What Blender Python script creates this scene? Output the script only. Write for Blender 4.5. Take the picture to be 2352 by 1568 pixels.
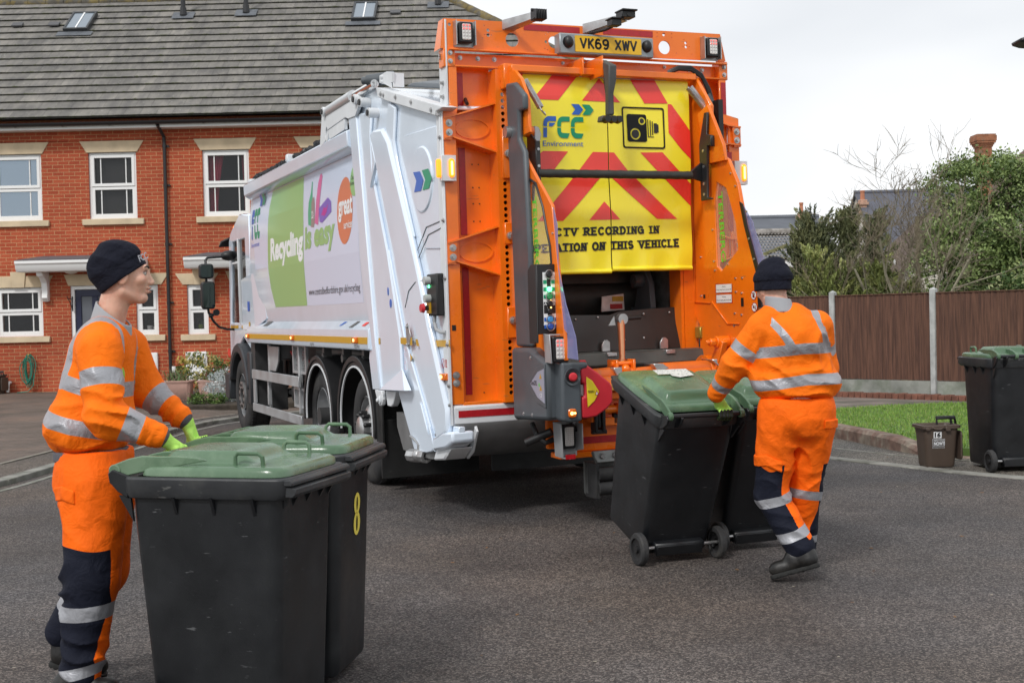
import bpy, math, random
import numpy as np
from mathutils import Vector, Matrix
from mathutils.geometry import tessellate_polygon
S = bpy.context.scene
for o in list(bpy.data.objects): bpy.data.objects.remove(o)
R = math.radians; PI = math.pi; rnd = random.Random(7)
# ---------------- camera
FPX, PITCH, ROLL, HCAM = 2900.0, 0.0205, 0.023, 1.5
cd = bpy.data.cameras.new('camera'); cam = bpy.data.objects.new('camera', cd); S.collection.objects.link(cam)
cd.sensor_width = 36; cd.lens = FPX/2352*36; cd.clip_start = .1; cd.clip_end = 3000
_f = Vector((0, math.cos(PITCH), -math.sin(PITCH))); _d = Vector((0, -math.sin(PITCH), -math.cos(PITCH))); _r = Vector((1, 0, 0))
_rr = _r*math.cos(ROLL)+_d*math.sin(ROLL); _dd = _d*math.cos(ROLL)-_r*math.sin(ROLL)
cam.matrix_world = Matrix(((_rr.x, -_dd.x, -_f.x, 0), (_rr.y, -_dd.y, -_f.y, 0), (_rr.z, -_dd.z, -_f.z, HCAM), (0, 0, 0, 1)))
cd.dof.use_dof = True; cd.dof.focus_distance = 8.0; cd.dof.aperture_fstop = 9
S.camera = cam
S.render.resolution_x = 1024; S.render.resolution_y = 682
# ---------------- sky, sun, exposure
SUN_EL, SUN_AZ = R(44), R(209)      # azimuth clockwise from +Y : behind the camera, a little to its left
w = bpy.data.worlds.new('World'); S.world = w; w.use_nodes = True
nt = w.node_tree; N = nt.nodes; L = nt.links; N.clear()
out = N.new('ShaderNodeOutputWorld'); bg = N.new('ShaderNodeBackground'); bg.inputs[1].default_value = .1
sky = N.new('ShaderNodeTexSky'); sky.sky_type = 'NISHITA'; sky.sun_disc = False
sky.sun_elevation = SUN_EL; sky.sun_rotation = SUN_AZ; sky.air_density = 1.2; sky.dust_density = 1
tc = N.new('ShaderNodeTexCoord'); mp = N.new('ShaderNodeMapping'); mp.inputs['Scale'].default_value = (1.3, 1.3, 3.2); mp.inputs['Location'].default_value = (.3, .8, .15)
nz = N.new('ShaderNodeTexNoise'); nz.inputs['Scale'].default_value = 1.6; nz.inputs['Detail'].default_value = 4; nz.inputs['Roughness'].default_value = .45
cr = N.new('ShaderNodeValToRGB'); cr.color_ramp.elements[0].position = .35; cr.color_ramp.elements[0].color = (6.8, 7.0, 7.3, 1)
cr.color_ramp.elements[1].position = .62; cr.color_ramp.elements[1].color = (8.9, 9.05, 9.2, 1)
cv = N.new('ShaderNodeValToRGB'); cv.color_ramp.elements[0].position = .3; cv.color_ramp.elements[0].color = (.92,)*3+(1,); cv.color_ramp.elements[1].position = .6; cv.color_ramp.elements[1].color = (1,)*4
mx = N.new('ShaderNodeMix'); mx.data_type = 'RGBA'
L.new(tc.outputs['Generated'], mp.inputs[0]); L.new(mp.outputs[0], nz.inputs[0]); L.new(nz.outputs[0], cr.inputs[0]); L.new(nz.outputs[0], cv.inputs[0])
L.new(cv.outputs[0], mx.inputs[0]); L.new(sky.outputs[0], mx.inputs[6]); L.new(cr.outputs[0], mx.inputs[7])
L.new(mx.outputs[2], bg.inputs[0]); L.new(bg.outputs[0], out.inputs[0])
sd = bpy.data.lights.new('sun', 'SUN'); sd.energy = 1.5; sd.angle = R(10); sd.color = (1, .975, .94)
so = bpy.data.objects.new('sun', sd); S.collection.objects.link(so)
_s = Vector((math.sin(SUN_AZ)*math.cos(SUN_EL), math.cos(SUN_AZ)*math.cos(SUN_EL), math.sin(SUN_EL)))
so.rotation_euler = _s.to_track_quat('Z', 'Y').to_euler(); so.location = (0, 0, 30)
S.view_settings.view_transform = 'Standard'; S.view_settings.look = 'None'; S.view_settings.exposure = 0.30; S.view_settings.gamma = 1; S.view_settings.use_curve_mapping = False
S.render.engine = 'CYCLES'; S.cycles.max_bounces = 8; S.cycles.transparent_max_bounces = 12
# ---------------- materials
MATS = {}
def M(name, col=(.5, .5, .5), rough=.5, metal=0, var=0, vs=8, bump=0, bs=60, spec=.5, coat=0, sheen=0, alpha=1, emis=None, es=0, col2=None, c2s=6, c2p=(.45, .6), stretch=None, rv=0):
    if name in MATS: return MATS[name]
    m = bpy.data.materials.new(name); m.use_nodes = True; t = m.node_tree; b = t.nodes['Principled BSDF']; l = t.links
    b.inputs['Base Color'].default_value = (*col, 1); b.inputs['Roughness'].default_value = rough; b.inputs['Metallic'].default_value = metal
    b.inputs['Specular IOR Level'].default_value = spec; b.inputs['Coat Weight'].default_value = coat; b.inputs['Coat Roughness'].default_value = .08; b.inputs['Sheen Weight'].default_value = sheen
    if alpha < 1: b.inputs['Alpha'].default_value = alpha
    if emis: b.inputs['Emission Color'].default_value = (*emis, 1); b.inputs['Emission Strength'].default_value = es
    def coord():
        tcn = t.nodes.new('ShaderNodeTexCoord'); o = tcn.outputs['Object']
        if stretch:
            mpn = t.nodes.new('ShaderNodeMapping'); mpn.inputs['Scale'].default_value = stretch; l.new(o, mpn.inputs[0]); o = mpn.outputs[0]
        return o
    src = None
    if var or col2 or bump or rv: co = coord()
    if col2:
        n = t.nodes.new('ShaderNodeTexNoise'); n.inputs['Scale'].default_value = c2s; n.inputs['Detail'].default_value = 6; n.inputs['Roughness'].default_value = .65; l.new(co, n.inputs[0])
        r = t.nodes.new('ShaderNodeValToRGB'); r.color_ramp.elements[0].position = c2p[0]; r.color_ramp.elements[1].position = c2p[1]
        r.color_ramp.elements[0].color = (*col, 1); r.color_ramp.elements[1].color = (*col2, 1); l.new(n.outputs[0], r.inputs[0]); src = r.outputs[0]
    if var:
        n = t.nodes.new('ShaderNodeTexNoise'); n.inputs['Scale'].default_value = vs; n.inputs['Detail'].default_value = 5; l.new(co, n.inputs[0])
        mr = t.nodes.new('ShaderNodeMapRange'); mr.inputs[1].default_value = .3; mr.inputs[2].default_value = .7; mr.inputs[3].default_value = 1-var; mr.inputs[4].default_value = 1+var; l.new(n.outputs[0], mr.inputs[0])
        mm = t.nodes.new('ShaderNodeMix'); mm.data_type = 'RGBA'; mm.blend_type = 'MULTIPLY'; mm.inputs[0].default_value = 1
        if src: l.new(src, mm.inputs[6])
        else: mm.inputs[6].default_value = (*col, 1)
        l.new(mr.outputs[0], mm.inputs[7]); src = mm.outputs[2]
    if src: l.new(src, b.inputs['Base Color'])
    if rv:
        n = t.nodes.new('ShaderNodeTexNoise'); n.inputs['Scale'].default_value = 5; n.inputs['Detail'].default_value = 5; l.new(co, n.inputs[0])
        mr = t.nodes.new('ShaderNodeMapRange'); mr.inputs[1].default_value = .3; mr.inputs[2].default_value = .7; mr.inputs[3].default_value = max(.02, rough-rv); mr.inputs[4].default_value = rough+rv; l.new(n.outputs[0], mr.inputs[0]); l.new(mr.outputs[0], b.inputs['Roughness'])
    if bump:
        n = t.nodes.new('ShaderNodeTexNoise'); n.inputs['Scale'].default_value = bs; n.inputs['Detail'].default_value = 4; l.new(co, n.inputs[0])
        bn = t.nodes.new('ShaderNodeBump'); bn.inputs['Strength'].default_value = bump; bn.inputs['Distance'].default_value = .01; l.new(n.outputs[0], bn.inputs['Height']); l.new(bn.outputs[0], b.inputs['Normal'])
    MATS[name] = m; return m
# ---------------- mesh helpers
def V3(p): return Vector(p)
class MB:
    def __init__(s): s.v = []; s.f = []; s.m = []; s.sm = []
    def add(s, vs, fs, mi=0, sm=False):
        o = len(s.v); s.v += [tuple(p) for p in vs]
        for f in fs: s.f.append([i+o for i in f]); s.m.append(mi); s.sm.append(sm)
        return s
    def box(s, x0, x1, y0, y1, z0, z1, mi=0):
        v = [(x, y, z) for z in (z0, z1) for y in (y0, y1) for x in (x0, x1)]
        return s.add(v, [(0, 2, 3, 1), (4, 5, 7, 6), (0, 1, 5, 4), (2, 6, 7, 3), (0, 4, 6, 2), (1, 3, 7, 5)], mi)
    def obox(s, c, size, mat=None, mi=0):
        a = [x/2 for x in size]; v = [Vector((x, y, z)) for z in (-a[2], a[2]) for y in (-a[1], a[1]) for x in (-a[0], a[0])]
        if mat is not None: v = [mat @ p for p in v]
        c = Vector(c); v = [p+c for p in v]
        return s.add(v, [(0, 2, 3, 1), (4, 5, 7, 6), (0, 1, 5, 4), (2, 6, 7, 3), (0, 4, 6, 2), (1, 3, 7, 5)], mi)
    def prism(s, poly, ax, a, b, mi=0, holes=None, sm=False):
        if a > b: a, b = b, a
        def P(p, h): return {'x': (h, p[0], p[1]), 'y': (p[0], h, p[1]), 'z': (p[0], p[1], h)}[ax]
        loops = [list(poly)]+[list(h) for h in (holes or [])]
        tris = tessellate_polygon([[Vector((p[0], p[1], 0)) for p in lp] for lp in loops]) if holes else None
        flat = [p for lp in loops for p in lp]; n = len(flat)
        vs = [P(p, a) for p in flat]+[P(p, b) for p in flat]; fs = []
        if tris:
            for t in tris:
                fs.append(tuple(t)); fs.append(tuple(i+n for i in reversed(t)))
        else: fs += [tuple(range(n)), tuple(range(2*n-1, n-1, -1))]
        o = 0
        for lp in loops:
            k = len(lp)
            for i in range(k): j = (i+1) % k; fs.append((o+i, o+j, n+o+j, n+o+i))
            o += k
        return s.add(vs, fs, mi, sm)
    def plate(s, pts, th, mi=0):      # any planar 3d polygon given a thickness
        P = [Vector(p) for p in pts]; nrm = Vector((0, 0, 0))
        for i in range(len(P)): nrm += P[i].cross(P[(i+1) % len(P)])
        nrm.normalize(); n = len(P); vs = [p-nrm*th/2 for p in P]+[p+nrm*th/2 for p in P]
        fs = [tuple(range(n-1, -1, -1)), tuple(range(n, 2*n))]+[(i, (i+1) % n, n+(i+1) % n, n+i) for i in range(n)]
        return s.add(vs, fs, mi)
    def cyl(s, p0, p1, r0, r1=None, n=16, mi=0, caps=True):
        r1 = r0 if r1 is None else r1; p0 = Vector(p0); p1 = Vector(p1); d = (p1-p0).normalized()
        u = d.orthogonal().normalized(); w = d.cross(u)
        vs = [p0+(u*math.cos(2*PI*i/n)+w*math.sin(2*PI*i/n))*r0 for i in range(n)]+[p1+(u*math.cos(2*PI*i/n)+w*math.sin(2*PI*i/n))*r1 for i in range(n)]
        s.add(vs, [(i, (i+1) % n, n+(i+1) % n, n+i) for i in range(n)], mi, True)
        if caps:
            if r0 > 1e-6: s.add(vs[:n], [tuple(range(n-1, -1, -1))], mi)
            if r1 > 1e-6: s.add(vs[n:], [tuple(range(n))], mi)
        return s
    def lathe(s, prof, org, axis, n=32, mi=0, mis=None):
        org = Vector(org); d = Vector(axis).normalized(); u = d.orthogonal().normalized(); w = d.cross(u); k = len(prof); vs = []
        for r, h in prof:
            for i in range(n): a = 2*PI*i/n; vs.append(org+d*h+(u*math.cos(a)+w*math.sin(a))*r)
        for j in range(k-1):
            s.add([], []); o = 0
        base = len(s.v); s.v += [tuple(p) for p in vs]
        for j in range(k-1):
            for i in range(n):
                i2 = (i+1) % n; s.f.append([base+j*n+i, base+j*n+i2, base+(j+1)*n+i2, base+(j+1)*n+i]); s.m.append(mis[j] if mis else mi); s.sm.append(True)
        return s
    def tube(s, path, r, n=8, mi=0, closed=False, caps=True):
        P = [Vector(p) for p in path]; k = len(P); rs = r if isinstance(r, (list, tuple)) else [r]*k; vs = []; pu = None
        for i, p in enumerate(P):
            a = P[i-1] if (i > 0 or closed) else P[i]; b = P[(i+1) % k] if (i < k-1 or closed) else P[i]; d = (b-a).normalized()
            if pu is None: u = d.orthogonal().normalized()
            else:
                u = pu-d*pu.dot(d); u = u.normalized() if u.length > 1e-5 else d.orthogonal().normalized()
            pu = u; w = d.cross(u); vs += [p+(u*math.cos(2*PI*j/n)+w*math.sin(2*PI*j/n))*rs[i] for j in range(n)]
        fs = []
        for i in range(k if closed else k-1):
            i2 = (i+1) % k
            for j in range(n): j2 = (j+1) % n; fs.append((i*n+j, i*n+j2, i2*n+j2, i2*n+j))
        s.add(vs, fs, mi, True)
        if not closed and caps:
            s.add(vs[:n], [tuple(range(n-1, -1, -1))], mi); s.add(vs[-n:], [tuple(range(n))], mi)
        return s
    def sphere(s, c, r, n=12, mi=0, sc=(1, 1, 1)):
        c = Vector(c); vs = []; m = n//2
        for j in range(m+1):
            t = PI*j/m
            for i in range(n): a = 2*PI*i/n; vs.append(c+Vector((r*sc[0]*math.sin(t)*math.cos(a), r*sc[1]*math.sin(t)*math.sin(a), r*sc[2]*math.cos(t))))
        return s.add(vs, [(j*n+i, (j+1)*n+i, (j+1)*n+(i+1) % n, j*n+(i+1) % n) for j in range(m) for i in range(n)], mi, True)
    def loft(s, secs, mi=0, caps=(True, True), sm=True):
        n = len(secs[0]); vs = [p for c in secs for p in c]; k = len(secs)
        s.add(vs, [(j*n+i, j*n+(i+1) % n, (j+1)*n+(i+1) % n, (j+1)*n+i) for j in range(k-1) for i in range(n)], mi, sm)
        if caps[0]: s.add(secs[0], [tuple(range(n-1, -1, -1))], mi)
        if caps[1]: s.add(secs[-1], [tuple(range(n))], mi)
        return s
    def build(s, name, mats=None, parent=None, bevel=0, ang=35, seg=1, fix=True):
        me = bpy.data.meshes.new(name); me.from_pydata(s.v, [], s.f); mats = mats if isinstance(mats, (list, tuple)) else [mats]
        for m in mats: me.materials.append(m)
        me.polygons.foreach_set('material_index', s.m)
        if fix:
            import bmesh
            bm = bmesh.new(); bm.from_mesh(me); bmesh.ops.remove_doubles(bm, verts=bm.verts, dist=1e-5); bmesh.ops.recalc_face_normals(bm, faces=bm.faces); bm.to_mesh(me); bm.free()
        me.polygons.foreach_set('use_smooth', [True]*len(me.polygons)); me.set_sharp_from_angle(angle=R(ang))
        o = bpy.data.objects.new(name, me); S.collection.objects.link(o)
        if parent: o.parent = parent
        if bevel:
            b = o.modifiers.new('bevel', 'BEVEL'); b.width = bevel; b.segments = seg; b.limit_method = 'ANGLE'; b.angle_limit = R(40); b.harden_normals = False; b.use_clamp_overlap = True
        return o
def empty(name, loc=(0, 0, 0), rz=0, mat=None):
    o = bpy.data.objects.new(name, None); S.collection.objects.link(o); o.empty_display_size = .2
    if mat is not None: o.matrix_world = mat
    else: o.location = loc; o.rotation_euler = (0, 0, rz)
    return o
def tag(o, label=None, cat=None, group=None, kind=None):
    if label: o['label'] = label
    if cat: o['category'] = cat
    if group: o['group'] = group
    if kind: o['kind'] = kind
    return o
def copy_tree(o, parent=None):
    c = o.copy(); S.collection.objects.link(c)
    if parent: c.parent = parent
    for ch in list(o.children): copy_tree(ch, c)
    return c
def circ(cx, cy, r, n=16, ry=None): ry = ry or r; return [(cx+r*math.cos(2*PI*i/n), cy+ry*math.sin(2*PI*i/n)) for i in range(n)]
def rrect(x0, x1, y0, y1, r, n=4):
    p = []
    for cx, cy, a0 in ((x1-r, y1-r, 0), (x0+r, y1-r, 90), (x0+r, y0+r, 180), (x1-r, y0+r, 270)):
        for i in range(n+1): a = R(a0+90*i/n); p.append((cx+r*math.cos(a), cy+r*math.sin(a)))
    return p
# ---------------- lettering
_FC = {}
def text_tris(body, bold=0):
    k = (body, bold)
    if k in _FC: return _FC[k]
    c = bpy.data.curves.new('t', 'FONT'); c.body = body; c.size = 1; c.offset = bold; c.resolution_u = 3
    o = bpy.data.objects.new('t', c); S.collection.objects.link(o)
    me = bpy.data.meshes.new_from_object(o.evaluated_get(bpy.context.evaluated_depsgraph_get()))
    vs = [v.co.copy() for v in me.vertices]; fs = [tuple(p.vertices) for p in me.polygons]
    bpy.data.objects.remove(o); bpy.data.curves.remove(c); bpy.data.meshes.remove(me)
    _FC[k] = (vs, fs); return _FC[k]
def put_text(mb, body, P0, P1, P2, bold=0, mi=0):      # bounding box lower left, lower right, upper left
    vs, fs = text_tris(body, bold); x0 = min(v.x for v in vs); x1 = max(v.x for v in vs); y0 = min(v.y for v in vs); y1 = max(v.y for v in vs)
    P0, P1, P2 = Vector(P0), Vector(P1), Vector(P2)
    mb.add([P0+(P1-P0)*((v.x-x0)/(x1-x0))+(P2-P0)*((v.y-y0)/(y1-y0)) for v in vs], fs, mi)
def arcp(cx, cy, rx, ry, a0, a1, n=9): return [(cx+rx*math.cos(R(a0+(a1-a0)*i/(n-1))), cy+ry*math.sin(R(a0+(a1-a0)*i/(n-1)))) for i in range(n)]
_bowl = arcp(.4, .74, .42, .26, 90, -90, 8)
GL = {'C': [arcp(.45, .5, .45, .5, 45, 315, 14)], 'O': [arcp(.45, .5, .45, .5, 0, 360, 20)], 'T': [[(0, 1), (.9, 1)], [(.45, 1), (.45, 0)]],
 'V': [[(0, 1), (.45, 0), (.9, 1)]], 'R': [[(.12, 0), (.12, 1)], [(.12, 1)]+_bowl+[(.12, .48)], [(.45, .48), (.88, 0)]], 'E': [[(.12, 0), (.12, 1)], [(.12, 1), (.82, 1)], [(.12, .5), (.66, .5)], [(.12, 0), (.85, 0)]],
 'D': [[(.12, 0), (.12, 1)], [(.12, 1)]+arcp(.35, .5, .5, .5, 90, -90, 10)+[(.12, 0)]], 'I': [[(.2, 0), (.2, 1)]], 'N': [[(.12, 0), (.12, 1), (.8, 0), (.8, 1)]],
 'G': [arcp(.45, .5, .45, .5, 45, 360, 14)+[(.5, .5)], [(.88, .5), (.88, 0)]], 'P': [[(.12, 0), (.12, 1)], [(.12, 1)]+_bowl+[(.12, .48)]], 'A': [[(0, 0), (.45, 1), (.9, 0)], [(.2, .33), (.7, .33)]],
 'S': [arcp(.45, .74, .36, .26, 40, 240, 8)+arcp(.45, .26, .38, .26, 60, -140, 8)], 'H': [[(.12, 0), (.12, 1)], [(.8, 0), (.8, 1)], [(.12, .5), (.8, .5)]], 'L': [[(.12, 0), (.12, 1)], [(.12, 0), (.8, 0)]],
 'K': [[(.1, 0), (.1, 1)], [(.8, 1), (.1, .42)], [(.3, .58), (.85, 0)]], '6': [arcp(.42, .5, .4, .5, 55, 180, 8)+[(.02, .3)]+arcp(.42, .3, .4, .3, 180, 540, 16)], '9': [arcp(.42, .5, .4, .5, -125, 0, 8)+[(.82, .7)]+arcp(.42, .7, .4, .3, 0, 360, 16)],
 'X': [[(.02, 0), (.82, 1)], [(.02, 1), (.82, 0)]], 'W': [[(0, 1), (.25, 0), (.5, .9), (.75, 0), (1.0, 1)]], 'B': [[(.12, 0), (.12, 1)], [(.12, 1)]+_bowl+[(.12, .48)], [(.4, .5)]+arcp(.42, .26, .44, .26, 90, -90, 8)+[(.12, 0)]], 'F': [[(.12, 0), (.12, 1)], [(.12, 1), (.8, 1)], [(.12, .5), (.66, .5)]]}
GW = {'I': .4, 'W': 1.0, ' ': .5}
def put_strokes(mb, body, P0, P1, P2, th=.16, slab=0, mi=0, gap=.26):
    P0, P1, P2 = Vector(P0), Vector(P1), Vector(P2); W = sum(GW.get(c, .9) for c in body)+gap*(len(body)-1); H = 1.0; asp = (P1-P0).length/(P2-P0).length
    tx = th*W/asp            # stroke thickness in x units so that strokes are even
    def mp(x, y): return P0+(P1-P0)*(x/W)+(P2-P0)*(th/2+y*(1-th))
    def bar(a, b, t):
        ax, ay = a; bx, by = b; dx = (bx-ax)/W*asp; dy = (by-ay)*(1-th); l = math.hypot(dx, dy) or 1; nx = -dy/l*t/2; ny = dx/l*t/2; ex = dx/l*t*.3; ey = dy/l*t*.3
        q = []
        for (x, y), sg in ((a, 1), (a, -1), (b, -1), (b, 1)):
            k = -1 if (x, y) == a and sg in (1, -1) and len(q) < 2 else 1
            q.append(mp(x, y)+(P1-P0)*((nx*sg+ex*k)/asp)+(P2-P0)*(ny*sg+ey*k))
        mb.add(q, [(0, 1, 2, 3)], mi)
    x = 0
    for c in body:
        for st in GL.get(c, []):
            st = [(x+a, b) for a, b in st]
            for i in range(len(st)-1): bar(st[i], st[i+1], th)
            if slab:
                for e, o_ in ((st[0], st[1]), (st[-1], st[-2])):
                    if e[1] in (0, 1, 0.0, 1.0) and abs(e[1]-o_[1]) > .5: bar((e[0]-tx*slab, e[1]), (e[0]+tx*slab, e[1]), th*.62)
        x += GW.get(c, .9)+gap
# ---------------- implicit surfaces (people, soft things)
def seg(P, a, b, ra, rb, sc=None):
    a = np.array(a, float); b = np.array(b, float)
    if sc is not None:
        sc = np.array(sc, float); P = P*(1/sc); a = a/sc; b = b/sc
    d = b-a; h = np.clip(((P-a)@d)/max(d@d, 1e-9), 0, 1); r = ra+(rb-ra)*h
    q = np.sqrt((((P-a)-h[..., None]*d)**2).sum(-1))-r
    return q*(float(sc.min()) if sc is not None else 1)
def ell(P, c, r, rot=None):
    q = P-np.array(c, float)
    if rot is not None: q = q@np.array(rot)
    r = np.array(r, float); k = np.sqrt(((q/r)**2).sum(-1)); return (k-1)*r.min()
def smin(a, b, k): h = np.clip(.5+.5*(b-a)/k, 0, 1); return b+(a-b)*h-k*h*(1-h)
def smax(a, b, k): return -smin(-a, -b, k)
_rs = np.random.RandomState(3)
_WV = [(_rs.normal(size=3), _rs.rand()*6.28) for _ in range(14)]
def wob(P, f, seed=0, n=7):
    s = 0
    for i in range(n):
        d, ph = _WV[(i+seed) % 14]; d = d/np.linalg.norm(d); s = s+np.sin(P@d*f*(1+.35*i/n)*6.283+ph+seed)
    return s/n
def surf(fn, lo, hi, h):
    lo = np.array(lo, float); hi = np.array(hi, float); n = np.ceil((hi-lo)/h).astype(int)+1
    X = np.stack(np.meshgrid(*[lo[i]+h*np.arange(n[i]) for i in range(3)], indexing='ij'), -1); F = np.empty(n)
    for i in range(0, n[0], 16): F[i:i+16] = fn(X[i:i+16])
    sg = F < 0; acc = np.zeros(tuple(n-1)+(3,)); cnt = np.zeros(tuple(n-1))
    def sl(o): return tuple(slice(o[i], n[i]-1+o[i]) for i in range(3))
    cs = [(i, j, k) for i in (0, 1) for j in (0, 1) for k in (0, 1)]
    for a in cs:
        for ax in range(3):
            if a[ax]: continue
            b = list(a); b[ax] = 1; fa = F[sl(a)]; fb = F[sl(b)]; m = (fa < 0) != (fb < 0); t = np.where(m, fa/np.where(m, fa-fb, 1), 0)
            p = np.zeros(fa.shape+(3,)); p[..., 0] = a[0]; p[..., 1] = a[1]; p[..., 2] = a[2]; p[..., ax] += t; acc += p*m[..., None]; cnt += m
    act = cnt > 0; idx = -np.ones(act.shape, int); idx[act] = np.arange(act.sum()); ii = np.argwhere(act)
    V = lo+h*(ii+acc[act]/cnt[act][:, None]); Q = []
    for ax in range(3):
        o = [0, 0, 0]; o[ax] = 1; a = sg[sl((0, 0, 0))] ; b = sg[sl(o)]; m = a != b; u, v = [i for i in range(3) if i != ax]
        c = np.argwhere(m); c = c[(c[:, u] > 0) & (c[:, v] > 0)]
        def g(du, dv): d = c.copy(); d[:, u] -= du; d[:, v] -= dv; return idx[d[:, 0], d[:, 1], d[:, 2]]
        q = np.stack([g(0, 0), g(1, 0), g(1, 1), g(0, 1)], 1); fl = a[c[:, 0], c[:, 1], c[:, 2]]
        if ax == 1: fl = ~fl
        q[~fl] = q[~fl][:, ::-1]; Q.append(q)
    Q = np.concatenate(Q); Q = Q[(Q >= 0).all(1)]
    return V, Q
def sobj(name, V, Q, mats, parent=None, attrs=None):
    me = bpy.data.meshes.new(name); me.from_pydata(V.tolist(), [], Q.tolist())
    for m in (mats if isinstance(mats, (list, tuple)) else [mats]): me.materials.append(m)
    for k, a in (attrs or {}).items():
        at = me.attributes.new(k, 'FLOAT', 'POINT'); at.data.foreach_set('value', np.asarray(a, dtype=np.float32))
    me.polygons.foreach_set('use_smooth', [True]*len(me.polygons)); o = bpy.data.objects.new(name, me); S.collection.objects.link(o)
    if parent: o.parent = parent
    return o
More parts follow.
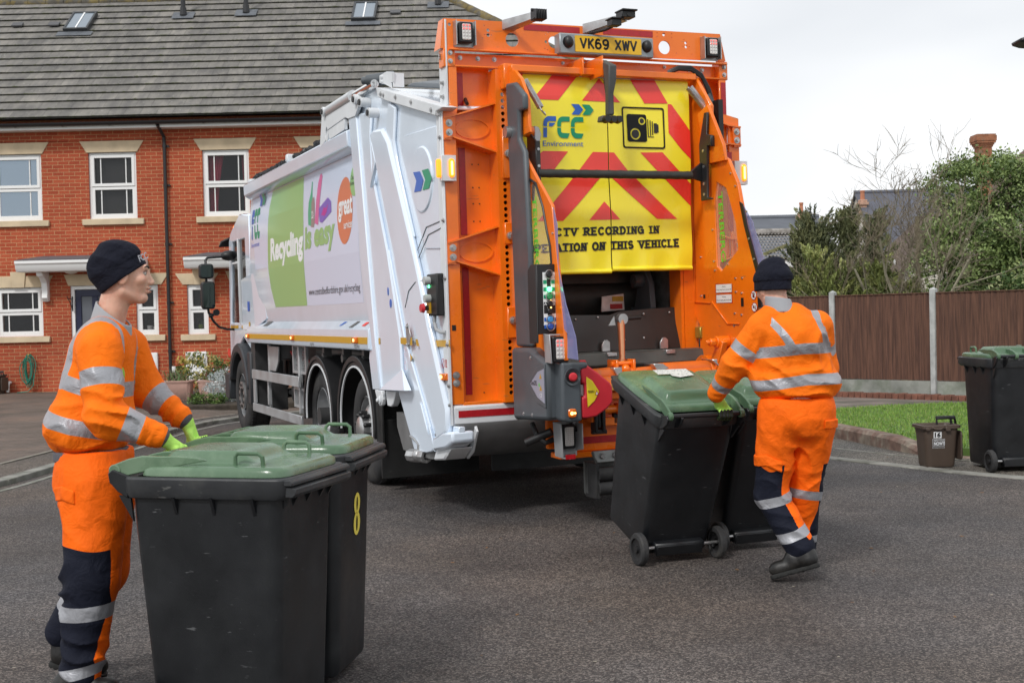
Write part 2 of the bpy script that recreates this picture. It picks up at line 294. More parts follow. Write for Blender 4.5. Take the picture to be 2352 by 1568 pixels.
PG={'tail_base':[[1.619,3.437],[0.015,3.021],[-0.039,0.867],[0.044,0.706],[-0.13,0.711],[-0.126,0.662],[0.059,0.543],[0.468,0.476],[0.592,0.457],[0.896,0.441],[1.278,0.898],[2.009,0.879],[2.088,1.149],[2.019,1.332],[2.279,2.221],[2.524,3.432],[2.04,3.437],[1.733,3.443]],'postA':[[2.346,3.402],[2.093,3.361],[1.725,1.337],[1.624,0.9],[1.716,0.891],[1.849,1.336],[2.105,2.21]],'panelB':[[2.238,3.282],[2.024,3.284],[1.69,3.232],[1.742,3.066],[1.716,2.722],[1.372,2.061],[1.095,1.342],[1.082,1.087],[1.072,0.925],[1.659,0.901],[1.731,1.336],[1.93,2.199]],'gusset':[[1.05,1.089],[0.829,0.927],[1.582,0.901]],'ridge1':[[1.683,3.047],[1.574,3.079],[1.338,3.054],[1.182,2.933],[0.68,2.119],[0.521,1.839],[0.325,1.446],[-0.027,0.832],[-0.012,0.66],[0.222,0.58],[0.359,0.975],[0.602,1.347],[1.207,2.153]],'ridge2':[[1.211,3.253],[1.025,3.178],[1.097,2.922],[1.029,2.736],[0.67,2.119],[0.738,2.123],[1.246,2.942],[1.297,3.031]],'toptrim':[[1.456,3.407],[-0.123,2.997],[0.01,2.985],[0.013,2.953],[1.148,3.242],[1.418,3.322]],'bottombox':[[0.295,0.579],[0.072,0.651],[-0.18,0.668],[0.004,0.549],[0.373,0.506]],'cyl_bracket':[[3.319,3.153],[3.189,3.491],[3.031,3.452],[2.322,3.457],[2.13,3.488],[1.996,3.465],[1.895,3.374],[2.066,3.265],[2.298,3.275],[2.39,3.302],[3.001,3.28],[3.122,3.182]],'brackettop':[[1.505,3.515],[1.304,3.513],[1.114,3.473],[1.123,3.394],[1.198,3.407],[1.184,3.358],[1.355,3.417],[1.512,3.457]],'skirt':[[7.466,1.333],[2.026,1.367],[1.992,1.242],[7.431,1.242]],'band':[[7.388,1.334],[1.867,1.327],[1.873,1.276],[7.398,1.279]],'beacon':[[9.752,2.831],[9.947,2.796]],'logo':[[0.418,2.793],[0.468,2.294],[0.668,2.564],[0.203,2.515],[0.635,2.616],[0.476,2.607],[0.397,2.531],[0.464,2.458],[0.624,2.463],[0.562,2.544],[0.428,2.608],[0.282,2.606],[0.206,2.532],[0.279,2.457],[0.425,2.459],[0.358,2.531]],'yel1':[[1.07,1.342],[0.77,1.345],[0.769,1.284],[1.067,1.292],[0.72,1.333],[0.607,1.331],[0.582,1.279],[0.7,1.281],[0.268,1.33],[-0.05,1.334],[-0.046,1.283],[0.237,1.281]],'yel0':[[1.677,1.333],[1.625,1.334],[1.622,1.281],[1.674,1.28]],'amberl':[[0.16,1.088],[0.01,1.089],[0.008,1.039],[0.158,1.036],[2.531,1.329],[2.359,1.33],[2.365,1.276],[2.527,1.274]],'stick':[[0.078,1.19],[-0.017,1.189],[-0.016,1.132],[0.077,1.132],[0.115,1.162],[0.873,1.221],[0.814,1.188],[0.869,1.154],[0.982,1.268],[0.928,1.269],[0.935,1.084],[1.009,1.081]],'pills':[[6.556,1.434],[6.362,1.486],[6.109,1.485],[6.298,1.434],[2.67,1.421],[2.511,1.476],[2.405,1.476],[2.561,1.421],[3.046,1.436],[2.926,1.473],[2.841,1.473],[2.988,1.436],[2.28,1.436],[2.199,1.468],[2.098,1.468],[2.178,1.432]],'armL':[[-0.073,3.291],[-0.22,3.264],[-0.331,3.187],[-0.434,3.045],[-0.447,2.841],[-0.457,2.784],[-0.27,2.776],[-0.293,2.693],[-0.531,2.473],[-0.795,2.238],[-0.838,1.934],[-0.944,1.272],[-0.939,1.186],[-0.335,1.17],[-0.379,1.752],[-0.356,2.583],[-0.252,2.732],[-0.25,3.076],[-0.08,3.197]],'winL':[[-0.771,1.848],[-0.758,1.968],[-0.713,2.07],[-0.658,2.239],[-0.549,2.415],[-0.455,2.453],[-0.414,2.396],[-0.403,1.958],[-0.419,1.796],[-0.499,1.742]],'shieldL':[[-0.863,2.102],[-0.856,1.822],[-0.964,1.561],[-1.098,1.348],[-1.124,1.196],[-0.965,1.203],[-0.976,1.369],[-0.83,1.455],[-0.827,1.78],[-0.807,2.226]],'armR':[[-0.125,3.302],[-0.345,3.045],[-0.329,2.733],[-0.568,2.607],[-0.688,2.417],[-0.733,2.249],[-0.779,2.104],[-0.917,1.75],[-0.916,1.52],[-0.699,1.288],[-0.383,1.079],[-0.142,1.078],[-0.145,1.382],[-0.292,1.529],[0.051,1.534],[0.055,2.165],[-0.091,3.11]],'winR':[[-0.399,2.459],[-0.53,2.398],[-0.647,2.127],[-0.67,1.928],[-0.681,1.935],[-0.433,1.78],[-0.379,1.819],[-0.366,2.329]],'shieldR':[[-0.733,2.255],[-0.862,2.111],[-0.861,2.098],[-1.009,1.803],[-0.925,1.715],[-0.779,2.104]],'stickR':[[-0.352,1.687],[-0.583,1.68],[-0.579,1.614],[-0.351,1.616],[-0.353,1.609],[-0.579,1.604],[-0.58,1.537],[-0.354,1.541],[-0.863,1.59],[-0.869,1.503],[-0.924,1.589],[-0.696,1.576],[-0.734,1.576],[-0.73,1.508],[-0.692,1.508]],'blkR':[[-0.344,2.984],[-0.39,2.983],[-0.37,2.811],[-0.448,2.795],[-0.444,2.723],[-0.371,2.733],[-0.358,2.336],[-0.402,2.326],[-0.277,2.328],[-0.264,2.753],[-0.293,2.883]],'arm':[[1.241,1.444],[1.159,1.142],[1.08,1.128],[1.226,1.163],[1.4,1.427],[1.194,1.41],[1.141,1.406]],'latch':[[0.834,0.656],[0.823,0.725],[0.864,0.803],[0.915,0.8],[0.923,0.65]],'spring':[[0.549,3.19],[0.631,2.985],[1.935,3.193],[2.078,3.014]]}
# ================= SETTING
def nodes_mat(name):
    m = bpy.data.materials.new(name); m.use_nodes = True; t = m.node_tree; return m, t, t.nodes['Principled BSDF'], t.nodes, t.links
def NN(n, typ, **kw):
    x = n.new(typ)
    for k, v in kw.items():
        if k.startswith('i_'): x.inputs[k[2:].replace('_', ' ')].default_value = v
        else: setattr(x, k, v)
    return x
def ramp(n, stops):
    r = n.new('ShaderNodeValToRGB'); e = r.color_ramp.elements
    e[0].position, e[0].color = stops[0][0], (*stops[0][1], 1); e[1].position, e[1].color = stops[-1][0], (*stops[-1][1], 1)
    for p, c in stops[1:-1]: q = e.new(p); q.color = (*c, 1)
    return r
def asphalt(name, dark, mid, light, patch=(.82, 1.15), sc=1.0, dirt=None):
    m, t, b, n, l = nodes_mat(name); co = n.new('ShaderNodeTexCoord').outputs['Object']
    vo = NN(n, 'ShaderNodeTexVoronoi', i_Scale=105*sc); l.new(co, vo.inputs['Vector'])
    n1 = NN(n, 'ShaderNodeTexNoise', i_Scale=150*sc, i_Detail=3); l.new(co, n1.inputs['Vector'])
    r = ramp(n, [(.0, dark), (.42, dark), (.62, mid), (.80, light), (1, tuple(min(1, c*1.7) for c in light))])
    sep = n.new('ShaderNodeSeparateColor'); l.new(vo.outputs['Color'], sep.inputs[0])
    ad = NN(n, 'ShaderNodeMath', operation='MULTIPLY_ADD'); ad.inputs[1].default_value = .55; l.new(sep.outputs[0], ad.inputs[0])
    ad2 = NN(n, 'ShaderNodeMath', operation='MULTIPLY'); ad2.inputs[1].default_value = .6; l.new(n1.outputs[0], ad2.inputs[0]); l.new(ad2.outputs[0], ad.inputs[2]); l.new(ad.outputs[0], r.inputs[0])
    n2 = NN(n, 'ShaderNodeTexNoise', i_Scale=.55, i_Detail=5, i_Roughness=.6); l.new(co, n2.inputs['Vector'])
    mr = NN(n, 'ShaderNodeMapRange'); mr.inputs[1].default_value = .32; mr.inputs[2].default_value = .68; mr.inputs[3].default_value = patch[0]; mr.inputs[4].default_value = patch[1]; l.new(n2.outputs[0], mr.inputs[0])
    mm = NN(n, 'ShaderNodeMix', data_type='RGBA', blend_type='MULTIPLY'); mm.inputs[0].default_value = 1; l.new(r.outputs[0], mm.inputs[6]); l.new(mr.outputs[0], mm.inputs[7]); col = mm.outputs[2]
    nb = NN(n, 'ShaderNodeTexNoise', i_Scale=.22, i_Detail=4, i_Roughness=.6); l.new(co, nb.inputs['Vector']); rb_ = ramp(n, [(.38, (.88, .93, 1.02)), (.62, (1.16, 1.03, .92))]); l.new(nb.outputs[0], rb_.inputs[0]); mb_ = NN(n, 'ShaderNodeMix', data_type='RGBA', blend_type='MULTIPLY'); mb_.inputs[0].default_value = 1; l.new(col, mb_.inputs[6]); l.new(rb_.outputs[0], mb_.inputs[7]); col = mb_.outputs[2]
    ns = NN(n, 'ShaderNodeTexNoise', i_Scale=2.6, i_Detail=7, i_Roughness=.7); l.new(co, ns.inputs['Vector']); rs_ = ramp(n, [(.33, (.72, .72, .74)), (.44, (1, 1, 1)), (.60, (1, 1, 1)), (.72, (1.22, 1.18, 1.12))]); l.new(ns.outputs[0], rs_.inputs[0]); mc_ = NN(n, 'ShaderNodeMix', data_type='RGBA', blend_type='MULTIPLY'); mc_.inputs[0].default_value = 1; l.new(col, mc_.inputs[6]); l.new(rs_.outputs[0], mc_.inputs[7]); col = mc_.outputs[2]
    if dirt:
        n3 = NN(n, 'ShaderNodeTexNoise', i_Scale=.8, i_Detail=6); l.new(co, n3.inputs['Vector']); rr = ramp(n, [(.45, (0, 0, 0)), (.62, (1, 1, 1))]); l.new(n3.outputs[0], rr.inputs[0])
        m3 = NN(n, 'ShaderNodeMix', data_type='RGBA'); l.new(rr.outputs[0], m3.inputs[0]); l.new(col, m3.inputs[6]); m3.inputs[7].default_value = (*dirt, 1); col = m3.outputs[2]
    l.new(col, b.inputs['Base Color']); b.inputs['Roughness'].default_value = .78; b.inputs['Specular IOR Level'].default_value = .35
    bp = NN(n, 'ShaderNodeBump'); bp.inputs['Strength'].default_value = .8; bp.inputs['Distance'].default_value = .006; l.new(ad.outputs[0], bp.inputs['Height']); l.new(bp.outputs[0], b.inputs['Normal'])
    return m
ASPH = asphalt('asphalt', (.034, .031, .030), (.078, .070, .067), (.165, .150, .138), sc=1.15, patch=(.68, 1.32))
FOOT = asphalt('footway_asphalt', (.04, .036, .034), (.10, .09, .08), (.22, .20, .175))
FOOTB = asphalt('worn_asphalt', (.05, .046, .04), (.12, .108, .09), (.25, .225, .185))
CONC = M('concrete', (.25, .245, .22), .9, var=.25, vs=5, bump=.4, bs=90, col2=(.15, .15, .125), c2s=3)
def sheet(name, pts, mat, kind='structure'):
    mb = MB(); mb.add(pts, [tuple(range(len(pts)))]); o = mb.build(name, mat); tag(o, kind=kind); return o
sheet('ground', [(-900, -200, -.012), (900, -200, -.012), (900, 1500, -.012), (-900, 1500, -.012)], M('far_ground', (.10, .12, .06), .95, var=.3, vs=.2))
sheet('road', [(-26, -12, 0), (26, -12, 0), (26, 60, 0), (-26, 60, 0)], ASPH)
def strip(name, path, w, z0, z1, mat, bev=.008, joints=0):
    P = [Vector((p[0], p[1], 0)) for p in path]; Ls = []; Rs = []
    for i, p in enumerate(P):
        d = (P[min(i+1, len(P)-1)]-P[max(i-1, 0)]).normalized(); nn = Vector((-d.y, d.x, 0)); Ls.append(p+nn*w/2); Rs.append(p-nn*w/2)
    mb = MB()
    for i in range(len(P)-1):
        a, b2, c, d2 = Ls[i], Ls[i+1], Rs[i+1], Rs[i]
        if joints: g = (b2-a).normalized()*joints; a = a+g; d2 = d2+g
        vs = [(*q.xy, z0) for q in (a, b2, c, d2)]+[(*q.xy, z1) for q in (a, b2, c, d2)]
        mb.add(vs, [(0, 1, 2, 3), (7, 6, 5, 4), (0, 4, 5, 1), (1, 5, 6, 2), (2, 6, 7, 3), (3, 7, 4, 0)])
    o = mb.build(name, mat, bevel=bev); tag(o, kind='structure'); return o
def resample(pts, step):
    P = [Vector((p[0], p[1])) for p in pts]; out = [P[0]]
    for a, b in zip(P, P[1:]):
        n = max(1, round((b-a).length/step)); out += [a.lerp(b, i/n) for i in range(1, n+1)]
    return out
# left kerb, channel line, footway, brick paving
KL = resample([(-5.9, 4), (-5.15, 10), (-4.9, 12), (-4.83, 13.2), (-4.78, 15.5), (-4.72, 17.4), (-4.5, 18.6), (-4.05, 19.6), (-3.2, 20.4), (0, 21.6), (6, 23)], .9)
strip('kerb', KL, .15, -.02, .055, CONC, joints=.006)
strip('channel_line', [(p[0]+.24, p[1]-.03) for p in KL], .07, -.02, .006, CONC, 0)
sheet('footway', [(-30, 4, .02), (-5.95, 4, .02), (-5.2, 10, .02), (-4.95, 12, .02), (-4.88, 13.2, .02), (-4.83, 15.5, .02), (-4.78, 17.4, .02), (-4.55, 18.65, .02), (-4.1, 19.65, .02), (-3.2, 20.47, .02), (0, 21.67, .02), (6, 23.07, .02), (6, 30, .02), (-30, 30, .02)], FOOT)
m, t, b, n, l = nodes_mat('brick_paving'); co = n.new('ShaderNodeTexCoord').outputs['Object']
mpn = NN(n, 'ShaderNodeMapping'); mpn.inputs['Rotation'].default_value = (0, 0, .12); l.new(co, mpn.inputs[0])
br = NN(n, 'ShaderNodeTexBrick'); br.inputs['Scale'].default_value = 1; br.inputs['Brick Width'].default_value = .2; br.inputs['Row Height'].default_value = .1; br.inputs['Mortar Size'].default_value = .004
br.inputs['Color1'].default_value = (.12, .092, .075, 1); br.inputs['Color2'].default_value = (.155, .12, .10, 1); br.inputs['Mortar'].default_value = (.04, .04, .03, 1); l.new(mpn.outputs[0], br.inputs['Vector'])
nz = NN(n, 'ShaderNodeTexNoise', i_Scale=.9, i_Detail=6, i_Roughness=.65); l.new(co, nz.inputs['Vector']); rr = ramp(n, [(.3, (.55, .58, .5)), (.5, (.95, .95, .95)), (.7, (1.35, 1.2, 1.1))]); l.new(nz.outputs[0], rr.inputs[0])
mm = NN(n, 'ShaderNodeMix', data_type='RGBA', blend_type='MULTIPLY'); mm.inputs[0].default_value = 1; l.new(br.outputs[0], mm.inputs[6]); l.new(rr.outputs[0], mm.inputs[7]); l.new(mm.outputs[2], b.inputs['Base Color']); b.inputs['Roughness'].default_value = .8
bp = NN(n, 'ShaderNodeBump'); bp.inputs['Strength'].default_value = .5; bp.inputs['Distance'].default_value = .005; bp.invert = True; l.new(br.outputs['Fac'], bp.inputs['Height']); l.new(bp.outputs[0], b.inputs['Normal'])
PAVE = m
mb = MB(); ed = [(-12, 11.6), (-9, 12.3), (-7, 13.0), (-5.55, 13.6), (-5.46, 15), (-5.3, 17.5), (-4.75, 19.5), (-4.45, 20.2)]
vs = []
for x, y in ed: vs += [(x, y, .026), (x-.0 if x > -12 else x, 26.2, .15)]
vs = [(-16, 10.6, .026), (-16, 26.2, .15)]+vs+[(6, 23.8, .06), (6, 26.2, .15)]
for i in range(len(vs)//2-1): mb.add([vs[2*i], vs[2*i+2], vs[2*i+3], vs[2*i+1]], [(0, 1, 2, 3)])
tag(mb.build('driveway', PAVE), kind='structure')
strip('paving_edge', resample(ed, .5), .06, 0, .034, M('edging_stone', (.22, .2, .17), .9, var=.2), 0)
# right verge
KR = resample([(-6, 24.5), (0, 17.5), (2.2, 14.3), (3.17, 12.56), (3.77, 11.62), (3.96, 11.3), (4.4, 10.78), (5.2, 9.9), (8, 7.6)], .9)
strip('concrete_strip', KR, .15, -.02, .014, CONC, joints=.006)
fw = [(p[0]+.05, p[1]+.05, .006) for p in KR]+[(14, 9, .006), (14, 26, .006), (-6, 26, .006)]
sheet('pavement', fw, FOOTB)
strip('edging_line', resample([(1.5, 17.5), (3.38, 13.5), (3.75, 12.85), (4.0, 12.42), (4.5, 11.9), (6, 10.8)], .9), .03, 0, .012, CONC, 0)
BRK_K = M('kerb_brick', (.16, .10, .078), .9, var=.35, vs=9, bump=.5, bs=60, col2=(.23, .19, .15), c2s=4)
kb = [Vector(p) for p in [(2.6, 17.6), (3.2, 15.9), (3.66, 14.75), (3.80, 14.0), (3.92, 13.2), (4.06, 12.72), (4.3, 12.35), (4.8, 12.0), (5.6, 11.6), (7.4, 10.9)]]
def hk(p): return .15 if p.y > 13.1 else max(.02, .15-(13.1-p.y)*.22)
PK = resample(kb, .22); mb = MB()
for i in range(len(PK)-1):
    a, c = PK[i], PK[i+1]; d = (c-a).normalized(); nn = Vector((-d.y, d.x)); g = d*.006
    q = []
    for p, h in ((a+g, hk(a)), (c-g*.3, hk(c))):
        q += [(*(p-nn*.0).xy, -.01), (*(p-nn*0).xy, h-.035), (*(p+nn*.035).xy, h), (*(p+nn*.16).xy, h), (*(p+nn*.16).xy, -.01)]
    mb.add(q, [(0, 1, 6, 5), (1, 2, 7, 6), (2, 3, 8, 7), (3, 4, 9, 8), (4, 3, 2, 1, 0), (5, 6, 7, 8, 9)])
tag(mb.build('kerb', BRK_K, bevel=.008), kind='structure')
lawn = [(p.x+.12, p.y+.05) for p in PK if p.y < 16.6]+[(9, 12), (10, 15.5), (7.6, 17.9), (6.6, 18.2), (6.09, 18.2), (5.3, 18.0), (4.57, 17.7), (4.1, 17.0)]
LAWN = M('lawn_soil', (.085, .15, .03), .95, var=.3, vs=3)
mb = MB(); mb.prism(lawn, 'z', -.01, .095); tag(mb.build('lawn', LAWN), kind='structure')
# grass blades (uncountable)
def inside(x, y, P):
    c = False; j = len(P)-1
    for i in range(len(P)):
        if (P[i][1] > y) != (P[j][1] > y) and x < (P[j][0]-P[i][0])*(y-P[i][1])/(P[j][1]-P[i][1])+P[i][0]: c = not c
        j = i
    return c
GR = [M('grass_a', (.15, .27, .045), .7, spec=.3), M('grass_b', (.21, .34, .065), .7, spec=.3), M('grass_c', (.27, .33, .10), .8, spec=.2)]
mb = MB(); k = 0
while k < 26000:
    x = rnd.uniform(3.7, 8.2); y = rnd.uniform(12, 18.4)
    if not inside(x, y, lawn): continue
    k += 1; h = rnd.uniform(.015, .045); a = rnd.uniform(0, PI); wd = rnd.uniform(.004, .009); lx = rnd.uniform(-.02, .02); ly = rnd.uniform(-.02, .02)
    mb.add([(x-wd*math.cos(a), y-wd*math.sin(a), .094), (x+wd*math.cos(a), y+wd*math.sin(a), .094), (x+lx, y+ly, .094+h)], [(0, 1, 2)], rnd.choice((0, 0, 1, 1, 2)))
tag(mb.build('grass', GR, fix=False), 'short green lawn grass behind the curved brick kerb', kind='stuff')
# path between lawn and fence
PATHM = M('path_concrete', (.20, .165, .145), .9, var=.3, vs=2, bump=.3, bs=80, col2=(.12, .12, .095), c2s=1.2)
sheet('path', [(4.05, 17.2, .03), (4.57, 17.75, .03), (5.3, 18.08, .03), (6.09, 18.28, .03), (6.65, 18.28, .03), (7.7, 17.95, .03), (9.3, 16.2, .03), (9.9, 16.4, .03), (6.6, 19.85, .03), (5.2, 21.3, .03), (1.5, 25.2, .03), (1.0, 20.5, .03)], PATHM)
# ---- concrete post and timber fence
fd = Vector((-.70, .714, 0)).normalized(); f0 = Vector((6.66, 19.92, 0)); fn_ = Vector((-.714, -.70, 0))
WOOD = M('fence_timber', (.125, .059, .038), .85, var=.35, vs=3, bump=.5, bs=40, stretch=(14, 14, .7), col2=(.085, .040, .028), c2s=2)
fence = tag(empty('fence'), 'brown featheredge timber fence between pale concrete posts behind the lawn', 'fence')
for i in range(-3, 4):
    p = f0+fd*1.80*i; mb = MB(); mt = Matrix.Rotation(math.atan2(fd.y, fd.x), 3, 'Z')
    mb.obox(p+Vector((0, 0, .88)), (.095, .11, 1.76), mt); mb.add([mt @ Vector((sx*.0475, sy*.055, 1.76))+p for sx, sy in ((-1, -1), (1, -1), (1, 1), (-1, 1))]+[p+Vector((0, 0, 1.80))], [(0, 1, 4), (1, 2, 4), (2, 3, 4), (3, 0, 4)])
    mb.build('concrete_post', M('post_concrete', (.42, .43, .42), .9, var=.25, vs=6, bump=.3, bs=80), fence, bevel=.008)
    if i == 3: break
    mb = MB(); a = p+fd*.05; mb.obox(p+fd*.9+Vector((0, 0, .17)), (1.70, .05, .28), mt)
    mb.build('gravel_board', M('gravel_board', (.30, .31, .28), .9, var=.3, vs=3, bump=.3, bs=60, col2=(.20, .22, .18), c2s=2.5), fence, bevel=.005)
    mb = MB(); nb = 17
    for k in range(nb):
        q = p+fd*(.05+1.70*(k+.5)/nb)+fn_*rnd.uniform(-.002, .002); sl = Matrix.Rotation(math.atan2(fd.y, fd.x)+.17, 3, 'Z')
        mb.obox(q+Vector((0, 0, .31+.70)), (1.70/nb+.018, .012, 1.38+rnd.uniform(-.004, .004)), sl)
    mb.obox(p+fd*.9+Vector((0, 0, 1.705)), (1.70, .05, .018), mt); mb.obox(p+fd*.9-fn_*.03+Vector((0, 0, 1.0)), (1.70, .03, .06), mt)
    mb.build('panel', WOOD, fence, bevel=.002)
mb = MB(); mt = Matrix.Rotation(math.atan2(fd.y, fd.x), 3, 'Z')
for k in range(-42, 62):
    q = f0+fd*.112*k+fn_*.17; h = rnd.uniform(-.006, .006); mb.obox(q+Vector((0, 0, .05+h)), (.104, .15, .13), mt)
tag(mb.build('brick_edging', M('edging_brick', (.18, .075, .05), .9, var=.35, vs=6, bump=.5, bs=60), bevel=.01), 'low row of red brick edging along the foot of the fence', 'edging')

# ================= TERRACED HOUSE
HY = 26.0
def hx(x): return x*HY/22
def hz(z): return (z-1.5)*HY/22+1.5
m, t, b, n, l = nodes_mat('house_brick'); co = n.new('ShaderNodeTexCoord').outputs['Object']
sx = n.new('ShaderNodeSeparateXYZ'); l.new(co, sx.inputs[0]); cx = n.new('ShaderNodeCombineXYZ'); ad = NN(n, 'ShaderNodeMath', operation='ADD'); l.new(sx.outputs[0], ad.inputs[0]); l.new(sx.outputs[1], ad.inputs[1]); l.new(ad.outputs[0], cx.inputs[0]); l.new(sx.outputs[2], cx.inputs[1])
br = NN(n, 'ShaderNodeTexBrick'); br.inputs['Scale'].default_value = 1; br.inputs['Brick Width'].default_value = .225; br.inputs['Row Height'].default_value = .075; br.inputs['Mortar Size'].default_value = .0055; br.inputs['Mortar Smooth'].default_value = .3; br.inputs['Bias'].default_value = -.1
br.inputs['Color1'].default_value = (.36, .058, .021, 1); br.inputs['Color2'].default_value = (.46, .092, .036, 1); br.inputs['Mortar'].default_value = (.52, .31, .155, 1); l.new(cx.outputs[0], br.inputs['Vector'])
nz = NN(n, 'ShaderNodeTexNoise', i_Scale=.7, i_Detail=5); l.new(co, nz.inputs['Vector']); n2 = NN(n, 'ShaderNodeTexNoise', i_Scale=40, i_Detail=3); l.new(co, n2.inputs['Vector'])
rr = ramp(n, [(.3, (.82, .82, .82)), (.7, (1.15, 1.12, 1.1))]); l.new(nz.outputs[0], rr.inputs[0]); r2 = ramp(n, [(.3, (.8, .8, .8)), (.7, (1.15, 1.15, 1.15))]); l.new(n2.outputs[0], r2.inputs[0])
mm = NN(n, 'ShaderNodeMix', data_type='RGBA', blend_type='MULTIPLY'); mm.inputs[0].default_value = 1; l.new(br.outputs[0], mm.inputs[6]); l.new(rr.outputs[0], mm.inputs[7])
m2 = NN(n, 'ShaderNodeMix', data_type='RGBA', blend_type='MULTIPLY'); m2.inputs[0].default_value = 1; l.new(mm.outputs[2], m2.inputs[6]); l.new(r2.outputs[0], m2.inputs[7]); l.new(m2.outputs[2], b.inputs['Base Color']); b.inputs['Roughness'].default_value = .85
bp = NN(n, 'ShaderNodeBump'); bp.inputs['Strength'].default_value = .5; bp.inputs['Distance'].default_value = .006; bp.invert = True; l.new(br.outputs['Fac'], bp.inputs['Height']); l.new(bp.outputs[0], b.inputs['Normal'])
BRICK = m
STONE = M('cast_stone', (.62, .50, .34), .85, var=.15, vs=3, bump=.15, bs=60); UPVC = M('white_upvc', (.84, .84, .83), .35)
PANE = M('window_glass', (.02, .022, .025), .03, spec=.9, alpha=.30); ROOM = M('room_dark', (.03, .028, .027), .9); BLKP = M('black_pvc', (.018, .018, .02), .35)
house = tag(empty('terraced_house', (0, 0, 0)), 'long red brick terraced house with grey tiled roof and white windows', 'house')
up = [(-10.75, hx(-8.11), 3.34, 4.49), (hx(-7.29), hx(-6.46), 3.34, 4.49), (hx(-5.31), hx(-4.50), 3.34, 4.49), (hx(-3.57), hx(-2.76), 3.34, 4.49), (hx(-1.6), hx(-.8), 3.34, 4.49)]
dn = [(-10.6, hx(-8.155), 1.33, 2.18), (hx(-6.53), hx(-6.145), 1.31, 2.18), (hx(-5.64), hx(-5.275), 1.30, 2.165)]
doors = [(hx(-7.67), hx(-6.85)), (hx(-4.86), hx(-4.05))]
wins = [(a, b2, hz(c), hz(d)) for a, b2, c, d in up+dn]
holes = [[(a, c), (b2, c), (b2, d), (a, d)] for a, b2, c, d in wins]+[[(a, .16), (b2, .16), (b2, hz(2.19)), (a, hz(2.19))] for a, b2 in doors]
mb = MB(); mb.prism([(-17, -.1), (2.8, -.1), (2.8, 5.72), (-17, 5.72)], 'y', HY, HY+.28, holes=holes)
mb.box(-17, -16.7, HY+.28, 34.6, -.1, 5.72); mb.box(2.5, 2.8, HY+.28, 34.6, -.1, 5.72); mb.box(-17, 2.8, 34.6, 34.9, -.1, 5.72)
mb.box(-17, 2.8, HY-.025, HY-.001, 5.28, 5.56)
mb.build('wall', BRICK, house)
def lintel(par, a, b2, z, key=False, w=.17):
    mb = MB(); h = .235
    if key:
        c = (a+b2)/2; k = min(.16, (b2-a)*.2); mb.prism([(a-.08, z), (b2+.08, z), (b2+.08+w*.9, z+h), (a-.08-w*.9, z+h)], 'y', HY-.02, HY+.05)
        mb.prism([(c-k*.8, z-.004), (c+k*.8, z-.004), (c+k, z+h+.09), (c-k, z+h+.09)], 'y', HY-.045, HY-.021)
    else: mb.prism([(a-.03, z), (b2+.03, z), (b2+w, z+h), (a-w, z+h)], 'y', HY-.02, HY+.05)
    mb.build('lintel', STONE, par, bevel=.006)
